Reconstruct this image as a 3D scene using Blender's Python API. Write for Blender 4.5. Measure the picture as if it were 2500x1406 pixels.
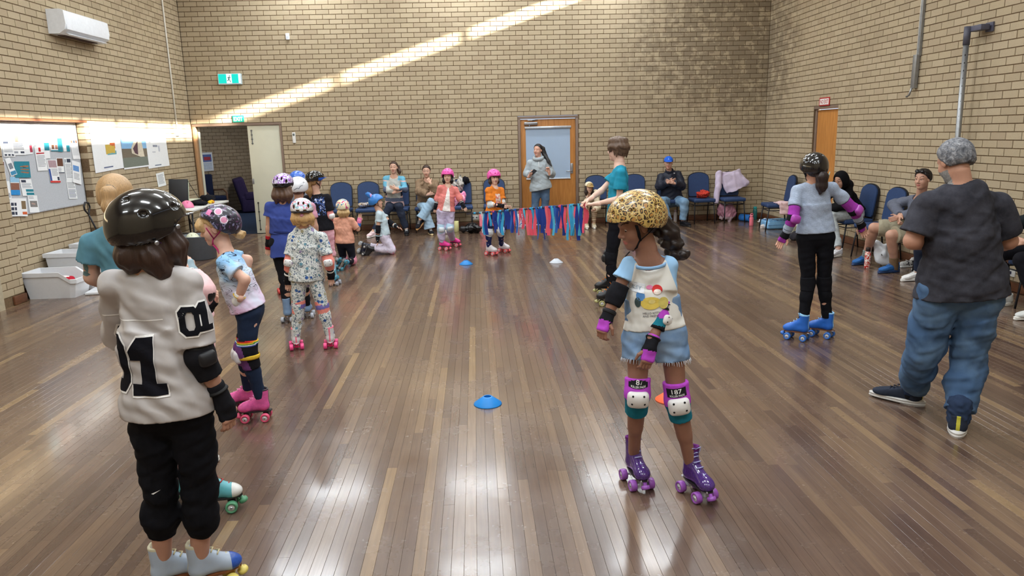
import bpy, bmesh, math, random
import numpy as np
from mathutils import Vector, Matrix
from mathutils.bvhtree import BVHTree

for _o in list(bpy.data.objects):
    bpy.data.objects.remove(_o, do_unlink=True)
SC = bpy.context.scene
COL = SC.collection
random.seed(7)
RNG = np.random.default_rng(7)

# ------------------------------------------------------------------ camera
# origin: back-left floor corner of the hall; +X along the back wall, +Y away from the camera, Z up (metres)
F_PX = 1785.78
PITCH, ROLL, YAW = 0.2082, -0.0252, 0.04533
CAM = np.array([5.382, -14.548, 1.807])
_fw = np.array([math.sin(YAW) * math.cos(PITCH), math.cos(YAW) * math.cos(PITCH), -math.sin(PITCH)])
_rt = np.array([math.cos(YAW), -math.sin(YAW), 0.0])
_up = np.cross(_rt, _fw)
C_R = math.cos(ROLL) * _rt + math.sin(ROLL) * _up
C_U = -math.sin(ROLL) * _rt + math.cos(ROLL) * _up
C_F = _fw
_cd = bpy.data.cameras.new('camera')
_cd.sensor_fit = 'HORIZONTAL'
_cd.sensor_width = 36.0
_cd.lens = F_PX / 2500.0 * 36.0
_cd.clip_start = 0.05
_co = bpy.data.objects.new('camera', _cd)
COL.objects.link(_co)
_m = Matrix.Identity(4)
for _i in range(3):
    _m[_i][0] = C_R[_i]; _m[_i][1] = C_U[_i]; _m[_i][2] = -C_F[_i]; _m[_i][3] = CAM[_i]
_co.matrix_world = _m
SC.camera = _co

ROOM_W, ROOM_H, ROOM_D = 11.14, 6.1, 16.6     # hall width, height, depth

# ------------------------------------------------------------------ world, sun, exposure
_w = bpy.data.worlds.new('world'); SC.world = _w; _w.use_nodes = True
_bg = _w.node_tree.nodes['Background']
_bg.inputs[0].default_value = (0.62, 0.78, 1.0, 1); _bg.inputs[1].default_value = 1.2
SUN_DIR = np.array([-1.0, 0.42, -0.314]); SUN_DIR /= np.linalg.norm(SUN_DIR)   # enters by the long high slot in the east wall
_sl = bpy.data.lights.new('sun', 'SUN'); _sl.energy = 60.0; _sl.angle = math.radians(0.8); _sl.color = (1.0, 0.93, 0.80)
_so = bpy.data.objects.new('sun', _sl); COL.objects.link(_so)
_so.rotation_euler = Vector(SUN_DIR).to_track_quat('-Z', 'Y').to_euler()
_so.location = (16, -6, 7)
SC.view_settings.view_transform = 'Standard'
SC.view_settings.look = 'None'
SC.view_settings.gamma = 1.0
SC.view_settings.use_curve_mapping = False
SC.view_settings.exposure = 0.03
LAMP_W = 54.0      # power of one ceiling fitting

# ------------------------------------------------------------------ picture <-> place
def ray(x, y):
    return C_F + (x - 1250.0) / F_PX * C_R + (703.0 - y) / F_PX * C_U
def G(x, y, z=0.0):
    d = ray(x, y); return CAM + (z - CAM[2]) / d[2] * d
def AY(x, y, Y):
    d = ray(x, y); return CAM + (Y - CAM[1]) / d[1] * d
def AX(x, y, X):
    d = ray(x, y); return CAM + (X - CAM[0]) / d[0] * d
def proj(P):
    d = np.asarray(P) - CAM; z = d @ C_F
    return np.stack([1250 + F_PX * (d @ C_R) / z, 703 - F_PX * (d @ C_U) / z, z], -1)

# ------------------------------------------------------------------ materials
def lin(c):
    c = np.asarray(c, float) / 255.0
    return tuple(np.where(c <= 0.04045, c / 12.92, ((c + 0.055) / 1.055) ** 2.4))
_mats = {}
class NT:
    def __init__(s, m):
        s.t = m.node_tree; s.n = s.t.nodes; s.l = s.t.links
        s.b = s.n['Principled BSDF']
    def add(s, kind, **kw):
        n = s.n.new(kind)
        for k, v in kw.items():
            if k.startswith('i_'):
                n.inputs[k[2:].replace('_', ' ')].default_value = v
            elif k[0] == 'I':
                n.inputs[int(k[1:])].default_value = v
            else:
                setattr(n, k, v)
        return n
    def link(s, a, b):
        s.l.new(a, b)
    def mix(s, fac, a, b, blend='MIX'):
        n = s.n.new('ShaderNodeMix'); n.data_type = 'RGBA'; n.blend_type = blend
        for sock, v in ((n.inputs[0], fac), (n.inputs[6], a), (n.inputs[7], b)):
            if hasattr(v, 'links'): s.l.new(v, sock)
            elif isinstance(v, (int, float)): sock.default_value = v
            else: sock.default_value = (*v[:3], 1)
        return n.outputs[2]
    def math(s, op, a, b=0.0, c=0.0):
        n = s.n.new('ShaderNodeMath'); n.operation = op
        for i, v in enumerate((a, b, c)):
            if hasattr(v, 'links'): s.l.new(v, n.inputs[i])
            else: n.inputs[i].default_value = v
        return n.outputs[0]
    def ramp(s, fac, stops, mode='LINEAR'):
        n = s.n.new('ShaderNodeValToRGB'); n.color_ramp.interpolation = mode
        e = n.color_ramp.elements
        while len(e) < len(stops): e.new(0.5)
        for el, (p, c) in zip(e, stops):
            el.position = p; el.color = (*c[:3], 1) if not isinstance(c, (int, float)) else (c, c, c, 1)
        s.l.new(fac, n.inputs[0]); return n.outputs[0]
    def obj(s, scale=None):
        tc = s.n.new('ShaderNodeTexCoord'); o = tc.outputs['Object']
        if scale is None: return o
        mp = s.n.new('ShaderNodeMapping'); mp.inputs['Scale'].default_value = scale
        s.l.new(o, mp.inputs[0]); return mp.outputs[0]
    def pos(s):
        return s.n.new('ShaderNodeNewGeometry').outputs['Position']
    def noise(s, vec, scale, detail=3, rough=0.55, dist=0.0):
        n = s.n.new('ShaderNodeTexNoise'); n.inputs['Scale'].default_value = scale
        n.inputs['Detail'].default_value = detail; n.inputs['Roughness'].default_value = rough
        n.inputs['Distortion'].default_value = dist
        s.l.new(vec, n.inputs['Vector']); return n.outputs['Fac']
    def voro(s, vec, scale, feature='F1', rnd=1.0):
        n = s.n.new('ShaderNodeTexVoronoi'); n.feature = feature
        n.inputs['Scale'].default_value = scale
        n.inputs['Randomness'].default_value = rnd
        s.l.new(vec, n.inputs['Vector']); return n
    def bump(s, h, strength=0.2, dist=0.01):
        n = s.n.new('ShaderNodeBump'); n.inputs['Strength'].default_value = strength
        n.inputs['Distance'].default_value = dist
        s.l.new(h, n.inputs['Height']); s.l.new(n.outputs[0], s.b.inputs['Normal'])
    def dot(s, vec, d):
        n = s.n.new('ShaderNodeVectorMath'); n.operation = 'DOT_PRODUCT'; s.l.new(vec, n.inputs[0]); n.inputs[1].default_value = tuple(float(q) for q in d); return n.outputs['Value']
    def col(s, sock): s.l.new(sock, s.b.inputs['Base Color'])

def newmat(name, rough=0.6, spec=0.4, metal=0.0, coat=0.0):
    m = bpy.data.materials.new(name); m.use_nodes = True
    t = NT(m); t.b.inputs['Roughness'].default_value = rough
    t.b.inputs['Specular IOR Level'].default_value = spec
    t.b.inputs['Metallic'].default_value = metal
    t.b.inputs['Coat Weight'].default_value = coat
    t.b.inputs['Coat Roughness'].default_value = 0.06
    return m, t

def M(rgb, rough=0.6, spec=0.4, metal=0.0, coat=0.0, var=0.12, vscale=25.0, stretch=None, bump=0.0, name=None):
    """plain coloured surface with a little grain; rgb in sRGB 0-255"""
    key = (tuple(rgb), rough, spec, metal, coat, var, vscale, stretch, bump)
    if key in _mats: return _mats[key]
    m, t = newmat(name or 'surface_%d' % len(_mats), rough, spec, metal, coat)
    c = lin(rgb)
    if var > 0:
        v = t.obj(stretch)
        f = t.noise(v, vscale, 4)
        lo = tuple(x * (1 - var) for x in c); hi = tuple(min(1, x * (1 + var)) for x in c)
        t.col(t.ramp(f, [(0.3, lo), (0.7, hi)]))
        if bump: t.bump(f, bump, 0.004)
    else:
        t.b.inputs['Base Color'].default_value = (*c, 1)
    _mats[key] = m
    return m
def cloth(rgb, var=0.09, vscale=45.0, **k): return M(rgb, rough=0.9, spec=0.15, var=var, vscale=vscale, bump=k.pop('bump', 0.12), **k)
def plastic(rgb, rough=0.35, **k): return M(rgb, rough=rough, spec=0.5, var=k.pop('var', 0.04), **k)
def hairmat(rgb, dark=0.58):
    key = ('hair', tuple(rgb), dark)
    if key in _mats: return _mats[key]
    m, t = newmat('hair_strands_%d' % len(_mats), 0.42, 0.45)
    c = lin(rgb)
    f = t.noise(t.obj((330, 330, 12)), 1.0, 4, 0.6, 0.6)
    t.col(t.ramp(f, [(0.25, tuple(x * dark for x in c)), (0.55, c), (0.8, tuple(min(1, x * 1.32) for x in c))]))
    t.bump(f, 0.4, 0.003)
    _mats[key] = m; return m
def skin(rgb):
    key = ('skin', tuple(rgb))
    if key in _mats: return _mats[key]
    m, t = newmat('skin_%d' % len(_mats), 0.5, 0.35)
    c = np.array(lin(rgb)); c = tuple(c * 0.88 + 0.12 * c.mean() * np.array([1.12, 0.96, 0.94])); f = t.noise(t.obj(), 14, 3)
    t.col(t.ramp(f, [(0.3, tuple(np.array(c) * (0.9, 0.86, 0.84))), (0.7, tuple(np.minimum(1, np.array(c) * (1.06, 1.03, 1.02))))]))
    t.b.inputs['Subsurface Weight'].default_value = 0.08
    t.b.inputs['Subsurface Radius'].default_value = (0.02, 0.008, 0.005)
    _mats[key] = m; return m

# ------------------------------------------------------------------ objects
def link(o, parent=None):
    COL.objects.link(o)
    if parent is not None: o.parent = parent
    return o
def tag(o, label=None, cat=None, group=None, kind=None):
    if label: o['label'] = label
    if cat: o['category'] = cat
    if group: o['group'] = group
    if kind: o['kind'] = kind
    return o
def empty(name, loc, label, cat, group=None, rz=0.0):
    o = bpy.data.objects.new(name, None); o.empty_display_size = 0.1
    o.location = tuple(loc); o.rotation_euler = (0, 0, rz)
    link(o); return tag(o, label, cat, group)
def mesh_data(name, v, f, mats=(), fm=None, smooth=False):
    me = bpy.data.meshes.new(name)
    v = np.asarray(v, np.float64).reshape(-1, 3)
    if isinstance(f, np.ndarray):
        nf, k = f.shape
        me.vertices.add(len(v)); me.vertices.foreach_set('co', v.ravel())
        me.loops.add(nf * k); me.loops.foreach_set('vertex_index', f.astype(np.int32).ravel())
        me.polygons.add(nf); me.polygons.foreach_set('loop_start', np.arange(0, nf * k, k, dtype=np.int32))
        me.polygons.foreach_set('loop_total', np.full(nf, k, np.int32))
        me.update(calc_edges=True)
    else:
        me.from_pydata([tuple(x) for x in v], [], [tuple(x) for x in f])
    for m in (mats if isinstance(mats, (list, tuple)) else [mats]): me.materials.append(m)
    n = len(me.polygons)
    if fm is not None: me.polygons.foreach_set('material_index', np.asarray(fm, np.int32))
    me.polygons.foreach_set('use_smooth', np.full(n, bool(smooth)))
    me.update(); return me
def mobj(name, v, f, mats, parent=None, fm=None, smooth=False, loc=None, rz=None):
    o = bpy.data.objects.new(name, mesh_data(name, v, f, mats, fm, smooth))
    link(o, parent)
    if loc is not None: o.location = tuple(loc)
    if rz is not None: o.rotation_euler = (0, 0, rz)
    return o
def dobj(name, me, parent=None, loc=None, mat=None):
    o = bpy.data.objects.new(name, me); link(o, parent)
    if mat is not None: o.matrix_local = mat
    elif loc is not None: o.location = tuple(loc)
    return o

class MB:
    """collects primitive pieces into one mesh; one material slot per distinct material"""
    def __init__(s): s.v = []; s.f = []; s.m = []; s.mats = []; s.sm = []
    def slot(s, m):
        if m not in s.mats: s.mats.append(m)
        return s.mats.index(m)
    def raw(s, v, f, m, smooth=False):
        b = len(s.v); s.v += [tuple(map(float, x)) for x in v]
        k = s.slot(m)
        for x in f: s.f.append(tuple(b + i for i in x)); s.m.append(k); s.sm.append(smooth)
        return s
    def box(s, c, h, m, R=None, bev=0.0):
        """box of half sizes h about c, chamfered by bev"""
        hx, hy, hz = h; c = np.asarray(c, float)
        if bev <= 0:
            P = np.array([(x, y, z) for x in (-hx, hx) for y in (-hy, hy) for z in (-hz, hz)])
            F = [(0, 1, 3, 2), (4, 6, 7, 5), (0, 4, 5, 1), (2, 3, 7, 6), (0, 2, 6, 4), (1, 5, 7, 3)]
        else:
            bm = bmesh.new(); bmesh.ops.create_cube(bm, size=2)
            for q in bm.verts: q.co = (q.co.x * hx, q.co.y * hy, q.co.z * hz)
            bmesh.ops.bevel(bm, geom=list(bm.edges), offset=bev, segments=2, profile=0.6, affect='EDGES')
            bm.verts.index_update(); P = np.array([q.co[:] for q in bm.verts]); F = [tuple(w.index for w in q.verts) for q in bm.faces]; bm.free()
        if R is not None: P = P @ np.asarray(R).T
        return s.raw(P + c, F, m, smooth=bev > 0)
    def tube(s, pts, r, m, seg=8, closed=False, caps=True, flat=None):
        """round tube along pts; r one radius or one per point; flat=(w,h,up) for a strap"""
        P = np.asarray(pts, float); n = len(P)
        r = np.full(n, r, float) if np.isscalar(r) else np.asarray(r, float)
        T = np.gradient(P, axis=0)
        if closed: T = np.roll(P, -1, 0) - np.roll(P, 1, 0)
        T /= np.linalg.norm(T, axis=1)[:, None] + 1e-12
        up = np.array([0, 0, 1.0]) if abs(T[0][2]) < 0.9 else np.array([1.0, 0, 0])
        V = []; a0 = None
        for i in range(n):
            if a0 is None: a = np.cross(T[i], up)
            else: a = a0 - T[i] * (a0 @ T[i])
            a /= np.linalg.norm(a) + 1e-12; a0 = a; b = np.cross(T[i], a)
            for k in range(seg):
                w = 2 * math.pi * (k + 0.5) / seg
                if flat: V.append(P[i] + a * math.cos(w) * flat[0] + b * math.sin(w) * flat[1])
                else: V.append(P[i] + (a * math.cos(w) + b * math.sin(w)) * r[i])
        F = []
        for i in range(n if closed else n - 1):
            j = (i + 1) % n
            for k in range(seg):
                k2 = (k + 1) % seg
                F.append((i * seg + k, j * seg + k, j * seg + k2, i * seg + k2))
        if caps and not closed:
            F.append(tuple(range(seg))); F.append(tuple((n - 1) * seg + k for k in reversed(range(seg))))
        return s.raw(V, F, m, smooth=True)
    def lathe(s, prof, m, c=(0, 0, 0), seg=20, R=None, smooth=True):
        """prof: list of (radius, height)"""
        V = []
        for (r_, z) in prof:
            for k in range(seg):
                w = 2 * math.pi * k / seg; V.append((r_ * math.cos(w), r_ * math.sin(w), z))
        F = []
        for i in range(len(prof) - 1):
            for k in range(seg):
                k2 = (k + 1) % seg; F.append((i * seg + k, i * seg + k2, (i + 1) * seg + k2, (i + 1) * seg + k))
        F.append(tuple(reversed(range(seg)))); F.append(tuple((len(prof) - 1) * seg + k for k in range(seg)))
        V = np.array(V)
        if R is not None: V = V @ np.asarray(R).T
        return s.raw(V + np.asarray(c, float), F, m, smooth)
    def quad(s, a, b, c, d, m): return s.raw([a, b, c, d], [(0, 1, 2, 3)], m)
    def prism(s, poly, depth, m, c=(0, 0, 0), R=None):
        """flat outline poly [(x,z)] extruded along local y by +-depth"""
        n = len(poly)
        V = np.array([(x, -depth, z) for x, z in poly] + [(x, depth, z) for x, z in poly])
        F = [tuple(range(n)), tuple(reversed(range(n, 2 * n)))] + [(i, n + i, n + (i + 1) % n, (i + 1) % n) for i in range(n)]
        if R is not None: V = V @ np.asarray(R).T
        return s.raw(V + np.asarray(c, float), F, m)
    def build(s, name, parent=None, loc=None, rz=None):
        me = mesh_data(name, s.v, s.f, s.mats, s.m)
        me.polygons.foreach_set('use_smooth', np.array(s.sm, bool))
        o = bpy.data.objects.new(name, me); link(o, parent)
        if loc is not None: o.location = tuple(loc)
        if rz is not None: o.rotation_euler = (0, 0, rz)
        return o
def rotz(a):
    c, s = math.cos(a), math.sin(a); return np.array([[c, -s, 0], [s, c, 0], [0, 0, 1.0]])
def rotx(a):
    c, s = math.cos(a), math.sin(a); return np.array([[1.0, 0, 0], [0, c, -s], [0, s, c]])
def roty(a):
    c, s = math.cos(a), math.sin(a); return np.array([[c, 0, s], [0, 1.0, 0], [-s, 0, c]])
def mat4(R, t):
    m = Matrix.Identity(4)
    for i in range(3):
        for j in range(3): m[i][j] = R[i][j]
        m[i][3] = t[i]
    return m

_txt = {}
def text_mesh(s, size=1.0, bold=0.0):
    """flat lettering in the x/y plane, centred; returns verts, faces"""
    key = (s, bold)
    if key not in _txt:
        cu = bpy.data.curves.new('lettering', 'FONT'); cu.body = s; cu.align_x = 'CENTER'; cu.align_y = 'CENTER'
        cu.offset = bold; cu.resolution_u = 3
        o = bpy.data.objects.new('lettering', cu)
        me = o.to_mesh(); V = np.array([q.co[:] for q in me.vertices]); F = [tuple(p.vertices) for p in me.polygons]
        o.to_mesh_clear(); bpy.data.objects.remove(o); bpy.data.curves.remove(cu)
        if len(V): V -= (V.max(0) + V.min(0)) / 2
        _txt[key] = (V, F)
    V, F = _txt[key]; return V * size, F
# ================================================================== the hall
BR_L, BR_H, SKIRT = 0.24, 0.0878, 0.11       # brick module, course, skirting height
DOOR_H = SKIRT + 23 * BR_H

# ---- brick material: tan, speckled, a few darker; soot-dark patches high on the back wall
def brick_material(seed_off=0.0, tint=(1, 1, 1), name='tan_brick'):
    m, t = newmat(name, 0.85, 0.2)
    oi = t.add('ShaderNodeObjectInfo'); ge = t.add('ShaderNodeNewGeometry')
    rnd = t.math('FRACT', t.math('ADD', t.math('MULTIPLY', oi.outputs['Random'], 7.31), t.math('MULTIPLY', ge.outputs['Random Per Island'], 5.17)))
    base = t.ramp(rnd, [(0.0, lin((170, 154, 128))), (0.25, lin((179, 163, 135))), (0.78, lin((184, 168, 141))), (1.0, lin((172, 155, 129)))])
    p = ge.outputs['Position']
    sp = t.noise(p, 150, 2, 0.6)
    spk = t.ramp(sp, [(0.60, 0.0), (0.70, 1.0)])
    c = t.mix(t.math('MULTIPLY', spk, 0.55), base, lin((105, 86, 66)))
    big = t.noise(p, 1.1, 3, 0.6)
    c = t.mix(t.math('MULTIPLY', t.ramp(big, [(0.35, 0.0), (0.75, 1.0)]), 0.18), c, lin((146, 128, 106)))
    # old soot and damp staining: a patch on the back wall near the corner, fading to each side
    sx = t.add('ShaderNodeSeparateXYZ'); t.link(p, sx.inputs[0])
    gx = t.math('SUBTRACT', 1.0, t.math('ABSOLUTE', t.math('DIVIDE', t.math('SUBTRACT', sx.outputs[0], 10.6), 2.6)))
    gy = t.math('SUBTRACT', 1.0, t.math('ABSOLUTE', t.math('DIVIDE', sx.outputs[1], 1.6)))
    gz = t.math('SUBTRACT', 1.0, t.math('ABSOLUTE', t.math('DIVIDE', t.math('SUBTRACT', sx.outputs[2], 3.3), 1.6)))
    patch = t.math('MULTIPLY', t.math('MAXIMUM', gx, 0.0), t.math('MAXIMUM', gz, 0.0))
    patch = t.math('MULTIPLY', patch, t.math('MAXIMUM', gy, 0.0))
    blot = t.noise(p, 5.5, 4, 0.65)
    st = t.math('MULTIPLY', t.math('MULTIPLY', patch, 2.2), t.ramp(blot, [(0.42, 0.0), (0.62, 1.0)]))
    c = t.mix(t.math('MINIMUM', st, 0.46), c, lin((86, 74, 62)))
    if tint != (1, 1, 1): c = t.mix(1.0, c, tint, 'MULTIPLY')
    t.col(c)
    t.bump(sp, 0.35, 0.003)
    return m
MAT_BRICK = brick_material()
MAT_MORTAR = M((112, 92, 70), rough=0.95, spec=0.1, var=0.2, vscale=40, name='dark_mortar')

def brick_mesh(L, depth=0.05, name='brick'):
    """face towards -y; origin at the lower front corner; chamfered arrises"""
    h = BR_H - 0.010; b = 0.002; l = L - 0.010
    V = [(0, b, 0), (l, b, 0), (l, b, h), (0, b, h), (b, 0, b), (l - b, 0, b), (l - b, 0, h - b), (b, 0, h - b),
         (0, depth, 0), (l, depth, 0), (l, depth, h), (0, depth, h)]
    F = [(4, 5, 6, 7), (0, 1, 5, 4), (1, 2, 6, 5), (2, 3, 7, 6), (3, 0, 4, 7), (8, 9, 1, 0), (9, 10, 2, 1), (10, 11, 3, 2), (11, 8, 0, 3)]
    return np.array(V), np.array([f for f in F])
_brick_me = {}
def brick_wall(wall, origin, ux, uy, L, z0, z1, holes, off=0.0, keep=300, mat=None, first=0.0):
    """lay stretcher bond bricks on a wall plane. origin: world corner, ux: along wall, uy: into the wall.
    holes: (u0,u1,z0,z1). The largest in the picture become single parts, the rest one joined part."""
    mat = mat or MAT_BRICK
    ux = np.array(ux, float); uy = np.array(uy, float)
    todo = []
    n = int(round((z1 - z0) / BR_H))
    for r_ in range(n):
        zb = z0 + r_ * BR_H
        u = first - (BR_L / 2 if r_ % 2 else 0.0) - off
        while u < L - 1e-6:
            a, b = max(u, 0.0), min(u + BR_L, L)
            segs = [(a, b)]
            for (h0, h1, q0, q1) in holes:
                if zb + BR_H * 0.5 > q0 and zb + BR_H * 0.5 < q1:
                    ns = []
                    for (s0, s1) in segs:
                        if h1 <= s0 or h0 >= s1: ns.append((s0, s1)); continue
                        if s0 < h0: ns.append((s0, h0))
                        if h1 < s1: ns.append((h1, s1))
                    segs = ns
            for (s0, s1) in segs:
                if s1 - s0 > 0.03: todo.append((s0, s1 - s0, zb))
            u += BR_L
    T = np.array(todo)
    c0 = np.asarray(origin) + ux * T[:, :1]; c0[:, 2] += T[:, 2]
    c1 = c0 + ux * T[:, 1:2]; c1[:, 2] += BR_H
    p0 = proj(c0); p1 = proj(c1)
    area = np.abs((p1[:, 0] - p0[:, 0]) * (p1[:, 1] - p0[:, 1]))
    mid = (p0 + p1) / 2
    ok = (p0[:, 2] > 0.3) & (p1[:, 2] > 0.3) & (mid[:, 0] > 5) & (mid[:, 0] < 2495) & (mid[:, 1] > 5) & (mid[:, 1] < 1400)
    order = np.argsort(-np.where(ok, area, -1))
    single = set(order[:keep].tolist())
    R = np.array([ux, uy, [0, 0, 1]]).T
    V = []; F = []
    for i, (s, l, zb) in enumerate(todo):
        l = round(l, 3)
        base = c0[i] + ux * 0.005 + np.array([0, 0, 0.005]) + uy * random.uniform(-0.0015, 0.0015)
        if i in single and ok[i]:
            if l not in _brick_me:
                v, f = brick_mesh(l); _brick_me[l] = {}
            key = id(mat)
            if key not in _brick_me[l]:
                v, f = brick_mesh(l); _brick_me[l][key] = mesh_data('brick', v, f, mat)
            dobj('brick', _brick_me[l][key], wall, mat=mat4(R, base))
        else:
            v, f = brick_mesh(l)
            F.append(f + len(V) * 12); V.append(v @ R.T + base)
    if V:
        o = mobj('bricks', np.concatenate(V), np.concatenate(F), mat, wall)
        tag(o, kind='stuff')
def slab(name, lo, hi, mat, holes_axis=None):
    b = MB(); lo = np.array(lo, float); hi = np.array(hi, float)
    b.box((lo + hi) / 2, (hi - lo) / 2, mat); o = b.build(name); return tag(o, kind='structure')
def multi_slab(name, boxes, mat):
    b = MB()
    for lo, hi in boxes:
        lo = np.array(lo, float); hi = np.array(hi, float); b.box((lo + hi) / 2, (hi - lo) / 2, mat)
    return tag(b.build(name), kind='structure')

# wall openings, along each wall
LD = (0.02, AY(695, 400, 0)[0], 0.0, DOOR_H)            # double door to the corridor
CD = (AY(1264, 300, 0)[0], AY(1412, 300, 0)[0], 0.0, DOOR_H)
rd0 = -AX(1985, 300, ROOM_W)[1]; rd1 = -AX(2046.5, 260, ROOM_W)[1]
RD = (rd0, rd1, 0.0, DOOR_H)
SLOT_Z0, SLOT_Z1 = 5.36, 5.64                              # high slot window that lets the sun in
W, H, D = ROOM_W, ROOM_H, ROOM_D
mo = 0.007   # joints are raked back from the brick face
wall_back = multi_slab('wall_back', [((-0.3, mo, -0.15), (LD[0], 0.11, H)), ((LD[1], mo, -0.15), (CD[0], 0.11, DOOR_H)), ((CD[1], mo, -0.15), (W + 0.3, 0.11, DOOR_H)),
                                     ((-0.3, mo, DOOR_H), (W + 0.3, 0.11, H))], MAT_MORTAR)
brick_wall(wall_back, (0, 0, 0), (1, 0, 0), (0, 1, 0), W, SKIRT, H - 0.02, [LD, CD], off=0.007)
wall_right = multi_slab('wall_right', [((W + mo, -RD[0], -0.15), (W + 0.11, 0.2, DOOR_H)), ((W + mo, -D, -0.15), (W + 0.11, -RD[1], DOOR_H)), ((W + mo, -D, DOOR_H), (W + 0.11, 0.2, SLOT_Z0)),
                                       ((W + mo, -D, SLOT_Z1), (W + 0.11, 0.2, H))], MAT_MORTAR)
brick_wall(wall_right, (W, 0, 0), (0, -1, 0), (1, 0, 0), D, SKIRT, H - 0.02, [RD, (0, D, SLOT_Z0, SLOT_Z1)], off=0.12)
# slot window high in the east wall: frame, mullions and panes
_alu = plastic((150, 150, 150), 0.4)
win = MB()
win.box((W + 0.05, -D / 2, SLOT_Z0 + 0.01), (0.05, D / 2, 0.01), _alu); win.box((W + 0.05, -D / 2, SLOT_Z1 - 0.01), (0.05, D / 2, 0.01), _alu)
win = tag(win.build('window_1'), kind='structure')
gm, gt = newmat('window_glass', 0.02)
_tr = gt.add('ShaderNodeBsdfTransparent'); _gl = gt.add('ShaderNodeBsdfGlossy'); _gl.inputs['Roughness'].default_value = 0.02
_mx = gt.add('ShaderNodeMixShader'); _mx.inputs[0].default_value = 0.08
gt.link(_tr.outputs[0], _mx.inputs[1]); gt.link(_gl.outputs[0], _mx.inputs[2]); gt.link(_mx.outputs[0], gt.n['Material Output'].inputs[0])
MULL = 1.03
nm = int(D / MULL)
for i in range(nm + 1):
    y = -0.43 - i * MULL
    b = MB(); b.box((W + 0.05, y, (SLOT_Z0 + SLOT_Z1) / 2), (0.045, 0.03, (SLOT_Z1 - SLOT_Z0) / 2 - 0.02), _alu); b.build('mullion', win)
    if i < nm:
        b = MB(); b.box((W + 0.06, y - MULL / 2, (SLOT_Z0 + SLOT_Z1) / 2), (0.003, MULL / 2 - 0.03, (SLOT_Z1 - SLOT_Z0) / 2 - 0.02), gm); b.build('pane', win)

# left wall with the notice-board recess
RC0, RC1 = -AX(205, 300, 0.0)[1], -G(57, 735)[1]        # recess runs between these distances from the back wall
RDEP = 0.115
wall_left = multi_slab('wall_left', [((-0.11, -RC0, -0.15), (-mo, 0.2, DOOR_H)), ((-0.11, -D, -0.15), (-mo, -RC1, DOOR_H)), ((-0.11, -D, DOOR_H), (-mo, 0.2, H)),
                                     ((-0.3, -RC1 - 0.1, -0.15), (-RDEP - mo, -RC0 + 0.1, DOOR_H))], MAT_MORTAR)
brick_wall(wall_left, (0, 0, 0), (0, -1, 0), (-1, 0, 0), D, SKIRT, H - 0.02, [(RC0, RC1, 0, DOOR_H)], off=0.02, keep=210)
brick_wall(wall_left, (-RDEP, -RC0, 0), (0, -1, 0), (-1, 0, 0), RC1 - RC0, SKIRT, DOOR_H, [], keep=70)
brick_wall(wall_left, (0, -RC0, 0), (-1, 0, 0), (0, 1, 0), RDEP, SKIRT, DOOR_H, [], keep=20)

# wall behind the camera
slab('wall_front', (-0.2, -D - 0.1, 0), (W + 0.2, -D, H), M((176, 160, 132), 0.9, var=0.1, vscale=6, name='painted_brick'))
# ceiling
slab('ceiling', (-0.3, -D - 0.1, H), (W + 0.3, 0.2, H + 0.1), M((226, 222, 212), 0.9, var=0.05, vscale=3, name='white_ceiling_board'))

# skirting of dark glazed brick
MAT_SKIRT = M((104, 66, 44), 0.5, 0.4, var=0.25, vscale=9, stretch=(1, 1, 4), name='brown_skirting')
def skirting(name, a, b, n):
    a = np.array(a, float); b = np.array(b, float); L = np.linalg.norm(b - a); u = (b - a) / L
    o = MB().box((a + b) / 2 + np.array([0, 0, SKIRT / 2 - 0.003]) - np.array(n) * 0.002, np.abs(u) * L / 2 + np.abs(np.array(n)) * 0.014 + np.array([0, 0, SKIRT / 2 - 0.006]), MAT_SKIRT, bev=0.004).build(name)
    return tag(o, kind='structure')
skirting('baseboard_back', (LD[1] + 0.05, 0, 0), (CD[0] - 0.01, 0, 0), (0, -1, 0))
skirting('baseboard_back', (CD[1] + 0.01, 0, 0), (W, 0, 0), (0, -1, 0))
skirting('baseboard_right', (W, -0.02, 0), (W, -RD[0] + 0.01, 0), (-1, 0, 0))
skirting('baseboard_right', (W, -RD[1] - 0.02, 0), (W, -D, 0), (-1, 0, 0))
skirting('baseboard_left', (0, -0.05, 0), (0, -RC0 + 0.01, 0), (1, 0, 0))
skirting('baseboard_left', (-RDEP, -RC0 - 0.01, 0), (-RDEP, -RC1, 0), (1, 0, 0))
skirting('baseboard_left', (0.01, -RC1 - 0.005, 0), (0.01, -RC1 - 0.24, 0), (1, 0, 0))
tag(MB().box((0.012, -RC1 - 0.50, 1.05), (0.02, 0.05, 1.05), M((176, 164, 140), 0.6)).build('trim_1'), kind='structure')

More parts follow.
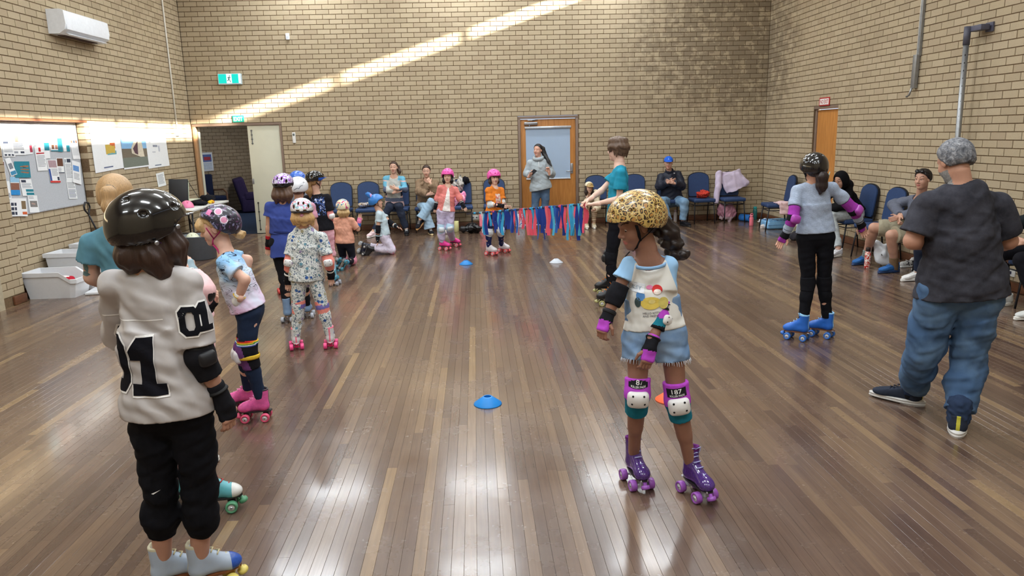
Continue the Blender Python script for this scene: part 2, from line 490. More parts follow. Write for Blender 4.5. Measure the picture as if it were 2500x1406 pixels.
# ---- floor of narrow hardwood strips running away from the camera
def floor_material():
    m, t = newmat('polished_hardwood', 0.24, 0.5, coat=0.35)
    oi = t.add('ShaderNodeObjectInfo'); ge = t.add('ShaderNodeNewGeometry')
    rnd = t.math('FRACT', t.math('ADD', t.math('MULTIPLY', oi.outputs['Random'], 9.7), t.math('MULTIPLY', ge.outputs['Random Per Island'], 6.3)))
    base = t.ramp(rnd, [(0.0, lin((84, 65, 56))), (0.3, lin((97, 76, 64))), (0.62, lin((107, 86, 71))), (0.86, lin((121, 98, 78))), (0.95, lin((146, 120, 88))), (1.0, lin((94, 74, 65)))])
    mp = t.add('ShaderNodeMapping'); mp.inputs['Scale'].default_value = (60, 2.2, 1); t.link(ge.outputs['Position'], mp.inputs[0])
    g = t.noise(mp.outputs[0], 1.0, 5, 0.65, 0.4)
    c = t.mix(t.math('MULTIPLY', t.ramp(g, [(0.35, 0.0), (0.7, 1.0)]), 0.4), base, lin((62, 44, 36)))
    wear = t.noise(ge.outputs['Position'], 1.3, 5, 0.7)
    c = t.mix(t.math('MULTIPLY', t.ramp(wear, [(0.45, 0.0), (0.78, 1.0)]), 0.2), c, lin((132, 110, 94)))
    scr = t.noise(ge.outputs['Position'], 85, 2, 0.7)
    c = t.mix(t.math('MULTIPLY', t.ramp(scr, [(0.70, 0.0), (0.80, 1.0)]), 0.15), c, lin((150, 134, 118)))
    t.col(c)
    r_ = t.ramp(t.noise(ge.outputs['Position'], 2.2, 5, 0.7), [(0.3, 0.17), (0.7, 0.33)])
    t.link(r_, t.b.inputs['Roughness'])
    bp = t.noise(ge.outputs['Position'], 26, 4, 0.7)
    t.bump(bp, 0.08, 0.004)
    t.b.inputs['Coat Roughness'].default_value = 0.12
    return m
MAT_FLOOR = floor_material()
floor = slab('floor', (-0.3, -D, -0.2), (W + 0.2, 0.11, -0.012), M((40, 28, 22), 0.9, var=0.1, name='dark_subfloor'))
PL_W = 0.055
pl = []
nrow = int(math.ceil((W + RDEP) / PL_W))
for r_ in range(nrow):
    x0 = -RDEP + r_ * PL_W
    y = -D + 0.0 - random.uniform(0, 2.5)
    while y < 0:
        l = random.uniform(1.1, 3.6)
        a, b = max(y, -D), min(y + l, 0.0)
        if b - a > 0.05: pl.append((x0, a, b))
        y += l
A = np.array(pl)
# pixel area of the part of each strip that lies in the frame
ya = np.maximum(A[:, 1], -12.35); yb = np.maximum(A[:, 2], -12.3)
pa = proj(np.stack([A[:, 0], ya, 0 * ya], -1)); pb = proj(np.stack([A[:, 0] + PL_W, ya, 0 * ya], -1)); pc = proj(np.stack([A[:, 0], yb, 0 * ya], -1)); pd = proj(np.stack([A[:, 0] + PL_W, yb, 0 * ya], -1))
area = ((pb[:, 0] - pa[:, 0]) + (pd[:, 0] - pc[:, 0])) / 2 * np.abs(pa[:, 1] - pc[:, 1])
cx = (pa[:, 0] + pd[:, 0]) / 2
area = np.where((cx > 0) & (cx < 2500) & (A[:, 2] > -12.3), area, -1)
big = set(np.argsort(-area)[:300].tolist())
def plank_geo(l):
    g, bv, t_ = 0.0003, 0.0007, 0.012
    x0, x1, y0, y1 = g, PL_W - g, g, l - g
    V = np.array([(x0, y0, -bv), (x1, y0, -bv), (x1, y1, -bv), (x0, y1, -bv), (x0 + bv, y0 + bv, 0), (x1 - bv, y0 + bv, 0), (x1 - bv, y1 - bv, 0), (x0 + bv, y1 - bv, 0),
                  (x0, y0, -t_), (x1, y0, -t_), (x1, y1, -t_), (x0, y1, -t_)])
    F = np.array([(4, 5, 6, 7), (0, 1, 5, 4), (1, 2, 6, 5), (2, 3, 7, 6), (3, 0, 4, 7), (8, 9, 1, 0), (9, 10, 2, 1), (10, 11, 3, 2), (11, 8, 0, 3)])
    return V, F
V = []; F = []
for i, (x0, a, b) in enumerate(pl):
    v, f = plank_geo(b - a)
    v = v + np.array([x0, a, 0.0])
    if i in big:
        mobj('plank', v - np.array([x0, a, 0]), f, MAT_FLOOR, floor, loc=(x0, a, 0))
    else:
        F.append(f + 12 * len(V)); V.append(v)
tag(mobj('planks', np.concatenate(V), np.concatenate(F), MAT_FLOOR, floor), kind='stuff')

# ---- ceiling lights: fluorescent battens hung on rods in rows across the hall
LAMP_Z = 5.22
def ceiling_lights():
    tube_m, tt = newmat('lit_tube', 0.4)
    tt.b.inputs['Emission Color'].default_value = (0.93, 0.97, 1.0, 1); tt.b.inputs['Emission Strength'].default_value = 6.0
    body_m = plastic((235, 235, 232), 0.4)
    for y, ra in zip((-0.8, -3.7, -6.6, -9.5, -12.4, -15.3), ('nearest the back wall', 'second from the back wall', 'third from the back wall', 'fourth from the back wall', 'fifth from the back wall', 'farthest from the back wall')):
        for x, rb in ((2.4, 'over the notice board side'), (5.2, 'over the middle of the hall'), (8.0, 'over the seated side')):
            r_ = empty('ceiling_light', (x, y, LAMP_Z), 'ceiling batten in the row ' + ra + ', ' + rb, 'ceiling light', 'fluorescent battens under the ceiling')
            b = MB(); b.box((0, 0, 0.03), (0.62, 0.11, 0.03), body_m, bev=0.008); b.build('housing', r_)
            for s in (-1, 1):
                b = MB(); b.tube([(-0.58, s * 0.05, -0.018), (0.58, s * 0.05, -0.018)], 0.014, tube_m, 8); b.build('tube', r_)
                b = MB(); b.tube([(s * 0.4, 0, 0.06), (s * 0.4, 0, H - LAMP_Z - 0.001)], 0.006, body_m, 6); b.build('hanging_rod', r_)
            ld = bpy.data.lights.new('batten_light', 'AREA'); ld.shape = 'RECTANGLE'; ld.size = 1.2; ld.size_y = 0.24; ld.energy = LAMP_W
            ld.color = (0.88, 0.945, 1.0)
            lo = bpy.data.objects.new('batten_light', ld); link(lo, r_); lo.location = (0, 0, -0.045)
            lu = bpy.data.lights.new('batten_uplight', 'AREA'); lu.shape = 'RECTANGLE'; lu.size = 1.2; lu.size_y = 0.2; lu.energy = LAMP_W * 0.35
            lu.color = ld.color
            lo = bpy.data.objects.new('batten_uplight', lu); link(lo, r_); lo.location = (0, 0, 0.075); lo.rotation_euler = (math.pi, 0, 0)
ceiling_lights()
# ================================================================== organic shapes: blended solids turned into meshes
def smin(a, b, k):
    if k <= 0: return np.minimum(a, b)
    h = np.clip(0.5 + 0.5 * (b - a) / k, 0, 1)
    return b + (a - b) * h - k * h * (1 - h)
class Sdf:
    def __init__(s): s.ops = []
    def cone(s, a, b, ra, rb, k=0.02, op='u'):
        s.ops.append((op, 'cone', (np.asarray(a, float), np.asarray(b, float), ra, rb), k)); return s
    def chain(s, pts, rs, k=0.02):
        for i in range(len(pts) - 1): s.cone(pts[i], pts[i + 1], rs[i], rs[i + 1], k)
        return s
    def ell(s, c, r, R=None, k=0.02, op='u'):
        s.ops.append((op, 'ell', (np.asarray(c, float), np.asarray(r, float) * np.ones(3), np.eye(3) if R is None else np.asarray(R, float)), k)); return s
    def etube(s, a, b, side, ra, rb, k=0.02, op='u', rnd=0.0):
        """elliptical tapering sleeve from a to b; side = wide axis, ra=(wide,deep) at a"""
        s.ops.append((op, 'etube', (np.asarray(a, float), np.asarray(b, float), np.asarray(side, float), ra, rb, rnd), k)); return s
    def box(s, c, h, R=None, rnd=0.01, k=0.0, op='u'):
        s.ops.append((op, 'box', (np.asarray(c, float), np.asarray(h, float), np.eye(3) if R is None else np.asarray(R, float), rnd), k)); return s
    def cut(s, p, n, k=0.0):
        s.ops.append(('cut', 'plane', (np.asarray(p, float), np.asarray(n, float)), k)); return s
    def fun(s, f): s.ops.append(('fun', 'fun', f, 0)); return s
    def add(s, other, k=0.02): s.ops.append(('u', 'sub', other, k)); return s
    def wrinkle(s, amp, freq=40.0, seed=0, axis=None):
        """soft cloth folds"""
        r = np.random.default_rng(seed + 11)
        ds = []
        for _ in range(4):
            d = r.normal(size=3)
            if axis is not None: d = d * 0.45 + np.asarray(axis) * np.sign(r.normal()) * 1.1
            d /= np.linalg.norm(d); ds.append((d * freq * r.uniform(0.5, 1.3), r.uniform(0, 6.28), r.normal(size=3) * freq * 0.45))
        def f(X, Y, Z, d):
            w = 0
            for (q, ph, q2) in ds:
                w = w + np.sin(q[0] * X + q[1] * Y + q[2] * Z + ph + 1.2 * np.sin(q2[0] * X + q2[1] * Y + q2[2] * Z))
            return d + amp * 0.5 * w
        return s.fun(f)
    def bounds(s):
        lo = np.full(3, 1e9); hi = -lo
        for op, kind, a, k in s.ops:
            if op != 'u': continue
            l, h = s._b(kind, a); lo = np.minimum(lo, l); hi = np.maximum(hi, h)
        return lo, hi
    @staticmethod
    def _b(kind, a):
        if kind == 'cone':
            r = np.array([[a[2]], [a[3]]]); p = np.array([a[0], a[1]]); return (p - r).min(0), (p + r).max(0)
        if kind == 'ell':
            e = np.sqrt(((a[2].T * a[1]) ** 2).sum(1)); return a[0] - e, a[0] + e
        if kind == 'etube':
            r = max(*a[3], *a[4]); p = np.array([a[0], a[1]]); return p.min(0) - r, p.max(0) + r
        if kind == 'box':
            e = np.abs(a[2].T) @ a[1] + a[3]; return a[0] - e, a[0] + e
        if kind == 'sub': return a.bounds()
    @staticmethod
    def _d(kind, a, X, Y, Z):
        if kind == 'cone':
            A, B, ra, rb = a; ab = B - A; L2 = max(ab @ ab, 1e-12)
            x = X - A[0]; y = Y - A[1]; z = Z - A[2]
            dt = x * ab[0] + y * ab[1] + z * ab[2]; t = np.clip(dt / L2, 0, 1)
            q = x * x + y * y + z * z - 2 * t * dt + t * t * L2
            return np.sqrt(np.maximum(q, 0)) - (ra + (rb - ra) * t)
        if kind == 'ell':
            c, r, R = a; x = X - c[0]; y = Y - c[1]; z = Z - c[2]
            u = [R[i][0] * x + R[i][1] * y + R[i][2] * z for i in range(3)]
            k0 = np.sqrt(sum((u[i] / r[i]) ** 2 for i in range(3))); k1 = np.sqrt(sum((u[i] / r[i] ** 2) ** 2 for i in range(3)))
            return k0 * (k0 - 1) / np.maximum(k1, 1e-6)
        if kind == 'etube':
            A, B, side, ra, rb, rnd = a; ab = B - A; L = np.linalg.norm(ab); n = ab / L
            u = side - n * (side @ n); u /= np.linalg.norm(u); v = np.cross(n, u)
            x = X - A[0]; y = Y - A[1]; z = Z - A[2]
            h = x * n[0] + y * n[1] + z * n[2]; t = np.clip(h / L, 0, 1)
            rx = ra[0] + (rb[0] - ra[0]) * t; ry = ra[1] + (rb[1] - ra[1]) * t
            p = (x * u[0] + y * u[1] + z * u[2]) / rx; q = (x * v[0] + y * v[1] + z * v[2]) / ry
            k0 = np.sqrt(p * p + q * q); k1 = np.sqrt((p / rx) ** 2 + (q / ry) ** 2)
            dr = k0 * (k0 - 1) / np.maximum(k1, 1e-6); da = np.maximum(-h, h - L)
            if rnd > 0:
                m = np.maximum(dr + rnd, da + rnd); return np.minimum(m, 0) + np.sqrt(np.maximum(dr + rnd, 0) ** 2 + np.maximum(da + rnd, 0) ** 2) - rnd
            return np.maximum(dr, da)
        if kind == 'box':
            c, h, R, rnd = a; x = X - c[0]; y = Y - c[1]; z = Z - c[2]
            q = [np.abs(R[i][0] * x + R[i][1] * y + R[i][2] * z) - (h[i] - rnd) for i in range(3)]
            return np.sqrt(sum(np.maximum(w, 0) ** 2 for w in q)) + np.minimum(np.maximum(np.maximum(q[0], q[1]), q[2]), 0) - rnd
    def eval(s, xs, ys, zs, depth=0):
        D = np.full((len(xs), len(ys), len(zs)), 1.0, np.float32)
        res = xs[1] - xs[0] if len(xs) > 1 else 0.01
        for op, kind, a, k in s.ops:
            if op in ('fun', 'cut'):
                X = xs[:, None, None]; Y = ys[None, :, None]; Z = zs[None, None, :]
                if op == 'fun': D = a(X, Y, Z, D).astype(np.float32)
                else:
                    p, n = a; e = (X - p[0]) * n[0] + (Y - p[1]) * n[1] + (Z - p[2]) * n[2]
                    D = np.maximum(D, e).astype(np.float32) if k <= 0 else -smin(-D, -e, k).astype(np.float32)
                continue
            lo, hi = s._b(kind, a); m = k * 1.2 + 3 * res
            i0, i1 = np.searchsorted(xs, [lo[0] - m, hi[0] + m]); j0, j1 = np.searchsorted(ys, [lo[1] - m, hi[1] + m]); k0, k1 = np.searchsorted(zs, [lo[2] - m, hi[2] + m])
            if i1 - i0 < 2 or j1 - j0 < 2 or k1 - k0 < 2: continue
            sl = (slice(i0, i1), slice(j0, j1), slice(k0, k1))
            if kind == 'sub': d = a.eval(xs[i0:i1], ys[j0:j1], zs[k0:k1])
            else: d = s._d(kind, a, xs[i0:i1][:, None, None], ys[j0:j1][None, :, None], zs[k0:k1][None, None, :])
            if op == 'u': D[sl] = smin(D[sl], d, k)
            else: D[sl] = -smin(-D[sl], d, k)        # 's': carve away
        return D
    def mesh(s, res, lo=None, hi=None):
        l, h = s.bounds()
        if lo is not None: l = np.maximum(l, lo)
        if hi is not None: h = np.minimum(h, hi)
        l = l - 3 * res; h = h + 3 * res
        ax = [np.arange(l[i], h[i] + res, res) for i in range(3)]
        D = s.eval(*ax)
        return surface_nets(D, l, res)
_CORN = np.array([(i, j, k) for i in (0, 1) for j in (0, 1) for k in (0, 1)])
_EDG = [(a, b) for a in range(8) for b in range(a + 1, 8) if np.abs(_CORN[a] - _CORN[b]).sum() == 1]
def surface_nets(D, org, res):
    D = D.copy()
    for ax in range(3):       # close the volume at its border
        sl = [slice(None)] * 3; sl[ax] = 0; D[tuple(sl)] = np.maximum(D[tuple(sl)], 1e-3); sl[ax] = -1; D[tuple(sl)] = np.maximum(D[tuple(sl)], 1e-3)
    S = D < 0
    n = S[:-1, :-1, :-1].astype(np.int8)
    for c in _CORN[1:]:
        n = n + S[c[0]:S.shape[0] - 1 + c[0], c[1]:S.shape[1] - 1 + c[1], c[2]:S.shape[2] - 1 + c[2]]
    act = (n > 0) & (n < 8)
    idx = np.argwhere(act)
    if len(idx) == 0: return np.zeros((0, 3)), np.zeros((0, 4), int)
    vals = np.stack([D[idx[:, 0] + c[0], idx[:, 1] + c[1], idx[:, 2] + c[2]] for c in _CORN], 1)
    acc = np.zeros((len(idx), 3)); cnt = np.zeros(len(idx))
    for a, b in _EDG:
        va, vb = vals[:, a], vals[:, b]; m = (va < 0) != (vb < 0)
        t = va[m] / (va[m] - vb[m])
        acc[m] += _CORN[a] + t[:, None] * (_CORN[b] - _CORN[a]); cnt[m] += 1
    V = (idx + acc / cnt[:, None]) * res + org
    num = np.full(act.shape, -1, np.int64); num[act] = np.arange(len(idx))
    Fs = []
    for ax in range(3):
        o1, o2 = [(1, 2), (2, 0), (0, 1)][ax]
        sa = [slice(1, -1)] * 3; sb = [slice(1, -1)] * 3
        sa[ax] = slice(0, -1); sb[ax] = slice(1, None)
        A = S[tuple(sa)]; B = S[tuple(sb)]
        e = np.argwhere(A != B)
        if len(e) == 0: continue
        flip = A[e[:, 0], e[:, 1], e[:, 2]]
        base = e.copy()
        for q in range(3):
            if q != ax: base[:, q] += 1
        def cell(d1, d2):
            c = base.copy(); c[:, o1] += d1; c[:, o2] += d2
            return num[c[:, 0], c[:, 1], c[:, 2]]
        q = np.stack([cell(-1, -1), cell(0, -1), cell(0, 0), cell(-1, 0)], 1)
        q[~flip] = q[~flip][:, ::-1]
        Fs.append(q)
    return V, np.concatenate(Fs)
def solid(name, sdf, res, mats, parent=None, base=(0, 0, 0), fm=None, lo=None, hi=None):
    """mesh a blended solid; fm(centroids world)->material index"""
    V, F = sdf.mesh(res, lo, hi)
    idx = fm(V[F].mean(1)) if fm is not None and len(F) else None
    return mobj(name, V - np.asarray(base), F, mats, parent, idx, True)
# ================================================================== people
wa = np.array
def yawv(d):
    a = math.radians(d); return np.array([math.sin(a), math.cos(a), 0.0])
def unit(v): v = np.asarray(v, float); return v / (np.linalg.norm(v) + 1e-12)
def lerp(a, b, t): return np.asarray(a) * (1 - t) + np.asarray(b) * t
M_EYE = M((198, 188, 180), 0.25, 0.5, var=0.0, name='eye_white')
M_IRIS = M((48, 32, 24), 0.2, 0.5, var=0.0, name='dark_iris')
M_LIP = M((176, 104, 96), 0.45, 0.4, var=0.05, name='lips')
M_BROW = M((62, 44, 34), 0.8, var=0.1, name='brow_hair')
M_BLACK = plastic((20, 20, 24), 0.45)
M_BLKCLOTH = cloth((26, 26, 31), var=0.2)
M_STEEL = M((170, 172, 178), 0.3, 0.5, metal=0.9, var=0.05, name='steel')

class Person:
    def __init__(s, label, Y0, J, hs=0.20, head=(0, 0), body=0, size=0.74, th=1.0, hw=None, hipw=None, tone=(205, 160, 135), res=0.008, fine=0.0045, name='person', brow=None, lips=None, face=True, ankle=0.15):
        s.Y0 = Y0; s.size = size; s.th = th; s.res = res; s.fine = fine; s.hs = hs; s.tone = tone; s.face = face
        s.J = {}
        for k, v in J.items():
            if k[0] == 'f':     # where the foot stands: ground pixel, or world point
                g = v if isinstance(v, np.ndarray) else G(v[0], v[1])
                s.J['a' + k[1:]] = np.array([g[0], g[1], ankle * size])
            elif isinstance(v, np.ndarray): s.J[k] = v
            else: s.J[k] = AY(v[0], v[1], Y0 + (v[2] if len(v) > 2 else 0.0))
        J = s.J
        s.hw = hw if hw else 0.165 * size; s.hipw = hipw if hipw else 0.088 * size
        s.up = unit(J['neck'] - J['pel']); f = yawv(body); s.fwd = unit(f - s.up * (f @ s.up)); s.side = np.cross(s.fwd, s.up)
        for q, sg in (('R', 1), ('L', -1)):
            J.setdefault('s' + q, J['neck'] + s.side * sg * s.hw - s.up * 0.058 * size)
            J.setdefault('hip' + q, J['pel'] + s.side * sg * s.hipw - s.up * 0.03 * size)
            J.setdefault('e' + q, J['s' + q] + s.side * sg * 0.05 * size - s.up * 0.28 * size)
            J.setdefault('w' + q, J['e' + q] - s.up * 0.25 * size + s.fwd * 0.05)
            if 'h' + q not in J: J['h' + q] = J['w' + q] + unit(J['w' + q] - J['e' + q]) * 0.15 * size
            if 'a' + q not in J: J['a' + q] = np.array([J['hip' + q][0], J['hip' + q][1], ankle * size])
            J.setdefault('k' + q, lerp(J['hip' + q], J['a' + q], 0.5) + s.fwd * 0.03)
        y, p = head[0], head[1]; roll = head[2] if len(head) > 2 else 0
        Rl = rotz(-math.radians(y)) @ rotx(-math.radians(p)) @ roty(math.radians(roll))   # local axes -> world
        s.HR = Rl; s.hc = J['head']; s.Rrows = Rl.T
        base = np.array([J['pel'][0], J['pel'][1], 0.0]); s.base = base
        s.root = empty(name, base, label, 'person')
        s.mskin = skin(tone); s.brow = brow or M_BROW; s.lips = lips or M_LIP
    # head-local point (units of head height) to world
    def hp(s, x, y, z): return s.hc + s.HR @ (np.array([x, y, z]) * s.hs)
    def add(s, name, sdf, mats, res=None, fm=None, parent=None, lo=None, hi=None):
        return solid(name, sdf, res or s.res, mats, parent or s.root, s.base, fm, lo, hi)
    def mb(s, name, b, parent=None):
        o = b.build(name, parent or s.root); o.location = tuple(-s.base) if parent is None else (0, 0, 0)
        if parent is not None: pass
        return o
    def limb(s, q): return [s.J['s' + q], s.J['e' + q], s.J['w' + q], s.J['h' + q]]
    def leg(s, q): return [s.J['hip' + q], s.J['k' + q], s.J['a' + q]]
    def r_arm(s): t = s.size * s.th; return (0.046 * t, 0.038 * t, 0.027 * t)
    def r_leg(s): t = s.size * s.th; return (0.085 * t, 0.060 * t, 0.040 * t)
    def torso(s, S, e=0.0, wf=1.0):
        """trunk of the body, grown outwards by e"""
        J = s.J; up, fw, sd = s.up, s.fwd, s.side; L = np.linalg.norm(J['neck'] - J['pel']); R = np.array([sd, fw, up]); t = s.th
        hw = s.hw
        S.ell(J['neck'] - up * L * 0.33, (hw * 0.80 * wf + e, (0.58 * hw) * t * wf + e, L * 0.37 + e * 0.6), R, 0.03)
        S.ell(J['neck'] - up * L * 0.68 + fw * 0.01 * t, (hw * 0.78 * t * wf + e, hw * 0.56 * t * wf + e, L * 0.33 + e), R, 0.05)
        S.ell(J['pel'] + up * 0.01, (s.hipw + 0.068 * s.size * t + e, 0.105 * s.size * t + e, 0.115 * s.size + e), R, 0.04)
        for q in 'RL':
            S.cone(J['neck'] - up * 0.02 * s.size, J['s' + q], 0.044 * s.size + e * 0.6, 0.037 * s.size * t + e * 0.8, 0.035)
    def hand(s, q, S, curl=0.35, spread=0.16, k=1.0, normal=None):
        w, h = s.J['w' + q], s.J['h' + q]; d = unit(h - w); t = 0.92 * s.size ** 0.6 * k
        n = normal if normal is not None else s.fwd
        n = np.asarray(n, float); n = unit(n - d * (n @ d)); x = np.cross(d, n)      # n: back of the hand faces n
        thumb = 1 if q == 'R' else -1
        thumb = -thumb
        S.cone(w - d * 0.05, w + d * 0.01, 0.026 * t, 0.024 * t, 0.01)
        S.box(w + d * 0.047 * t, (0.036 * t, 0.013 * t, 0.044 * t), np.array([x, n, d]), 0.012 * t, 0.012)
        for i, (o, ln) in enumerate(((0.027, 0.062), (0.009, 0.072), (-0.009, 0.067), (-0.026, 0.052))):
            a = w + d * 0.084 * t + x * o * thumb * t
            dd = unit(d + x * o * thumb * spread * 12)
            b = a + (dd * math.cos(curl * 0.9) - n * math.sin(curl * 0.9)) * ln * 0.52 * t
            c = b + (dd * math.cos(curl * 2.2) - n * math.sin(curl * 2.2)) * ln * 0.48 * t
            S.cone(a - d * 0.012 * t, b, 0.0092 * t, 0.0082 * t, 0.004); S.cone(b, c, 0.0082 * t, 0.0068 * t, 0.002)
        a = w + d * 0.022 * t + x * 0.03 * thumb * t
        b = a + unit(d * 0.75 + x * thumb * 0.7 - n * 0.35) * 0.038 * t
        c = b + unit(d * 0.95 + x * thumb * 0.12 - n * (0.3 + curl * 0.4)) * 0.032 * t
        S.cone(a, b, 0.0125 * t, 0.0100 * t, 0.008); S.cone(b, c, 0.0098 * t, 0.008 * t, 0.003)
    def body(s, curl=(0.35, 0.35), normals=(None, None), look=0.0, beard=None):
        J = s.J; S = Sdf(); s.torso(S, -0.006)
        ra, rl = s.r_arm(), s.r_leg()
        for q in 'RL':
            a = s.limb(q); S.cone(a[0], a[1], ra[0], ra[1], 0.02); S.cone(a[1], a[2], ra[1], ra[2], 0.015)
            S.cone(lerp(a[1], a[2], 0.1), lerp(a[1], a[2], 0.5), ra[1] * 1.02, ra[2] * 1.2, 0.015)
            g = s.leg(q); S.cone(g[0], g[1], rl[0], rl[1], 0.03); S.cone(g[1], g[2], rl[1] * 0.96, rl[2], 0.02)
            c = lerp(g[1], g[2], 0.3); S.cone(lerp(g[1], g[2], 0.15), lerp(g[1], g[2], 0.5), rl[1] * 0.98, rl[2] * 1.25, 0.02)
        nb = s.hp(0, -0.10, -0.24); rn = 0.185 * s.hs * 1.22
        S.cone(J['neck'] - s.up * 0.03 * s.size, nb, rn * 1.08, rn, 0.03)
        parts = [S.mesh(s.res)]
        # head
        Hd = Sdf(); hs = s.hs; R = s.Rrows
        Hd.cone(lerp(J['neck'], nb, 0.35), nb, rn * 1.04, rn, 0.0)
        Hd.ell(s.hp(0, -0.06, 0.13), np.array([0.325, 0.40, 0.365]) * hs, R, 0.06 * hs)
        Hd.ell(s.hp(0, 0.10, -0.16), np.array([0.255, 0.25, 0.32]) * hs, R, 0.12 * hs)
        Hd.ell(s.hp(0, 0.235, -0.385), np.array([0.115, 0.10, 0.095]) * hs, R, 0.10 * hs)
        for sx in (-1, 1):
            Hd.ell(s.hp(0.145 * sx, 0.2, -0.12), np.array([0.11, 0.12, 0.13]) * hs, R, 0.08 * hs)
            Hd.ell(s.hp(0.32 * sx, -0.04, -0.02), np.array([0.035, 0.085, 0.12]) * hs, R @ rotz(0.0), 0.03 * hs)
        Hd.ell(s.hp(0, 0.265, 0.10), np.array([0.215, 0.085, 0.06]) * hs, R, 0.07 * hs)
        for sx in (-1, 1): Hd.ell(s.hp(0.125 * sx, 0.40, 0.02), np.array([0.075, 0.085, 0.05]) * hs, R, 0.05 * hs, 's')
        Hd.cone(s.hp(0, 0.32, 0.05), s.hp(0, 0.41, -0.10), 0.035 * hs, 0.048 * hs, 0.05 * hs)
        for sx in (-1, 1): Hd.ell(s.hp(0.05 * sx, 0.365, -0.125), np.array([0.04, 0.04, 0.03]) * hs, R, 0.03 * hs)
        Hd.ell(s.hp(0, 0.335, -0.232), np.array([0.085, 0.035, 0.024]) * hs, R, 0.03 * hs)
        Hd.ell(s.hp(0, 0.325, -0.285), np.array([0.075, 0.035, 0.026]) * hs, R, 0.03 * hs)
        parts.append(Hd.mesh(s.fine))
        for i, q in enumerate('RL'):
            Hn = Sdf(); s.hand(q, Hn, curl[i], normal=normals[i]); parts.append(Hn.mesh(min(s.fine, 0.0042)))
        V = []; F = []; n = 0; o3 = 0
        for v, f in parts: V.append(v); F.append(f + n); n += len(v)
        V = np.concatenate(V); F = np.concatenate(F)
        C = (V[F].mean(1) - s.hc) @ s.HR / hs      # head-local centroids
        fm = np.zeros(len(F), int)
        if s.face:
            lip = ((C[:, 0] / 0.095) ** 2 + ((C[:, 2] + 0.258) / 0.05) ** 2 < 1) & (C[:, 1] > 0.28) & (np.abs(C).max(1) < 0.6)
            if beard is not None: fm[(C[:, 2] < -0.14 - 0.5 * np.clip(0.28 - np.abs(C[:, 1]), 0, 0.1)) & (C[:, 2] > -0.56) & (C[:, 1] > -0.04) & (np.abs(C[:, 0]) < 0.4) & ((np.abs(C[:, 0]) > 0.06) | (C[:, 2] < -0.2))] = 3
            fm[lip] = 1
            for sx in (-1, 1):
                x = C[:, 0] * sx
                br = (np.abs(C[:, 2] - (0.135 + 0.05 * np.sin(np.clip((x - 0.04) / 0.2, 0, 1) * 2.4))) < 0.0145) & (x > 0.045) & (x < 0.22) & (C[:, 1] > 0.18) & (np.abs(C).max(1) < 0.6)
                fm[br] = 2
        o = mobj('body', V - s.base, F, [s.mskin, s.lips, s.brow] + ([beard] if beard is not None else []), s.root, fm, True)
        s.body_o = o
        if s.face:
            for sx in (-1, 1):
                b = MB()
                def ball(c, r, m, seg=10, sq=1.0):
                    Vs = []; Fs = []
                    for i in range(seg + 1):
                        th = math.pi * i / seg
                        for k in range(seg): ph = 2 * math.pi * k / seg; Vs.append((r * math.sin(th) * math.cos(ph), r * math.sin(th) * math.sin(ph), r * sq * math.cos(th)))
                    for i in range(seg):
                        for k in range(seg): k2 = (k + 1) % seg; Fs.append((i * seg + k, (i + 1) * seg + k, (i + 1) * seg + k2, i * seg + k2))
                    b.raw(np.array(Vs) + c - s.base, Fs, m, True)
                ball(s.hp(0.122 * sx, 0.268, 0.022), 0.056 * hs, M_EYE, sq=0.55)
                ball(s.hp(0.122 * sx, 0.292 - 0.004, 0.022 - look), 0.037 * hs, M_IRIS, sq=0.75)
                b.build('eye', s.root)
        return o
    # ---- clothes
    def shirt(s, mats, sleeve=0.55, hem=1.05, ease=0.014, loose=0.02, wf=1.0, fold=0.004, seed=1, neck_r=None, fm=None, name='shirt', cuff=0.012, hemw=1.0, neckcut=True, arms='RL', res=None, cutdir=None):
        J = s.J; up, fw, sd = s.up, s.fwd, s.side; T = Sdf()
        s.torso(T, ease, wf); L = np.linalg.norm(J['neck'] - J['pel'])
        top = J['neck'] - up * L * 0.42; bot = J['neck'] - up * L * hem
        w0 = s.hw * 0.80 * wf + ease; d0 = s.hw * 0.60 * s.th * wf + ease
        rl = s.r_leg()[0]; w1 = max(s.hipw + rl * 0.92, s.hw * 0.78 * s.th) * hemw + ease + loose; d1 = max(0.105 * s.size * s.th, s.hw * 0.56 * s.th) * hemw + ease + loose
        T.etube(top, bot - up * 0.02, sd, (w0, d0), (w1, d1), 0.04)
        if fold: T.wrinkle(fold, 26 / max(s.size, 0.6), seed, up); T.wrinkle(fold * 0.45, 75 / max(s.size, 0.6), seed + 3, unit(up + 0.6 * sd))
        T.cut(bot, -up if cutdir is None else -unit(cutdir))
        ra = s.r_arm()
        for q in arms:
            a = s.limb(q); sl = Sdf()
            sv = sleeve if np.isscalar(sleeve) else sleeve['RL'.index(q)]
            r0 = 0.040 * s.size * s.th + ease * 0.9
            if sv <= 1.0:
                e = lerp(a[0], a[1], sv); d = unit(a[1] - a[0])
                sl.cone(a[0], e + d * 0.03, r0, ra[1] + ease + cuff + 0.004, 0.02)
            else:
                e = lerp(a[1], a[2], sv - 1); d = unit(a[2] - a[1])
                sl.cone(a[0], a[1], r0, ra[1] + ease + 0.006, 0.02); sl.cone(a[1], e + d * 0.03, ra[1] + ease + 0.006, ra[2] + ease * 0.7 + cuff, 0.02)
            if fold: sl.wrinkle(fold * 0.9, 42 / max(s.size, 0.6), seed + 5, d)
            sl.cut(e, d); T.add(sl, 0.025)
        if neckcut:
            r = neck_r or 0.068 * s.size + 0.004
            c = J['neck'] + up * 0.02; T.cone(c - up * 0.005 + fw * 0.012, c + up * 0.12 + fw * 0.04, r, r * 1.5, 0.012, 's')
        o = s.add(name, T, mats, res, fm); s.shirt_o = o; return o
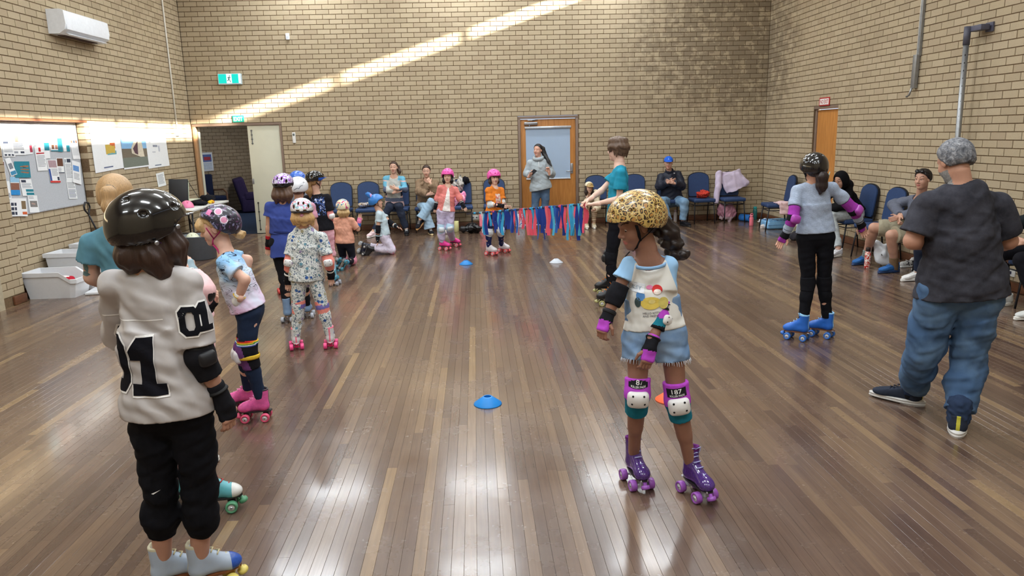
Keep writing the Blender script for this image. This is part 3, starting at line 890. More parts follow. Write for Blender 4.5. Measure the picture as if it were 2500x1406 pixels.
    def pants(s, mats, length=1.9, waist=0.12, ease=0.012, flare=0.0, fold=0.004, seed=3, fm=None, name='trousers', kneebag=0.0, res=None, legs='RL'):
        J = s.J; up = s.up; T = Sdf(); sd, fw = s.side, s.fwd; R = np.array([sd, fw, up])
        T.ell(J['pel'] + up * 0.005, (s.hipw + 0.068 * s.size * s.th + ease, 0.108 * s.size * s.th + ease, 0.13 * s.size + ease), R, 0.02)
        T.etube(J['pel'] - up * 0.02, J['pel'] + up * (waist * s.size + 0.03), sd, (s.hipw + 0.066 * s.size * s.th + ease, 0.104 * s.size * s.th + ease), (s.hipw + 0.052 * s.size * s.th + ease, 0.094 * s.size * s.th + ease), 0.02)
        T.cut(J['pel'] + up * waist * s.size, up)
        rl = s.r_leg()
        for q in legs:
            g = s.leg(q); sl = Sdf()
            if length <= 1.0:
                e = lerp(g[0], g[1], length); d = unit(g[1] - g[0]); sl.cone(g[0], e + d * 0.04, rl[0] + ease, rl[0] * (1 - 0.3 * length) + ease + flare, 0.02)
            else:
                e = lerp(g[1], g[2], length - 1); d = unit(g[2] - g[1]); sl.cone(g[0], g[1], rl[0] + ease, rl[1] + ease, 0.02)
                sl.cone(g[1], lerp(g[1], g[2], 0.35), rl[1] + ease, rl[1] * 0.92 + ease + kneebag, 0.02)
                sl.cone(lerp(g[1], g[2], 0.3), e + d * 0.04, rl[1] * 0.9 + ease + kneebag * 0.7, rl[2] + ease + flare, 0.02)
            if fold: sl.wrinkle(fold, 34 / max(s.size, 0.6), seed, d); sl.wrinkle(fold * 0.4, 85 / max(s.size, 0.6), seed + 4, unit(d + 0.5 * s.side))
            sl.cut(e, d); T.add(sl, 0.03)
        o = s.add(name, T, mats, res, fm); s.pants_o = o; return o
    # ---- head wear
    def helmet(s, mats, style='skate', fm=None, strap=(30, 30, 34), vents=True, k=1.12, name='helmet', visor=None, tilt=0, off=(0, 0, 0)):
        keep = (s.HR, s.hc, s.Rrows)
        s.hc = s.hp(*off); s.HR = s.HR @ rotx(math.radians(tilt)); s.Rrows = s.HR.T
        hs = s.hs; R = s.Rrows; S = Sdf(); hc = s.hc; HR = s.HR
        def loc(X, Y, Z):
            x = X - hc[0]; y = Y - hc[1]; z = Z - hc[2]
            return [(HR[0][i] * x + HR[1][i] * y + HR[2][i] * z) / hs for i in range(3)]
        if style == 'skate':
            S.ell(s.hp(0, -0.03, 0.17), np.array([0.445, 0.535, 0.445]) * hs * k, R, 0.0)
            S.ell(s.hp(0, -0.06, 0.06), np.array([0.43, 0.515, 0.35]) * hs * k, R, 0.05 * hs)
            ex, ez = [-0.6, -0.35, -0.12, 0.08, 0.2, 0.34, 0.6], [-0.16, -0.17, -0.08, -0.02, 0.12, 0.19, 0.2]
        else:
            S.ell(s.hp(0, -0.02, 0.20), np.array([0.42, 0.57, 0.40]) * hs * k, R, 0.0)
            S.ell(s.hp(0, -0.36, 0.12), np.array([0.31, 0.30, 0.20]) * hs * k, R, 0.06 * hs)
            ex, ez = [-0.7, -0.4, -0.15, 0.08, 0.3, 0.6], [0.03, -0.02, -0.02, 0.03, 0.13, 0.16]
        def edge(X, Y, Z, D):
            x, y, z = loc(X, Y, Z)
            return np.maximum(D, (np.interp(y, ex, ez) - z) * hs)
        S.fun(edge)
        S.ell(s.hp(0, -0.05, 0.12), np.array([0.385, 0.47, 0.385]) * hs * k, R, 0.0, 's')
        S.ell(s.hp(0, -0.05, -0.05), np.array([0.385, 0.47, 0.385]) * hs * k, R, 0.0, 's')
        if vents:
            if style == 'skate':
                for (x, y, z) in ((0.30, 0.55, 0.8), (-0.30, 0.55, 0.8), (0.30, -0.55, 0.8), (-0.30, -0.55, 0.8), (0.85, 0.42, 0.42), (-0.85, 0.42, 0.42), (0.85, -0.42, 0.36), (-0.85, -0.42, 0.36), (0.25, 0.92, 0.40), (-0.25, 0.92, 0.40)):
                    v = unit((x, y, z)) * wa([0.445, 0.535, 0.445]) * k + wa([0, -0.03, 0.17])
                    S.ell(s.hp(*v), np.array([0.05, 0.065, 0.055]) * hs, R, 0.004, 's')
            else:
                for x in (-0.26, -0.09, 0.09, 0.26):
                    for (y, z) in ((0.30, 0.42), (-0.05, 0.58), (-0.42, 0.36)):
                        zz = z - abs(x) * 0.5
                        S.ell(s.hp(x * k, y * k, zz * k + 0.03), np.array([0.045, 0.13, 0.09]) * hs, R, 0.004, 's')
                for x in (-0.13, 0.13): S.ell(s.hp(x, -0.6, 0.12), np.array([0.09, 0.1, 0.035]) * hs, R, 0.004, 's')
        if visor:
            S2 = Sdf(); S2.ell(s.hp(0, 0.50, 0.20), np.array([0.34, 0.26, 0.035]) * hs, R @ np.eye(3), 0.0); S2.ell(s.hp(0, 0.30, 0.10), np.array([0.4, 0.26, 0.12]) * hs, R, 0.0, 's')
            s.add('visor', S2, visor, min(s.fine, 0.004))
        loc_fm = None
        if fm: loc_fm = lambda C: fm((C - hc) @ HR / hs)
        o = s.add(name, S, mats, min(s.fine, 0.0045), loc_fm)
        s.helmet_o = o; s.helm_frame = (s.HR, s.hc)
        s.HR, s.hc, s.Rrows = keep
        if strap is not None:
            sm = cloth(strap) if not hasattr(strap, 'node_tree') else strap
            b = MB()
            for sx in (-1, 1):
                chin = s.hp(0.02 * sx, 0.20, -0.50); jaw = s.hp(0.245 * sx, 0.09, -0.27)
                for (y0, z0) in ((0.16, 0.12), (-0.22, -0.06)):
                    P = [s.hp(0.405 * sx, y0, z0), s.hp(0.355 * sx, y0 * 0.6 + 0.03, z0 * 0.5 - 0.12), jaw]
                    b.tube(np.array(P) - s.base, 0.004, sm, 6, flat=(0.0085 * hs / 0.2, 0.0022))
                b.tube(np.array([jaw, s.hp(0.16 * sx, 0.17, -0.42), chin]) - s.base, 0.004, sm, 6, flat=(0.0085 * hs / 0.2, 0.0022))
            b.build('chin_strap', s.root)
        return o
    def hair(s, rgb, style='cap', pts=None, rs=None, fold=0.0035, low=-0.3, name='hair', extra=None, mat=None, k=1.0, fringe=0.0, seed=2, wave=0.5, tousle=0.0):
        hs = s.hs; S = Sdf(); R = s.Rrows; hc, HR = s.hc, s.HR
        m = mat or hairmat(rgb)
        S.ell(s.hp(0, -0.07, 0.14), np.array([0.365, 0.44, 0.405]) * hs * k, R, 0)
        S.ell(s.hp(0, -0.16, -0.02), np.array([0.34, 0.33, 0.36]) * hs * k, R, 0.05 * hs)
        def face(X, Y, Z, D):
            x = X - hc[0]; y = Y - hc[1]; z = Z - hc[2]
            ly = (HR[0][1] * x + HR[1][1] * y + HR[2][1] * z) / hs; lz = (HR[0][2] * x + HR[1][2] * y + HR[2][2] * z) / hs
            lx = (HR[0][0] * x + HR[1][0] * y + HR[2][0] * z) / hs
            e1 = np.minimum(ly - (0.03 + 0.75 * lz), 0.35 - fringe - lz)
            D = np.maximum(D, e1 * hs * 0.7)
            D = np.maximum(D, (low - lz) * hs)
            D = D + hs * 0.06 * np.clip((low + 0.16 - lz) / 0.16, 0, 1) ** 1.5 + hs * 0.045 * np.clip((e1 + 0.12) / 0.12, 0, 1) ** 1.5
            ang = np.arctan2(lx, ly + 0.05)
            return D + wave * (0.0022 * np.sin(26 * ang + 5 * lz) + 0.0016 * np.sin(61 * ang - 9 * lz)) + tousle * (np.sin(31 * lx + 17 * lz) * np.sin(27 * ly - 19 * lz) + 0.6 * np.sin(57 * ly + 40 * lx))
        S.fun(face)
        for ch in (pts or []):
            P, r = ch
            T = Sdf(); T.chain([np.asarray(p, float) for p in P], r, 0.02)
            a = unit(np.asarray(P[-1]) - np.asarray(P[0])); rr = np.random.default_rng(seed); u = unit(np.cross(a, rr.normal(size=3))); v = np.cross(a, u); c0 = np.asarray(P[0])
            def st(X, Y, Z, D, u=u, v=v, c0=c0, a=a):
                x = X - c0[0]; y = Y - c0[1]; z = Z - c0[2]
                p = u[0] * x + u[1] * y + u[2] * z; q = v[0] * x + v[1] * y + v[2] * z; w = a[0] * x + a[1] * y + a[2] * z
                return D + fold * 0.5 * (np.sin(190 * p + 18 * w) + np.sin(230 * q - 14 * w))
            T.fun(st); S.add(T, 0.012)
        if extra: extra(S)
        return s.add(name, S, m, min(s.fine, 0.005))
    # ---- protection
    def pad(s, kind, q, fab, cap, dirn=None, capk=1.0, fm=None, holes=True, rng=(0.78, 0.28), thick=0.012, bolts=None, low=0.24):
        """elbow / knee pad: fabric sleeve round the joint and a hard cap on its outer side"""
        if kind == 'elbow': a, j, c = s.limb(q)[:3]; rr = s.r_arm(); ra, rj, rc = rr[0], rr[1], rr[2]; d = unit(unit(j - a) - unit(c - j)) if np.linalg.norm(unit(j - a) - unit(c - j)) > 0.25 else -s.fwd; nm = 'elbow_pad'
        else: a, j, c = s.leg(q); rr = s.r_leg(); ra, rj, rc = rr; d = s.fwd; nm = 'knee_pad'
        if dirn is not None: d = unit(dirn)
        S = Sdf(); p0 = lerp(a, j, rng[0]); p1 = lerp(j, c, rng[1]); t = thick
        r0 = lerp(ra, rj, rng[0]) + t; r1 = lerp(rj, rc, rng[1]) + t
        S.cone(p0 - unit(j - a) * 0.02, j, r0, rj + t, 0.01); S.cone(j, p1 + unit(c - j) * 0.02, rj + t, r1, 0.01)
        S.ell(j + d * (rj * 0.22), (rj * 1.0 + t, rj * 1.0 + t, rj * 1.25 + t), None, 0.02)
        S.cut(p0, -unit(j - a)); S.cut(p1, unit(c - j))
        pf = None
        if fm: pf = lambda C: fm(C, j, unit(c - a), d)
        o = s.add(nm, S, fab, min(s.res, 0.006), pf)
        if cap is not None:
            C_ = Sdf(); ax = unit(c - a); x = np.cross(ax, d); R = np.array([unit(x), unit(np.cross(unit(x), ax)), ax])
            cc = j + d * (rj * 0.92 + t) + ax * rj * low
            C_.box(cc, np.array([rj * 1.06, rj * 0.50, rj * 0.86]) * capk, R, rj * 0.46 * capk); C_.ell(cc + d * rj * 0.1, np.array([rj * 0.80, rj * 0.62, rj * 0.76]) * capk, R, 0.02)
            C_.cut(j + d * (rj * 0.74), -d)
            w = s.add('pad_cap', C_, cap, min(s.res, 0.005)); w.parent = o
            if holes and s.res < 0.0075:
                bm = bolts or M_BLACK; bvh_ = None
                for (u, v) in ((-0.55, 0.3), (0.55, 0.3), (-0.48, -0.35), (0.48, -0.35)):
                    P = cc + R[0] * u * rj * 1.1 * capk + R[2] * v * rj * 1.3 * capk
                    n = unit(d + R[0] * u * 0.5 + R[2] * v * 0.4)
                    if bvh_ is None: bvh_ = BVHTree.FromPolygons([Vector(q_.co) for q_ in w.data.vertices], [tuple(f_.vertices) for f_ in w.data.polygons])
                    hit = bvh_.ray_cast(Vector(P + d * 0.2 - s.base), Vector(-d), 0.4)
                    if hit[0] is None: continue
                    P = np.array(hit[0]) + s.base; n = unit(np.array(hit[1]))
                    uu = unit(np.cross(n, ax)); vv = np.cross(n, uu)
                    ring = [P + n * 0.001 + (uu * math.cos(w_) + vv * math.sin(w_)) * rj * 0.13 for w_ in np.linspace(0, 6.283, 9)[:-1]]
                    b = MB(); b.raw(np.array(ring) - s.base, [tuple(range(8)), tuple(reversed(range(8)))], bm); b.build('bolt_hole', o)
        return o
    def guard(s, q, mats, strap=None, fm=None, long=0.45, back=None):
        w, h, e = s.J['w' + q], s.J['h' + q], s.J['e' + q]; d = unit(h - w); f = unit(w - e); rr = s.r_arm()
        n = unit(back) if back is not None else s.fwd
        n = unit(n - d * (n @ d)); x = np.cross(d, n); t = 0.92 * s.size ** 0.6
        S = Sdf(); p0 = lerp(w, e, long)
        S.cone(p0 - f * 0.02, w, lerp(rr[2], rr[1], long) + 0.009, rr[2] + 0.011, 0.01)
        S.box(w + d * 0.040 * t, (0.041 * t, 0.020 * t, 0.042 * t), np.array([x, n, d]), 0.016 * t, 0.02)
        S.cut(p0, -f)
        gf = None
        if fm: gf = lambda C: fm(C, w, d, n)
        o = s.add('wrist_guard', S, mats, min(s.res, 0.0055), gf)
        if strap is not None:
            for (c_, ax, r_) in ((lerp(w, e, long * 0.72), f, lerp(rr[2], rr[1], long * 0.7) + 0.0105), (w + d * 0.022 * t, d, 0.0)):
                b = MB(); u = unit(np.cross(ax, n)); v = np.cross(ax, u); P = []
                for g in np.linspace(0, 2 * math.pi, 17)[:-1]:
                    if r_ > 0: P.append(c_ + (u * math.cos(g) + v * math.sin(g)) * r_ - s.base)
                    else: P.append(c_ + x * math.cos(g) * 0.043 * t + n * math.sin(g) * 0.0235 * t - s.base)
                b.tube(P, 0.004, strap, 6, closed=True, flat=(0.0022, 0.011 * t))
                b.build('strap', o)
        return o
    # ---- footwear
    def skate(s, q, yaw, boot, wheel, laces=(240, 240, 240), plate=None, stop=None, toe=None, sole=None, fs=None, M4=None, high=0.25, trim=None, at=None, hub=None):
        fs = fs or s.size * 1.0
        k = ('skate', tuple(id(m) for m in (boot, wheel, laces if hasattr(laces, 'node_tree') else None, toe, sole, trim)), laces if not hasattr(laces, 'node_tree') else 0, round(fs, 2), high)
        lm = laces if hasattr(laces, 'node_tree') else cloth(laces)
        plate = plate or M_STEEL; stop = stop or wheel; sole = sole or plastic((40, 36, 36), 0.5); hub = hub or plastic((225, 225, 225), 0.4)
        if k not in _SK: _SK[k] = skate_meshes(boot, lm, toe, sole, fs, high, trim)
        me_boot, me_lace = _SK[k]
        if M4 is None:
            a = s.J['a' + q] if at is None else np.asarray(at, float)
            d = yawv(yaw); p = np.array([a[0], a[1], 0.0]) + d * 0.055 * fs
            M4 = mat4(rotz(-math.radians(yaw)), p - s.base)
        o = dobj('skate', me_boot, s.root, mat=M4)
        dobj('laces', me_lace, o)
        kw = ('wheel', id(wheel), id(hub), round(fs, 2))
        if kw not in _SK:
            r, w = 0.031 * fs ** 0.4, 0.0165 * fs ** 0.4
            b = MB(); b.lathe([(r * 0.30, -w * 0.7), (r * 0.62, -w * 0.75), (r * 0.66, -w), (r * 0.93, -w), (r, -w * 0.6), (r, w * 0.6), (r * 0.93, w), (r * 0.66, w), (r * 0.62, w * 0.75), (r * 0.30, w * 0.7)], wheel, R=roty(math.pi / 2), seg=18)
            b.lathe([(r * 0.05, -w * 0.8), (r * 0.58, -w * 0.8), (r * 0.58, w * 0.8), (r * 0.05, w * 0.8)], hub, R=roty(math.pi / 2), seg=12)
            b.lathe([(r * 0.2, -w * 1.0), (r * 0.2, w * 1.0)], M_STEEL, R=roty(math.pi / 2), seg=8)
            b2 = b.build('wheel'); _SK[kw] = b2.data; bpy.data.objects.remove(b2)
        r = 0.031 * fs ** 0.4
        for y in (-0.078, 0.068):
            for x in (-1, 1): dobj('wheel', _SK[kw], o, loc=(x * 0.050 * fs ** 0.5, y * fs, r))
        kp = ('plate', id(plate), id(stop), round(fs, 2))
        if kp not in _SK:
            b = MB(); b.box((0, -0.004 * fs, 0.0745 * fs), (0.022 * fs, 0.118 * fs, 0.005), plate, bev=0.003)
            for y in (-0.078, 0.068):
                b.box((0, y * fs, 0.05 * fs), (0.014, 0.018, 0.02 * fs), plate, bev=0.004); b.tube([(-0.055 * fs ** 0.5, y * fs, r), (0.055 * fs ** 0.5, y * fs, r)], 0.006, plate, 8)
            o2 = b.build('truck_plate'); _SK[kp] = o2.data; bpy.data.objects.remove(o2)
            b = MB(); b.lathe([(0.010, 0.0), (0.010, 0.018), (0.021, 0.02), (0.023, 0.034), (0.019, 0.04)], stop, seg=14, R=rotx(math.radians(205)))
            o2 = b.build('toe_stop'); _SK[kp + (1,)] = o2.data; bpy.data.objects.remove(o2)
        dobj('truck_plate', _SK[kp], o); dobj('toe_stop', _SK[kp + (1,)], o, loc=(0, 0.112 * fs, 0.072 * fs))
        return o
    def shoe(s, q, yaw, upper, sole, laces=(235, 235, 235), fs=None, M4=None, accent=None, at=None):
        fs = fs or s.size * 1.08
        lm = laces if hasattr(laces, 'node_tree') else cloth(laces)
        k = ('shoe', id(upper), id(sole), id(lm), id(accent), round(fs, 2))
        if k not in _SK: _SK[k] = shoe_meshes(upper, sole, lm, accent, fs)
        me, ms, ml = _SK[k]
        if M4 is None:
            a = s.J['a' + q] if at is None else np.asarray(at, float); d = yawv(yaw); p = np.array([a[0], a[1], 0.0]) + d * 0.045 * fs
            M4 = mat4(rotz(-math.radians(yaw)), p - s.base)
        o = dobj('shoe', me, s.root, mat=M4); dobj('sole', ms, o); dobj('laces', ml, o); return o
_SK = {}
def skate_meshes(boot, lm, toe, sole, fs, high, trim):
    S = Sdf(); f = fs; z0 = 0.08
    S.cone(np.array([0, -0.07, z0 + 0.036]) * f, np.array([0, 0.07, z0 + 0.026]) * f, 0.037 * f, 0.036 * f, 0.01)
    S.ell(np.array([0, 0.078, z0 + 0.024]) * f, np.array([0.045, 0.05, 0.034]) * f, None, 0.02)
    S.cone(np.array([0, -0.04, z0 + 0.09]) * f, np.array([0, 0.06, z0 + 0.034]) * f, 0.037 * f, 0.034 * f, 0.02)
    S.cone(np.array([0, -0.062, z0 + 0.04]) * f, np.array([0, -0.066, z0 + high - 0.05]) * f, 0.042 * f, 0.046 * f, 0.02)
    S.cut(np.array([0, 0, z0]) * f, (0, 0, -1)); S.cut(np.array([0, -0.066, z0 + high - 0.075]) * f, unit((0, -0.18, 1)))
    S.ell(np.array([0, -0.068, z0 + high - 0.05]) * f, np.array([0.036, 0.036, 0.06]) * f, None, 0.004, 's')
    V, F = S.mesh(0.0045); C = V[F].mean(1); fm = np.zeros(len(F), int)
    if toe is not None: fm[C[:, 1] > 0.075 * f] = 1
    if trim is not None: fm[(C[:, 2] > (z0 + high - 0.092) * f) | ((np.abs(C[:, 0]) < 0.008 * f) & (C[:, 1] < -0.09 * f))] = 2
    mats = [boot, toe or boot, trim or boot, sole]
    b = MB()
    b.prism([(0.040 * f * math.cos(a) * (1.12 if math.sin(a) > 0 else 0.95), 0.125 * f * math.sin(a)) for a in np.linspace(0, 2 * math.pi, 21)[:-1]], 0.005 * f, sole, (0, 0, 0), R=np.array([[1, 0, 0], [0, 0, 1], [0, 1.0, 0]]))
    Vs = np.array(b.v) * np.array([1, 1, 1]) + np.array([0, 0, (z0 - 0.002) * f]); n = len(V)
    allV = np.concatenate([V, Vs]); faces = [tuple(q) for q in F] + [tuple(i + n for i in q) for q in b.f]
    me = mesh_data('skate', allV, faces, mats, list(fm) + [3] * len(b.f)); me.polygons.foreach_set('use_smooth', np.array([True] * len(F) + [False] * len(b.f)))
    L = MB(); rows = 6
    for i in range(rows):
        t = i / (rows - 1)
        y = (0.055 - 0.072 * min(t * 1.7, 1) ** 0.9 - 0.012 * t) * f; z = (z0 + 0.066 + (high - 0.155) * t ** 0.85) * f
        if t > 0.4: y = (-0.012 - 0.016 * t) * f
        w = (0.022 + 0.004 * t) * f
        L.tube([(-w, y - 0.006 * f, z), (0, y + 0.006 * f, z + 0.010 * f), (w, y - 0.006 * f, z + 0.004 * f)], 0.0028 * f, lm, 6)
        L.tube([(-w, y - 0.006 * f, z + 0.004 * f), (0, y + 0.0075 * f, z + 0.011 * f), (w, y - 0.006 * f, z)], 0.0028 * f, lm, 6)
    L.tube([(0.0, y + 0.008 * f, z + 0.012 * f), (0.028 * f, y + 0.012 * f, z + 0.022 * f), (0.038 * f, y, z + 0.004 * f), (0.02 * f, y + 0.008 * f, z - 0.012 * f)], 0.0024 * f, lm, 6)
    L.tube([(0.0, y + 0.008 * f, z + 0.012 * f), (-0.028 * f, y + 0.012 * f, z + 0.02 * f), (-0.036 * f, y, z + 0.002 * f), (-0.02 * f, y + 0.008 * f, z - 0.014 * f)], 0.0024 * f, lm, 6)
    o = L.build('laces'); ml = o.data; bpy.data.objects.remove(o)
    return me, ml
def shoe_meshes(upper, sole, lm, accent, f):
    S = Sdf()
    S.cone(np.array([0, -0.065, 0.055]) * f, np.array([0, 0.09, 0.045]) * f, 0.040 * f, 0.034 * f, 0.01)
    S.ell(np.array([0, 0.105, 0.042]) * f, np.array([0.046, 0.058, 0.032]) * f, None, 0.02)
    S.cone(np.array([0, -0.03, 0.085]) * f, np.array([0, 0.085, 0.05]) * f, 0.036 * f, 0.032 * f, 0.02)
    S.cone(np.array([0, -0.06, 0.05]) * f, np.array([0, -0.062, 0.11]) * f, 0.042 * f, 0.041 * f, 0.02)
    S.cut(np.array([0, 0, 0.028]) * f, (0, 0, -1)); S.cut(np.array([0, -0.06, 0.105]) * f, unit((0, 0.25, 1)))
    S.ell(np.array([0, -0.055, 0.125]) * f, np.array([0.032, 0.038, 0.045]) * f, None, 0.004, 's')
    V, F = S.mesh(0.005); C = V[F].mean(1); fm = np.zeros(len(F), int)
    if accent is not None: fm[(np.abs(C[:, 0]) < 0.010 * f) & (C[:, 1] < -0.07 * f)] = 1
    me = mesh_data('shoe', V, F, [upper, accent or upper], fm, True)
    S = Sdf(); S.etube(np.array([0, 0.028, 0.0]) * f, np.array([0, 0.028, 0.034]) * f, (0, 1, 0), (0.152 * f, 0.044 * f), (0.15 * f, 0.046 * f), 0, rnd=0.008 * f)
    def shp(X, Y, Z, D): return D + 0.004 * f * np.sin(Y / f * 20) + 0.0025 * f * np.sin(Z / f * 420)
    S.fun(shp); V, F = S.mesh(0.005); ms = mesh_data('sole', V, F, sole, None, True)
    L = MB()
    for i in range(4):
        t = i / 3; y = (0.062 - 0.06 * t) * f; z = (0.080 + 0.030 * t) * f
        L.tube([(-0.024 * f, y, z - 0.006 * f), (0, y + 0.006 * f, z + 0.003 * f), (0.024 * f, y, z - 0.006 * f)], 0.003 * f, lm, 6)
    o = L.build('laces'); ml = o.data; bpy.data.objects.remove(o)
    return me, ms, ml

def decal(name, V2, F2, c, right, up, target, mat, parent, base, off=0.002, depth=0.25, maxlen=None):
    """print flat lettering / shapes on a curved surface by laying each point on it along the print direction"""
    right = unit(right); up = unit(up - right * (np.asarray(up) @ right)); n = np.cross(right, up)
    me = target.data; tv = [Vector(q.co) for q in me.vertices]; bvh = BVHTree.FromPolygons(tv, [tuple(p.vertices) for p in me.polygons])
    mw = target.matrix_world if target.parent is None else None
    if maxlen:
        bm = bmesh.new(); vs = [bm.verts.new((q[0], q[1], 0)) for q in V2]
        for f in F2:
            try: bm.faces.new([vs[i] for i in f])
            except ValueError: pass
        bmesh.ops.triangulate(bm, faces=list(bm.faces))
        for _ in range(6):
            e = [q for q in bm.edges if q.calc_length() > maxlen]
            if not e: break
            bmesh.ops.subdivide_edges(bm, edges=e, cuts=1)
            bmesh.ops.triangulate(bm, faces=list(bm.faces))
        bm.verts.index_update(); V2 = np.array([q.co[:] for q in bm.verts]); F2 = [tuple(w.index for w in q.verts) for q in bm.faces]; bm.free()
    out = []; ok = []
    c = np.asarray(c, float) - base
    for q in V2:
        p = c + right * q[0] + up * q[1]
        h = bvh.ray_cast(Vector(p + n * depth), Vector(-n), depth * 2)
        if h[0] is None: out.append(p); ok.append(False)
        else: out.append(np.array(h[0]) + n * off); ok.append(True)
    F2 = [f for f in F2 if all(ok[i] for i in f)]
    if not F2: return None
    return mobj(name, out, F2, mat, parent)
def quadpoly(x0, y0, x1, y1): return [(x0, y0), (x1, y0), (x1, y1), (x0, y1)], [(0, 1, 2, 3)]
# ------------------------------------------------------------------ printed cloth and shell patterns
def pat_leopard(scale=34.0):
    m, t = newmat('leopard_print', 0.3, 0.5, coat=0.3)
    v = t.obj()
    wv = t.add('ShaderNodeVectorMath', operation='ADD'); nc = t.add('ShaderNodeTexNoise'); nc.inputs['Scale'].default_value = 30; t.link(v, nc.inputs['Vector'])
    ms = t.add('ShaderNodeVectorMath', operation='SCALE'); t.link(nc.outputs['Color'], ms.inputs[0]); ms.inputs['Scale'].default_value = 0.022; t.link(v, wv.inputs[0]); t.link(ms.outputs[0], wv.inputs[1])
    d = t.voro(wv.outputs[0], scale, 'DISTANCE_TO_EDGE', 0.8).outputs['Distance']
    gap = t.ramp(t.noise(v, 75, 1), [(0.40, 0.25), (0.50, 1.0)])
    ring = t.ramp(d, [(0.085, 0.0), (0.11, 1.0), (0.24, 1.0), (0.28, 0.0)])
    base = t.ramp(t.noise(v, 9, 2), [(0.35, lin((198, 166, 94))), (0.7, lin((206, 180, 124)))])
    c = t.mix(t.ramp(d, [(0.22, 0.0), (0.27, 1.0)]), base, lin((176, 128, 66)))
    c = t.mix(t.math('MULTIPLY', ring, gap), c, lin((42, 28, 20)))
    t.col(c); return m
def pat_blotch(name, cols, scale=20.0, rough=0.9, spec=0.15, coat=0.0, detail=2, stretch=None, dist=0.6):
    """hard-edged blotches of the given colours (camouflage, splashes, marbling)"""
    m, t = newmat(name, rough, spec, coat=coat); v = t.obj(stretch)
    f = t.noise(v, scale, detail, 0.5, dist); n = len(cols); st = [(0.30 + 0.40 * i / max(n - 1, 1) if i else 0.0, lin(c)) for i, c in enumerate(cols)]
    t.col(t.ramp(f, st, 'CONSTANT')); return m
def pat_floral():
    m, t = newmat('leafy_print', 0.9, 0.15); v = t.obj()
    sp = t.noise(v, 58, 2, 0.5, 1.4); c = t.mix(t.ramp(sp, [(0.55, 0.0), (0.58, 1.0)]), lin((218, 221, 218)), lin((98, 118, 124)))
    sp2 = t.noise(v, 83, 1, 0.5, 1.0); c = t.mix(t.ramp(sp2, [(0.63, 0.0), (0.65, 1.0)]), c, lin((70, 84, 118)))
    vo = t.voro(v, 17, 'F1', 0.9); dot = t.ramp(vo.outputs['Distance'], [(0.22, 1.0), (0.25, 0.0)])
    pick = t.ramp(vo.outputs['Color'], [(0.0, lin((58, 94, 158))), (0.35, lin((104, 148, 166))), (0.5, lin((152, 140, 176))), (0.62, lin((166, 160, 130))), (0.8, lin((70, 110, 170)))], 'CONSTANT')
    c = t.mix(dot, c, pick); t.col(c); return m
def pat_tiedye():
    m, t = newmat('tie_dye', 0.9, 0.15); v = t.obj(); sx = t.add('ShaderNodeSeparateXYZ'); t.link(v, sx.inputs[0])
    n = t.noise(v, 7, 3); g = t.math('ADD', sx.outputs[2], t.math('MULTIPLY', t.math('SUBTRACT', n, 0.5), 0.5))
    c = t.ramp(t.math('SUBTRACT', g, 0.55), [(0.18, lin((226, 184, 216))), (0.30, lin((214, 206, 226))), (0.42, lin((214, 226, 240))), (0.52, lin((150, 196, 238)))])
    vein = t.noise(t.obj((7, 7, 22)), 1.5, 1, 0.4, 1.2); k = t.ramp(vein, [(0.47, 0.0), (0.49, 1.0), (0.51, 1.0), (0.53, 0.0)])
    msk = t.ramp(t.noise(v, 5, 1), [(0.44, 0.0), (0.54, 1.0)])
    t.col(t.mix(t.math('MULTIPLY', k, msk), c, lin((32, 38, 62)))); return m
def pat_stripes(cols, scale, axis=2, rough=0.9):
    m, t = newmat('striped_knit', rough, 0.15); sx = t.add('ShaderNodeSeparateXYZ'); t.link(t.obj(), sx.inputs[0])
    f = t.math('FRACT', t.math('MULTIPLY', sx.outputs[axis], scale)); n = len(cols)
    t.col(t.ramp(f, [(i / n, lin(c)) for i, c in enumerate(cols)], 'CONSTANT')); return m
def pat_denim(rgb, fade=(170, 190, 210), amt=0.5):
    m, t = newmat('denim', 0.88, 0.15); v = t.obj(); c0 = lin(rgb)
    n = t.noise(v, 4.5, 4, 0.6); wv = t.noise(t.obj((300, 300, 60)), 1, 2)
    c = t.mix(t.math('MULTIPLY', t.ramp(n, [(0.42, 0.0), (0.72, 1.0)]), amt), c0, lin(fade))
    c = t.mix(t.math('MULTIPLY', wv, 0.25), c, tuple(x * 0.6 for x in c0)); t.col(c); t.bump(n, 0.2, 0.01); return m
def pat_dots(bg, fg, scale=40, size=0.16, rough=0.9):
    m, t = newmat('dotted_cloth', rough, 0.15); vo = t.voro(t.obj(), scale, 'F1', 0.8)
    t.col(t.mix(t.ramp(vo.outputs['Distance'], [(size, 1.0), (size + 0.03, 0.0)]), lin(bg), lin(fg))); return m
def heather(rgb, amt=0.35, scale=(240, 240, 60)):
    m, t = newmat('heathered_knit', 0.92, 0.12); n = t.noise(t.obj(scale), 1.0, 3, 0.7); c = lin(rgb)
    t.col(t.ramp(n, [(0.3, tuple(x * (1 - amt) for x in c)), (0.7, tuple(min(1, x * (1 + amt)) for x in c))])); t.bump(n, 0.15, 0.003); return m
def satin(rgb): return M(rgb, rough=0.42, spec=0.45, var=0.05, vscale=18)
BLACKSHELL = M((14, 14, 17), rough=0.12, spec=0.6, coat=0.6, var=0.0, name='black_gloss_shell')
wa = np.array

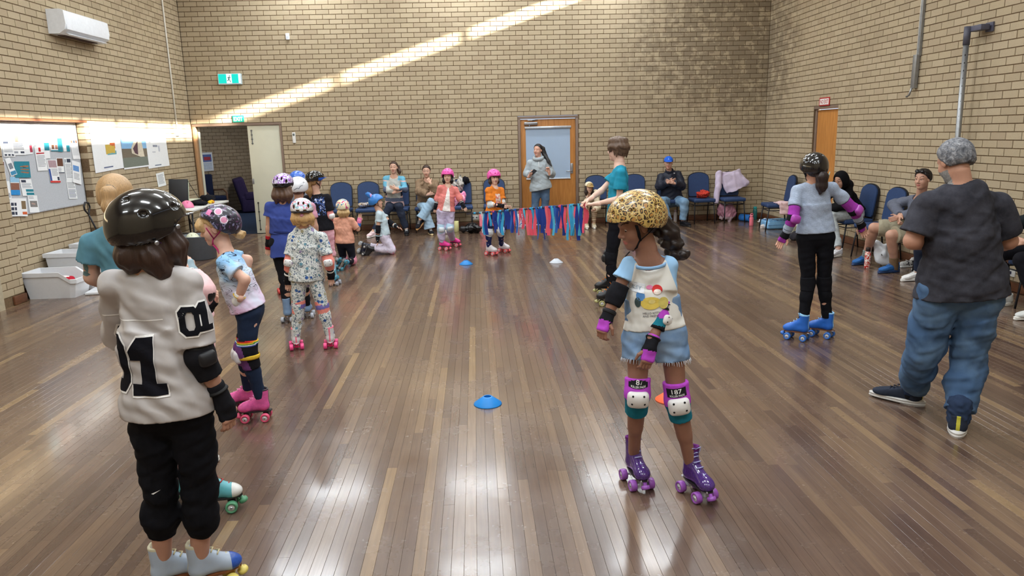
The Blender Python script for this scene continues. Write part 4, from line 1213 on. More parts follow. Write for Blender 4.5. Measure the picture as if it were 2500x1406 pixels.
# ================================================================== 1 the girl in the number jersey, near, seen from behind
p = Person('child in a silver football jersey numbered 01 and black gloss helmet, seen from behind', -11.86, dict(head=(372, 566, 0.02), neck=(362, 660, 0), pel=(412, 985, 0),
    eR=(487, 868, -0.04), wR=(548, 985, 0.0), hR=(571, 1066, 0.0), eL=(300, 842, 0.22), wL=(370, 900, 0.36), hL=(410, 900, 0.42),
    kR=(490, 1195, 0.03), kL=(392, 1200, 0.03), fR=(497, 1440), fL=(407, 1445)), hs=0.22, head=(38, -4), body=6, size=0.88, th=0.94, hw=0.140, tone=(190, 142, 118), res=0.0065, fine=0.0042)
p.body(curl=(0.5, 0.4), normals=(wa([0.5, -0.3, 0]), None))
MJ = satin((184, 179, 178))
jo = p.shirt([MJ, cloth((20, 20, 26)), cloth((236, 234, 232))], sleeve=0.86, hem=1.06, ease=0.018, loose=0.024, wf=1.0, fold=0.006, seed=4, cuff=0.016, neck_r=0.062, res=0.006)
MK = cloth((18, 18, 25), var=0.05); MW = cloth((238, 236, 234), var=0.03)
bp = p.pants(cloth((17, 17, 22), var=0.2), length=1.60, waist=0.12, ease=0.013, fold=0.0055, kneebag=0.013, flare=-0.004, res=0.0065)
p.helmet(BLACKSHELL, 'skate', k=1.22, visor=BLACKSHELL, strap=(96, 60, 130), off=(0, -0.03, 0.02))
b = MB()
for (y, z) in ((0.15, 0.09), (-0.25, -0.10)):
    c = p.hp(0.525, y, z); n = p.HR @ wa([1.0, 0, 0]); u = p.HR @ wa([0, 1.0, 0])
    b = MB(); b.lathe([(0.001, 0.0), (0.009, 0.001), (0.008, 0.005), (0.002, 0.006)], M_STEEL, c - p.base, 10, R=np.array([u, np.cross(n, u), n]).T); b.build('rivet', p.root)
hb = p.hp
p.hair((58, 38, 30), pts=[([hb(0, -0.30, -0.05), hb(0.0, -0.42, -0.32), hb(-0.05, -0.40, -0.50)], [0.055, 0.055, 0.03]),
                          ([hb(0.2, -0.22, -0.1), hb(0.27, -0.22, -0.38), hb(0.28, -0.10, -0.62), hb(0.30, 0.0, -0.80)], [0.045, 0.045, 0.038, 0.014]),
                          ([hb(-0.2, -0.22, -0.1), hb(-0.24, -0.30, -0.36), hb(-0.2, -0.3, -0.5)], [0.04, 0.045, 0.02]),
                          ([hb(0.30, 0.06, -0.05), hb(0.31, 0.12, -0.30), hb(0.30, 0.18, -0.62)], [0.03, 0.036, 0.012]), ([hb(0.27, 0.2, 0.02), hb(0.29, 0.24, -0.25), hb(0.28, 0.26, -0.6)], [0.026, 0.03, 0.012])], low=-0.45)
p.pad('elbow', 'R', M_BLKCLOTH, M((24, 24, 28), rough=0.5, var=0.05), dirn=wa([0.75, -0.62, 0.1]), rng=(0.72, 0.42), thick=0.020, holes=False)
p.guard('R', M_BLKCLOTH, M((18, 18, 20), 0.7), back=wa([0.6, -0.6, 0.0]), long=0.42)
p.guard('L', M_BLKCLOTH, M((18, 18, 20), 0.7), long=0.42)
_bs = M((168, 182, 200), rough=0.35, spec=0.5, var=0.03); _bt = M((46, 84, 170), rough=0.25, var=0.2, vscale=90)
for q, yw in (('R', 62), ('L', 62)):
    p.skate(q, yw, _bs, plastic((226, 208, 110)), laces=(216, 208, 170), toe=_bt, trim=cloth((200, 196, 170)), sole=plastic((120, 70, 40)), plate=plastic((196, 150, 60)))
# printed number, sleeve number, seam and stripes
def glyph1(h):   # block numeral one: base, stem, flag
    w = h * 0.58
    q = [(-w * 0.52, -h * 0.5, w * 0.52, -h * 0.30), (-w * 0.20, -h * 0.30, w * 0.24, h * 0.5), (-w * 0.52, h * 0.10, -w * 0.20, h * 0.26)]
    V = []; F = []
    for x0, y0, x1, y1 in q: F.append(tuple(range(len(V), len(V) + 4))); V += [(x0, y0), (x1, y0), (x1, y1), (x0, y1)]
    F.append(tuple(range(len(V), len(V) + 3))); V += [(-w * 0.52, h * 0.26), (-w * 0.20, h * 0.26), (-w * 0.20, h * 0.5)]
    return V, F
def glyph0(h, inner=0.42):
    w = h * 0.62; o = [(-0.5, -0.32), (-0.28, -0.5), (0.28, -0.5), (0.5, -0.32), (0.5, 0.32), (0.28, 0.5), (-0.28, 0.5), (-0.5, 0.32)]
    V = [(x * w, y * h) for x, y in o] + [(x * w * inner, y * h * 0.62) for x, y in o]
    return V, [(i, (i + 1) % 8, 8 + (i + 1) % 8, 8 + i) for i in range(8)]
rt = unit(p.side); up = p.up
def put(nm, VF, px, py, mat, off, right=rt, upv=up, ml=0.016, Yd=0.0, tgt=None):
    c = AY(px, py, p.Y0 + Yd)
    return decal(nm, VF[0], VF[1], c, right, upv, tgt or jo, mat, jo, p.base, off=off, maxlen=ml)
g1 = glyph1
put('back_number', g1(0.215), 398, 872, MK, 0.0046); put('back_number', glyph0(0.215), 302, 872, MK, 0.0046)
put('number_outline', g1(0.230), 398, 872, MW, 0.0032); put('number_outline', glyph0(0.230, 0.38), 302, 872, MW, 0.0032)
put('back_seam', quadpoly(-0.16, -0.0022, 0.13, 0.0022), 340, 770, MW, 0.0018)
sr = unit(wa([0.80, -0.60, 0.0])); sr = unit(np.cross(wa([0, 0, 1.0]), unit(wa([0.55, -0.83, 0]))))
put('sleeve_number', glyph0(0.105), 458, 782, MK, 0.0052, right=sr, upv=wa([-0.12, 0, 1.0]), Yd=-0.06, ml=0.012)
put('sleeve_number', g1(0.105), 498, 772, MK, 0.0052, right=sr, upv=wa([-0.12, 0, 1.0]), Yd=-0.06, ml=0.012)
put('number_outline', glyph0(0.118, 0.36), 458, 782, MW, 0.0036, right=sr, upv=wa([-0.12, 0, 1.0]), Yd=-0.06, ml=0.012)
put('number_outline', g1(0.118), 498, 772, MW, 0.0036, right=sr, upv=wa([-0.12, 0, 1.0]), Yd=-0.06, ml=0.012)
for dz, mm, hh in ((0.0, MK, 0.006), (0.012, MW, 0.004), (-0.012, MW, 0.003)):
    S = Sdf(); pts = []
    for a in np.linspace(0, 2 * math.pi, 25)[:-1]: pts.append(p.J['neck'] + up * (0.022 + dz - 0.014 * math.cos(a)) + p.side * math.cos(a + math.pi / 2) * (0.074 - dz * 0.6) + p.fwd * (math.sin(a + math.pi / 2) * (0.066 - dz * 0.6) + 0.016) - p.base)
    b = MB(); b.tube(pts, 0.005, mm, 6, closed=True, flat=(0.004, hh)); b.build('collar_stripe', jo)
tv, tf = text_mesh('IMPALA', 0.021, 0.01)
ep = [o for o in p.root.children if o.name.startswith('elbow_pad')][0]
c = AY(463, 838, p.Y0 - 0.05)
decal('label_patch', *quadpoly(-0.052, -0.018, 0.052, 0.018), c, sr, wa([-0.05, 0, 1.0]), ep, M((14, 14, 16), 0.8), ep, p.base, off=0.002, maxlen=0.02)
decal('lettering', tv, tf, c, sr, wa([-0.05, 0, 1.0]), ep, MW, ep, p.base, off=0.0032)
decal('tick_logo', [(-0.016, -0.003), (-0.008, -0.006), (0.018, 0.008), (-0.008, 0.0)], [(0, 1, 2, 3)], AY(391, 1190, p.Y0), wa([1.0, 0, 0]), wa([0, 0, 1.0]), bp, MW, bp, p.base, off=0.003)

# ================================================================== 2 pink hooded top, mostly hidden behind the jersey
p = Person('child in a pale pink top and blue-grey wrist guard, half hidden behind the number jersey', -11.15, dict(head=(384, 576, 0.02), neck=(418, 662, 0), pel=(462, 890, 0),
    eR=(492, 712, -0.10), wR=(470, 668, -0.02), hR=(459, 606, 0.03), eL=(466, 790, 0.12), wL=(506, 752, 0.10), hL=(520, 738, 0.10), kR=(470, 1065, 0.0), kL=(440, 1060, 0.08), fR=(512, 1248), fL=(433, 1232)), hs=0.205, head=(70, 8), body=70, size=0.80, tone=(214, 170, 148), res=0.008)
p.body(curl=(0.7, 0.7), normals=(wa([0.8, 0, 0.3]), None))
p.shirt(cloth((226, 184, 186)), sleeve=1.9, hem=1.1, ease=0.022, loose=0.02, fold=0.006)
p.pants(cloth((200, 160, 166)), length=1.85, ease=0.016)
p.hair((128, 92, 66), pts=[([p.hp(0, -0.3, 0), p.hp(0.05, -0.36, -0.4), p.hp(0.05, -0.30, -0.9)], [0.05, 0.05, 0.015]), ([p.hp(0.28, 0, 0), p.hp(0.3, 0.02, -0.45), p.hp(0.3, 0.06, -0.8)], [0.03, 0.035, 0.012])])
p.pad('elbow', 'R', M_BLKCLOTH, M_BLACK, dirn=wa([0.8, -0.4, -0.4])); p.pad('elbow', 'L', M_BLKCLOTH, M_BLACK)
p.guard('R', cloth((150, 172, 182)), cloth((232, 232, 228)), long=0.5); p.guard('L', M_BLKCLOTH, M_BLACK)
for q in 'RL': p.skate(q, 78, M((96, 176, 186), rough=0.35, var=0.06), plastic((86, 150, 112)), laces=(196, 84, 84), toe=plastic((226, 226, 222), 0.3), plate=plastic((40, 40, 44)), fs=0.9)

# ================================================================== 3 ponytailed woman in teal
p = Person('woman with a blond ponytail, teal T-shirt and tattooed arm beside the white tubs', -10.8, dict(head=(284, 484, 0.0), neck=(295, 556, 0), pel=(366, 765, 0.05),
    eL=(224, 676, 0.02), wL=(305, 712, 0.20), hL=(345, 706, 0.26), eR=(372, 660, 0.05), wR=(360, 720, 0.25)), hs=0.225, head=(-12, 6), body=-4, size=0.97, th=0.98, tone=(214, 172, 150), res=0.008, ankle=0.09)
p.body()
p.shirt(cloth((92, 138, 156), var=0.2, vscale=9), sleeve=0.50, hem=1.1, ease=0.018, loose=0.02, cuff=0.02, fold=0.005)
p.pants(cloth((38, 40, 48)), length=1.95, ease=0.012)
p.hair((184, 148, 104), wave=0.15, fold=0.0015, pts=[([p.hp(0, -0.40, 0.14), p.hp(0, -0.58, 0.10), p.hp(0.0, -0.58, -0.2), p.hp(0.02, -0.48, -0.62)], [0.024, 0.031, 0.034, 0.010])], low=-0.25)
b = MB(); b.lathe([(0.024, -0.012), (0.031, -0.008), (0.031, 0.008), (0.024, 0.012)], M_BLACK, p.hp(0, -0.47, 0.14) - p.base, 14, R=p.HR @ rotx(math.pi / 2)); b.build('hair_tie', p.root)
for q in 'RL': p.shoe(q, 22, cloth((48, 50, 58)), plastic((210, 208, 202)))
MT = M((88, 116, 118), 0.6, var=0.35, vscale=60)
for (x, y, sc, an) in ((215, 650, 0.034, 0.3), (222, 640, 0.028, -0.5), (232, 632, 0.024, 0.9), (212, 668, 0.030, 1.4), (240, 615, 0.018, 0.2), (222, 612, 0.016, -0.9)):
    leaf = [(0, -sc), (sc * 0.45, -sc * 0.3), (sc * 0.3, sc * 0.5), (0, sc), (-sc * 0.3, sc * 0.4), (-sc * 0.4, -sc * 0.4)]
    ca, sa = math.cos(an), math.sin(an); leaf = [(x_ * ca - y_ * sa, x_ * sa + y_ * ca) for x_, y_ in leaf]
    decal('tattoo', leaf, [tuple(range(6))], AY(x, y, p.Y0), C_R, C_U, p.body_o, MT, p.root, p.base, off=0.0016, maxlen=0.012)

# ================================================================== 4 tie-dye girl leaning forward, in profile
p = Person('child in a tie-dye T-shirt and dark camouflage helmet leaning forward in pink skates', -9.9, dict(head=(523, 558, 0.0), neck=(551, 618, 0.0), pel=(608, 752, 0),
    eL=(598, 682, -0.16), wL=(580, 736, -0.12), hL=(566, 752, -0.06), eR=(604, 634, 0.14), wR=(596, 690, 0.14), hR=(590, 720, 0.1), kL=(604, 858, -0.08), kR=(597, 851, 0.08), fL=(644, 1024), fR=(612, 1000)), hs=0.205, head=(-104, 14), body=-96, size=0.80, th=0.98, tone=(226, 180, 156), res=0.007)
p.body(curl=(0.6, 0.6))
p.shirt(pat_tiedye(), sleeve=0.62, hem=1.0, ease=0.014, loose=0.012, cuff=0.014, fold=0.005)
p.pants(cloth((36, 48, 72), var=0.08), length=1.9, ease=0.004, fold=0.002)
MC = pat_blotch('dark_camo_shell', [(92, 58, 96), (36, 34, 48), (36, 34, 48), (128, 124, 158), (36, 34, 48)], 34, 0.35, 0.5, 0.3)
ho = p.helmet(MC, 'skate', strap=(176, 56, 104), tilt=28, off=(0, -0.14, 0.03), k=1.16)
HR, hc = p.helm_frame; hl = lambda x, y, z: hc + HR @ (wa([x, y, z]) * p.hs)
MPK = M((226, 150, 184), 0.5, var=0.1); ds = unit(HR @ wa([-1.0, 0, 0.35])); hu = unit(HR @ wa([0.2, -0.35, 1.0])); hr = unit(np.cross(hu, ds))
for (u, v) in ((-0.028, 0.022), (0.026, -0.008)):
    P6 = [(math.cos(a) * 0.024 + u, math.sin(a) * 0.024 + v) for a in np.linspace(0, 6.283, 15)[:-1]]; P7 = [(math.cos(a) * 0.018 + u, math.sin(a) * 0.018 + v) for a in np.linspace(0, 6.283, 15)[:-1]]
    decal('heart_print', P6, [tuple(range(14))], hl(-0.4, -0.05, 0.34), hr, hu, ho, M((238, 226, 236), 0.5), ho, p.base, off=0.0015, maxlen=0.015)
    decal('heart_print', P7, [tuple(range(14))], hl(-0.4, -0.05, 0.34), hr, hu, ho, MPK, ho, p.base, off=0.0026, maxlen=0.015)
decal('sticker', *quadpoly(-0.013, -0.018, 0.013, 0.018), hl(-0.3, 0.30, 0.40), hr, hu, ho, M((228, 130, 178), 0.5), ho, p.base, off=0.002, maxlen=0.015)
p.hair((202, 166, 116), pts=[([p.hp(-0.12, 0.22, 0.32), p.hp(-0.16, 0.33, 0.18), p.hp(-0.2, 0.30, 0.04)], [0.02, 0.024, 0.01]), ([p.hp(0.02, 0.28, 0.33), p.hp(-0.02, 0.38, 0.2), p.hp(-0.06, 0.38, 0.08)], [0.022, 0.024, 0.01]), ([p.hp(0.16, 0.22, 0.32), p.hp(0.18, 0.33, 0.18), p.hp(0.2, 0.28, 0.06)], [0.02, 0.02, 0.01]),
                           ([p.hp(-0.05, -0.44, -0.22), p.hp(-0.05, -0.66, -0.40), p.hp(-0.05, -0.80, -0.38)], [0.018, 0.026, 0.008])], low=-0.3)
b = MB(); b.tube(np.array([p.hp(-0.16, 0.17, -0.44), p.hp(-0.24, 0.10, -0.6), p.hp(-0.25, 0.06, -0.86)]) - p.base, 0.004, cloth((176, 56, 104)), 6, flat=(0.010, 0.002)); b.build('strap_tail', p.root)
MWG = cloth((228, 226, 222)); MYE = cloth((222, 182, 60)); MPU = cloth((112, 66, 122))
p.guard('L', MWG, MYE, back=wa([-0.3, -0.9, 0]), long=0.35); p.guard('R', MWG, MYE, long=0.35)
RB = [cloth(c) for c in ((200, 40, 44), (236, 130, 40), (240, 208, 60), (60, 150, 76), (236, 236, 236), (60, 90, 180))]
def kfm(C, j, ax, d):
    h = -(C - j) @ ax; f = (C - j) @ d
    k = np.where(f > 0.012, 0, 7)
    for i in range(6): k = np.where((h > 0.048 + 0.0065 * (5 - i)) & (h <= 0.048 + 0.0065 * (6 - i)), 1 + i, k)
    return k
for q in 'LR':
    o = p.pad('knee', q, [MPU] + RB + [M_BLKCLOTH], plastic((224, 220, 226)), fm=kfm, rng=(0.66, 0.30), thick=0.014, holes=False)
    b = MB(); j = p.J['k' + q]; ax = unit(p.J['a' + q] - j)
    P = [j + ax * 0.03 + (wa([math.cos(a), math.sin(a), 0]) * 0.068) - p.base for a in np.linspace(0, 6.283, 19)[:-1]]
    b.tube(P, 0.01, MYE, 6, closed=True, flat=(0.003, 0.014)); b.build('strap', o)
_pk = M((220, 92, 158), rough=0.3, spec=0.5, var=0.15, vscale=50)
for q in 'LR': p.skate(q, -94, _pk, plastic((224, 84, 120)), laces=(236, 160, 200), trim=plastic((28, 28, 34)), plate=plastic((26, 26, 30)), fs=0.86)

# ================================================================== 5 blue dress
p = Person('child in a royal blue dress and purple marbled bike helmet, seen from behind', -7.27, dict(head=(692, 456, 0.0), neck=(694, 494, 0), pel=(694, 590, 0),
    eL=(657, 556, 0.0), wL=(657, 594, 0.02), hL=(654, 628, 0.02), eR=(734, 556, 0.03), wR=(737, 600, 0.06), kL=(694, 680), kR=(738, 676), fL=(704, 786), fR=(752, 776)), hs=0.205, head=(2, 0), body=-8, size=0.82, tone=(200, 152, 124), res=0.008)
p.body()
MD = cloth((62, 78, 148), var=0.06)
S = Sdf(); J = p.J
p.shirt(MD, sleeve=0.42, hem=0.80, ease=0.014, loose=-0.01, cuff=0.016, fold=0.004, name='dress_top')
S.etube(J['pel'] + p.up * 0.10, J['pel'] - wa([0, 0, 0.15]), p.side, (0.115, 0.09), (0.155, 0.13), 0); S.wrinkle(0.006, 26, 5, p.side); p.add('dress_skirt', S, MD)
b = MB(); c = J['pel'] + p.up * 0.105
b.tube([c + p.side * math.cos(a) * 0.122 + p.fwd * math.sin(a) * 0.098 - p.base for a in np.linspace(0, 6.283, 25)[:-1]], 0.01, cloth((40, 50, 100)), 6, closed=True, flat=(0.005, 0.012)); b.build('waist_tie', p.root)
p.pants(M_BLKCLOTH, length=1.95, waist=0.05, ease=0.004, fold=0.002, name='leggings')
p.helmet([pat_blotch('purple_marble_shell', [(76, 54, 104), (206, 200, 224), (150, 90, 184), (226, 222, 236), (96, 60, 120)], 30, 0.25, 0.5, 0.4), M_BLACK], 'bike', fm=lambda L: (L[:, 2] < 0.20).astype(int), k=1.14)
p.hair((92, 66, 50), pts=[([p.hp(x, -0.24, -0.05), p.hp(x * 1.3, -0.32, -0.40), p.hp(x * 1.5, -0.3, -0.72)], [0.046, 0.048, 0.012]) for x in (-0.2, 0.0, 0.2)], low=-0.4)
p.guard('L', [M_BLKCLOTH, cloth((170, 34, 44))], None, fm=lambda C, w, d, n: (((C - w) @ d > 0.035) | ((C - w) @ d < -0.045)).astype(int), long=0.5); p.guard('R', M_BLKCLOTH, M_BLACK)
_lb = M((122, 150, 184), rough=0.3, spec=0.5, var=0.06)
for q, yw in (('L', 4), ('R', -6)): p.skate(q, yw, _lb, plastic((176, 180, 190)), laces=(210, 216, 226), sole=plastic((110, 78, 44)), high=0.29, fs=0.86)

# ================================================================== 6 leafy print outfit
p = Person('child in a matching leafy print top and leggings with pink wheeled skates, seen from behind', -8.3, dict(head=(738, 520, 0.0), neck=(741, 556, 0), pel=(748, 670, 0),
    sL=(716, 580, 0.0), sR=(786, 580, 0), eL=(707, 640, -0.02), wL=(703, 680, 0.03), hL=(704, 704, 0.06), eR=(803, 640, -0.02), wR=(808, 668, 0.06), hR=(809, 690, 0.1), kL=(729, 745), kR=(787, 747), fL=(725, 853), fR=(808, 850)), hs=0.198, head=(-10, 4), body=-12, size=0.72, tone=(212, 166, 140), res=0.007)
p.body()
FL = pat_floral()
p.shirt(FL, sleeve=0.70, hem=1.12, ease=0.016, loose=0.012, cuff=0.012, fold=0.004); p.pants(FL, length=1.95, ease=0.008, fold=0.003, name='leggings')
p.helmet([pat_blotch('pink_white_shell', [(214, 92, 130), (236, 228, 230), (150, 200, 214), (228, 130, 160), (240, 236, 236)], 32, 0.28, 0.5, 0.4), plastic((210, 206, 204)), plastic((52, 50, 54))], 'bike', fm=lambda L: np.where(L[:, 2] < 0.10, 2, np.where(L[:, 2] < 0.20, 1, 0)), k=1.14)
b = MB(); b.lathe([(0.001, -0.006), (0.017, -0.005), (0.015, 0.006), (0.001, 0.008)], M((196, 130, 150), 0.5), p.hp(0, -0.52, -0.08) - p.base, 14, R=p.HR @ rotx(math.pi / 2)); b.build('fit_dial', p.root)
cu = []
for i in range(9):
    a = -1.3 + 2.6 * i / 8; x = 0.32 * math.sin(a); y = -0.06 - 0.30 * math.cos(a)
    cu.append(([p.hp(x, y, -0.05), p.hp(x * 1.1, y * 1.1, -0.25), p.hp(x * 1.15 + 0.03 * (-1) ** i, y * 1.15, -0.40 - 0.05 * (i % 3))], [0.026, 0.030, 0.012]))
p.hair((196, 156, 104), pts=cu, low=-0.35, fold=0.006)
MCP = cloth((232, 142, 130)); MLV = cloth((120, 110, 176)); MCAP = plastic((226, 226, 226))
def padfm(C, j, ax, d):
    h = (C - j) @ ax; return np.where(np.abs(h) < 0.02, 1, 0)
for q in 'LR':
    p.pad('elbow', q, MCP, MCAP, dirn=wa([0, -1.0, 0.15]), rng=(0.62, 0.50), thick=0.016, capk=1.25)
    p.pad('knee', q, [MCP, MLV], MCAP, fm=padfm, rng=(0.80, 0.26), thick=0.010)
    p.guard(q, M_BLKCLOTH, cloth((226, 226, 224)), long=0.4)
_ws = M((214, 212, 214), rough=0.35, var=0.04)
for q, yw in (('L', -16), ('R', -8)): p.skate(q, yw, _ws, plastic((232, 70, 134)), laces=(236, 110, 150), trim=cloth((238, 128, 150)), plate=plastic((196, 24, 84)), sole=plastic((222, 220, 222)), fs=0.80)

# ================================================================== 7 + 8 two children half hidden in the queue
p = Person('child in a white helmet with a grey line logo, beyond the blue dress', -6.15, dict(head=(729, 462, 0), neck=(731, 494, 0), pel=(735, 588, 0), fL=(692, 717), fR=(738, 722)), hs=0.205, head=(8, 0), body=0, size=0.78, tone=(206, 160, 134), res=0.010)
p.body(); p.shirt(cloth((206, 150, 170)), sleeve=0.6, hem=1.1); p.pants(pat_floral(), length=1.9, ease=0.01)
ho = p.helmet(M((222, 224, 228), rough=0.2, spec=0.5, coat=0.4, var=0.02), 'skate', k=1.2)
b = MB(); L = [(-0.05, -0.03), (-0.01, -0.005), (0.005, -0.012), (0.02, 0.018), (0.04, 0.03)]
for i in range(4):
    (x0, y0), (x1, y1) = L[i], L[i + 1]; n = unit(wa([-(y1 - y0), x1 - x0])) * 0.0028
    decal('helmet_logo', [(x0 - n[0], y0 - n[1]), (x1 - n[0], y1 - n[1]), (x1 + n[0], y1 + n[1]), (x0 + n[0], y0 + n[1])], [(0, 1, 2, 3)], AY(737, 462, p.Y0), C_R, C_U, ho, M((90, 98, 110), 0.4), ho, p.base, off=0.002, maxlen=0.02)
p.hair((96, 70, 52))
for q, yw in (('L', -20), ('R', 0)): p.skate(q, yw, _ws, plastic((206, 62, 56)), laces=(230, 120, 150), plate=plastic((200, 110, 130)), fs=0.8)
p = Person('child whose plain blue helmet just shows above the white one', -5.0, dict(head=(727, 444, 0), neck=(728, 474, 0), pel=(732, 560, 0)), hs=0.205, head=(0, 0), body=0, size=0.80, tone=(206, 160, 134), res=0.011)
p.body(); p.shirt(cloth((120, 124, 134)), sleeve=0.6, hem=1.1); p.pants(cloth((60, 64, 76)), length=1.9)
p.helmet(M((58, 104, 196), rough=0.3, spec=0.5, coat=0.2, var=0.05), 'skate', k=1.2); p.hair((70, 50, 40))
for q in 'LR': p.skate(q, 0, plastic((70, 74, 84)), plastic((90, 100, 120)), fs=0.8)

# ================================================================== 9 black T-shirt, ponytail
p = Person('child in a black printed T-shirt and pink trousers with a black and blue helmet', -5.43, dict(head=(770, 442, 0), neck=(773, 476, 0), pel=(784, 560, 0),
    eR=(806, 526, -0.03), wR=(806, 556, 0.10), eL=(748, 524, 0.02), wL=(752, 560, 0.08), kL=(778, 620), kR=(806, 618), fL=(775, 690), fR=(816, 697)), hs=0.20, head=(42, 2), body=14, size=0.79, tone=(214, 172, 148), res=0.009)
p.body()
p.shirt([M_BLKCLOTH, pat_blotch('blue_white_print', [(30, 30, 36), (30, 30, 36), (60, 88, 150), (206, 212, 226), (34, 36, 46)], 34)], sleeve=0.72, hem=1.02, ease=0.02, loose=0.018, cuff=0.016, fm=lambda C: ((np.abs(C[:, 0] - (p.J['neck'][0] + 0.03)) < 0.085) & (np.abs(C[:, 2] - 1.0) < 0.11) & (C[:, 1] < p.J['pel'][1] - 0.03)).astype(int))
p.pants(cloth((222, 168, 180)), length=1.15, ease=0.02, fold=0.006); 
for q in 'LR':
    S = Sdf(); S.cone(p.J['k' + q], p.J['a' + q], 0.05, 0.04, 0); p.add('sock', S, cloth((160, 196, 214)))
p.helmet([BLACKSHELL, plastic((36, 84, 176), 0.25)], 'bike', fm=lambda L: ((L[:, 2] < 0.22) & (L[:, 1] > -0.1)).astype(int), visor=plastic((36, 84, 176), 0.3), k=1.12)
p.hair((150, 116, 76), pts=[([p.hp(-0.05, -0.40, -0.12), p.hp(-0.06, -0.52, -0.2), p.hp(-0.04, -0.46, -0.6), p.hp(0, -0.42, -0.95)], [0.022, 0.036, 0.04, 0.012])])
p.pad('elbow', 'R', cloth((228, 150, 148)), MCAP, dirn=wa([0.6, -0.7, 0]), rng=(0.66, 0.5), thick=0.014, capk=1.2); p.guard('R', M_BLKCLOTH, M_BLACK); p.guard('L', M_BLKCLOTH, M_BLACK)
for q in 'LR': p.skate(q, 6, M((70, 150, 176), rough=0.35, var=0.1), plastic((160, 164, 176)), laces=(226, 226, 226), fs=0.8)
# ================================================================== 10 kneeling, peach top
def kneel_skate(p, q, toe_dir, shaft_dir, boot, wheel, **k):
    """skate of a kneeling child: toe_dir and shaft_dir in world"""
    fs = k.get('fs', p.size); z = unit(shaft_dir); y = unit(np.asarray(toe_dir) - z * (np.asarray(toe_dir) @ z)); x = np.cross(y, z)
    R = np.stack([x, y, z], 1); a = p.J['a' + q]; pos = a - R @ (wa([0, -0.06, 0.17]) * fs)
    return p.skate(q, 0, boot, wheel, M4=mat4(R, pos - p.base), **k)
p = Person('kneeling child in a peach top and cream painted helmet, one hand raised', -4.1, dict(head=(837, 508, 0), neck=(839, 532, 0), pel=(842, 590, 0), eL=(815, 562, 0.0), wL=(818, 586, 0.12), eR=(874, 560, 0.02), wR=(877, 541, 0.02), hR=(880, 518, 0.02),
    kL=wa([3.42, -3.92, 0.07]), kR=wa([3.57, -4.02, 0.07]), aL=wa([3.40, -4.26, 0.10]), aR=wa([3.52, -4.34, 0.10])), hs=0.195, head=(-14, 4), body=4, size=0.70, tone=(220, 178, 152), res=0.009)
p.body(curl=(0.2, 0.4))
p.shirt(cloth((222, 162, 138), var=0.12, vscale=30), sleeve=0.85, hem=1.05, ease=0.014, loose=0.012, fold=0.005)
p.pants(cloth((34, 34, 44)), length=1.75, ease=0.006, fold=0.003)
p.helmet(pat_blotch('painted_cream_shell', [(196, 70, 120), (232, 222, 196), (230, 220, 176), (70, 120, 176), (232, 220, 180)], 16, 0.3, 0.5, 0.3), 'skate', k=1.12)
p.hair((206, 172, 120), pts=[([p.hp(x, -0.22, -0.05), p.hp(x * 1.2, -0.3, -0.35), p.hp(x * 1.3, -0.28, -0.62)], [0.04, 0.042, 0.012]) for x in (-0.18, 0.0, 0.18)], low=-0.35)
p.guard('R', [cloth((226, 130, 170)), cloth((60, 110, 190))], None, fm=lambda C, w, d, n: ((C - w) @ d < -0.02).astype(int), long=0.6); p.guard('L', cloth((226, 130, 170)), None)
for q in 'LR':
    p.pad('knee', q, cloth((226, 150, 170)), MCAP, dirn=wa([0, 0.6, -0.5]))
_tb = M((44, 140, 176), rough=0.3, var=0.15, vscale=40)
kneel_skate(p, 'L', wa([-0.3, -0.5, -0.8]), wa([0.1, 0.9, -0.25]), _tb, plastic((60, 130, 150)), laces=(236, 236, 232), fs=0.78)
kneel_skate(p, 'R', wa([-0.5, -0.5, -0.7]), wa([0.2, 0.9, -0.25]), _tb, plastic((60, 130, 150)), laces=(236, 236, 232), fs=0.78)

# ================================================================== 11 kneeling in profile, blue eared helmet
p = Person('kneeling child in profile with a bright blue helmet that has two upright ears', -3.07, dict(head=(920, 494, 0), neck=(926, 515, 0), pel=(937, 574, 0), eR=(923, 561, -0.14), wR=(922, 583, -0.13), hR=(923, 602, -0.12), eL=(956, 546, 0.05), wL=(968, 553, 0.0), hL=(984, 560, -0.02),
    kR=wa([4.03, -3.14, 0.07]), kL=wa([4.01, -2.96, 0.07]), aR=wa([3.72, -3.16, 0.10]), aL=wa([3.62, -2.94, 0.12])), hs=0.195, head=(90, -12), body=88, size=0.70, tone=(214, 168, 142), res=0.009)
p.body(curl=(0.3, 0.25))
p.shirt(cloth((186, 204, 212), var=0.06), sleeve=0.5, hem=1.0, ease=0.014, loose=0.012, fold=0.004)
p.pants(cloth((214, 206, 224)), length=1.85, ease=0.016, fold=0.006)
MBL = M((48, 122, 200), rough=0.35, spec=0.5, coat=0.2, var=0.12, vscale=20)
ho = p.helmet(MBL, 'skate', k=1.16, vents=False)
for sx in (-1, 1):
    S = Sdf(); S.ell(p.hp(0.30 * sx, -0.42, 0.66), wa([0.06, 0.13, 0.32]) * p.hs * 1.15, (p.HR @ rotx(math.radians(34)) @ roty(math.radians(18 * sx))).T, 0); e = p.add('helmet_ear', S, [MBL, M((206, 150, 190), 0.5)], 0.005, fm=lambda C: (((C - p.hc) @ p.HR)[:, 1] / p.hs > -0.33).astype(int)); e.parent = ho
p.hair((52, 38, 34))
for q in 'RL':
    p.pad('elbow', q, M_BLKCLOTH, plastic((150, 176, 190)), rng=(0.7, 0.4)); p.guard(q, M_BLKCLOTH, cloth((170, 196, 206)), long=0.5); p.pad('knee', q, pat_dots((232, 150, 180), (246, 226, 234), 60), None, dirn=wa([0.6, 0, -0.6]))
kneel_skate(p, 'R', wa([-0.45, 0, -0.9]), wa([0.9, 0, -0.25]), plastic((28, 28, 34), 0.3), plastic((36, 36, 40)), laces=(40, 40, 46), fs=0.8)
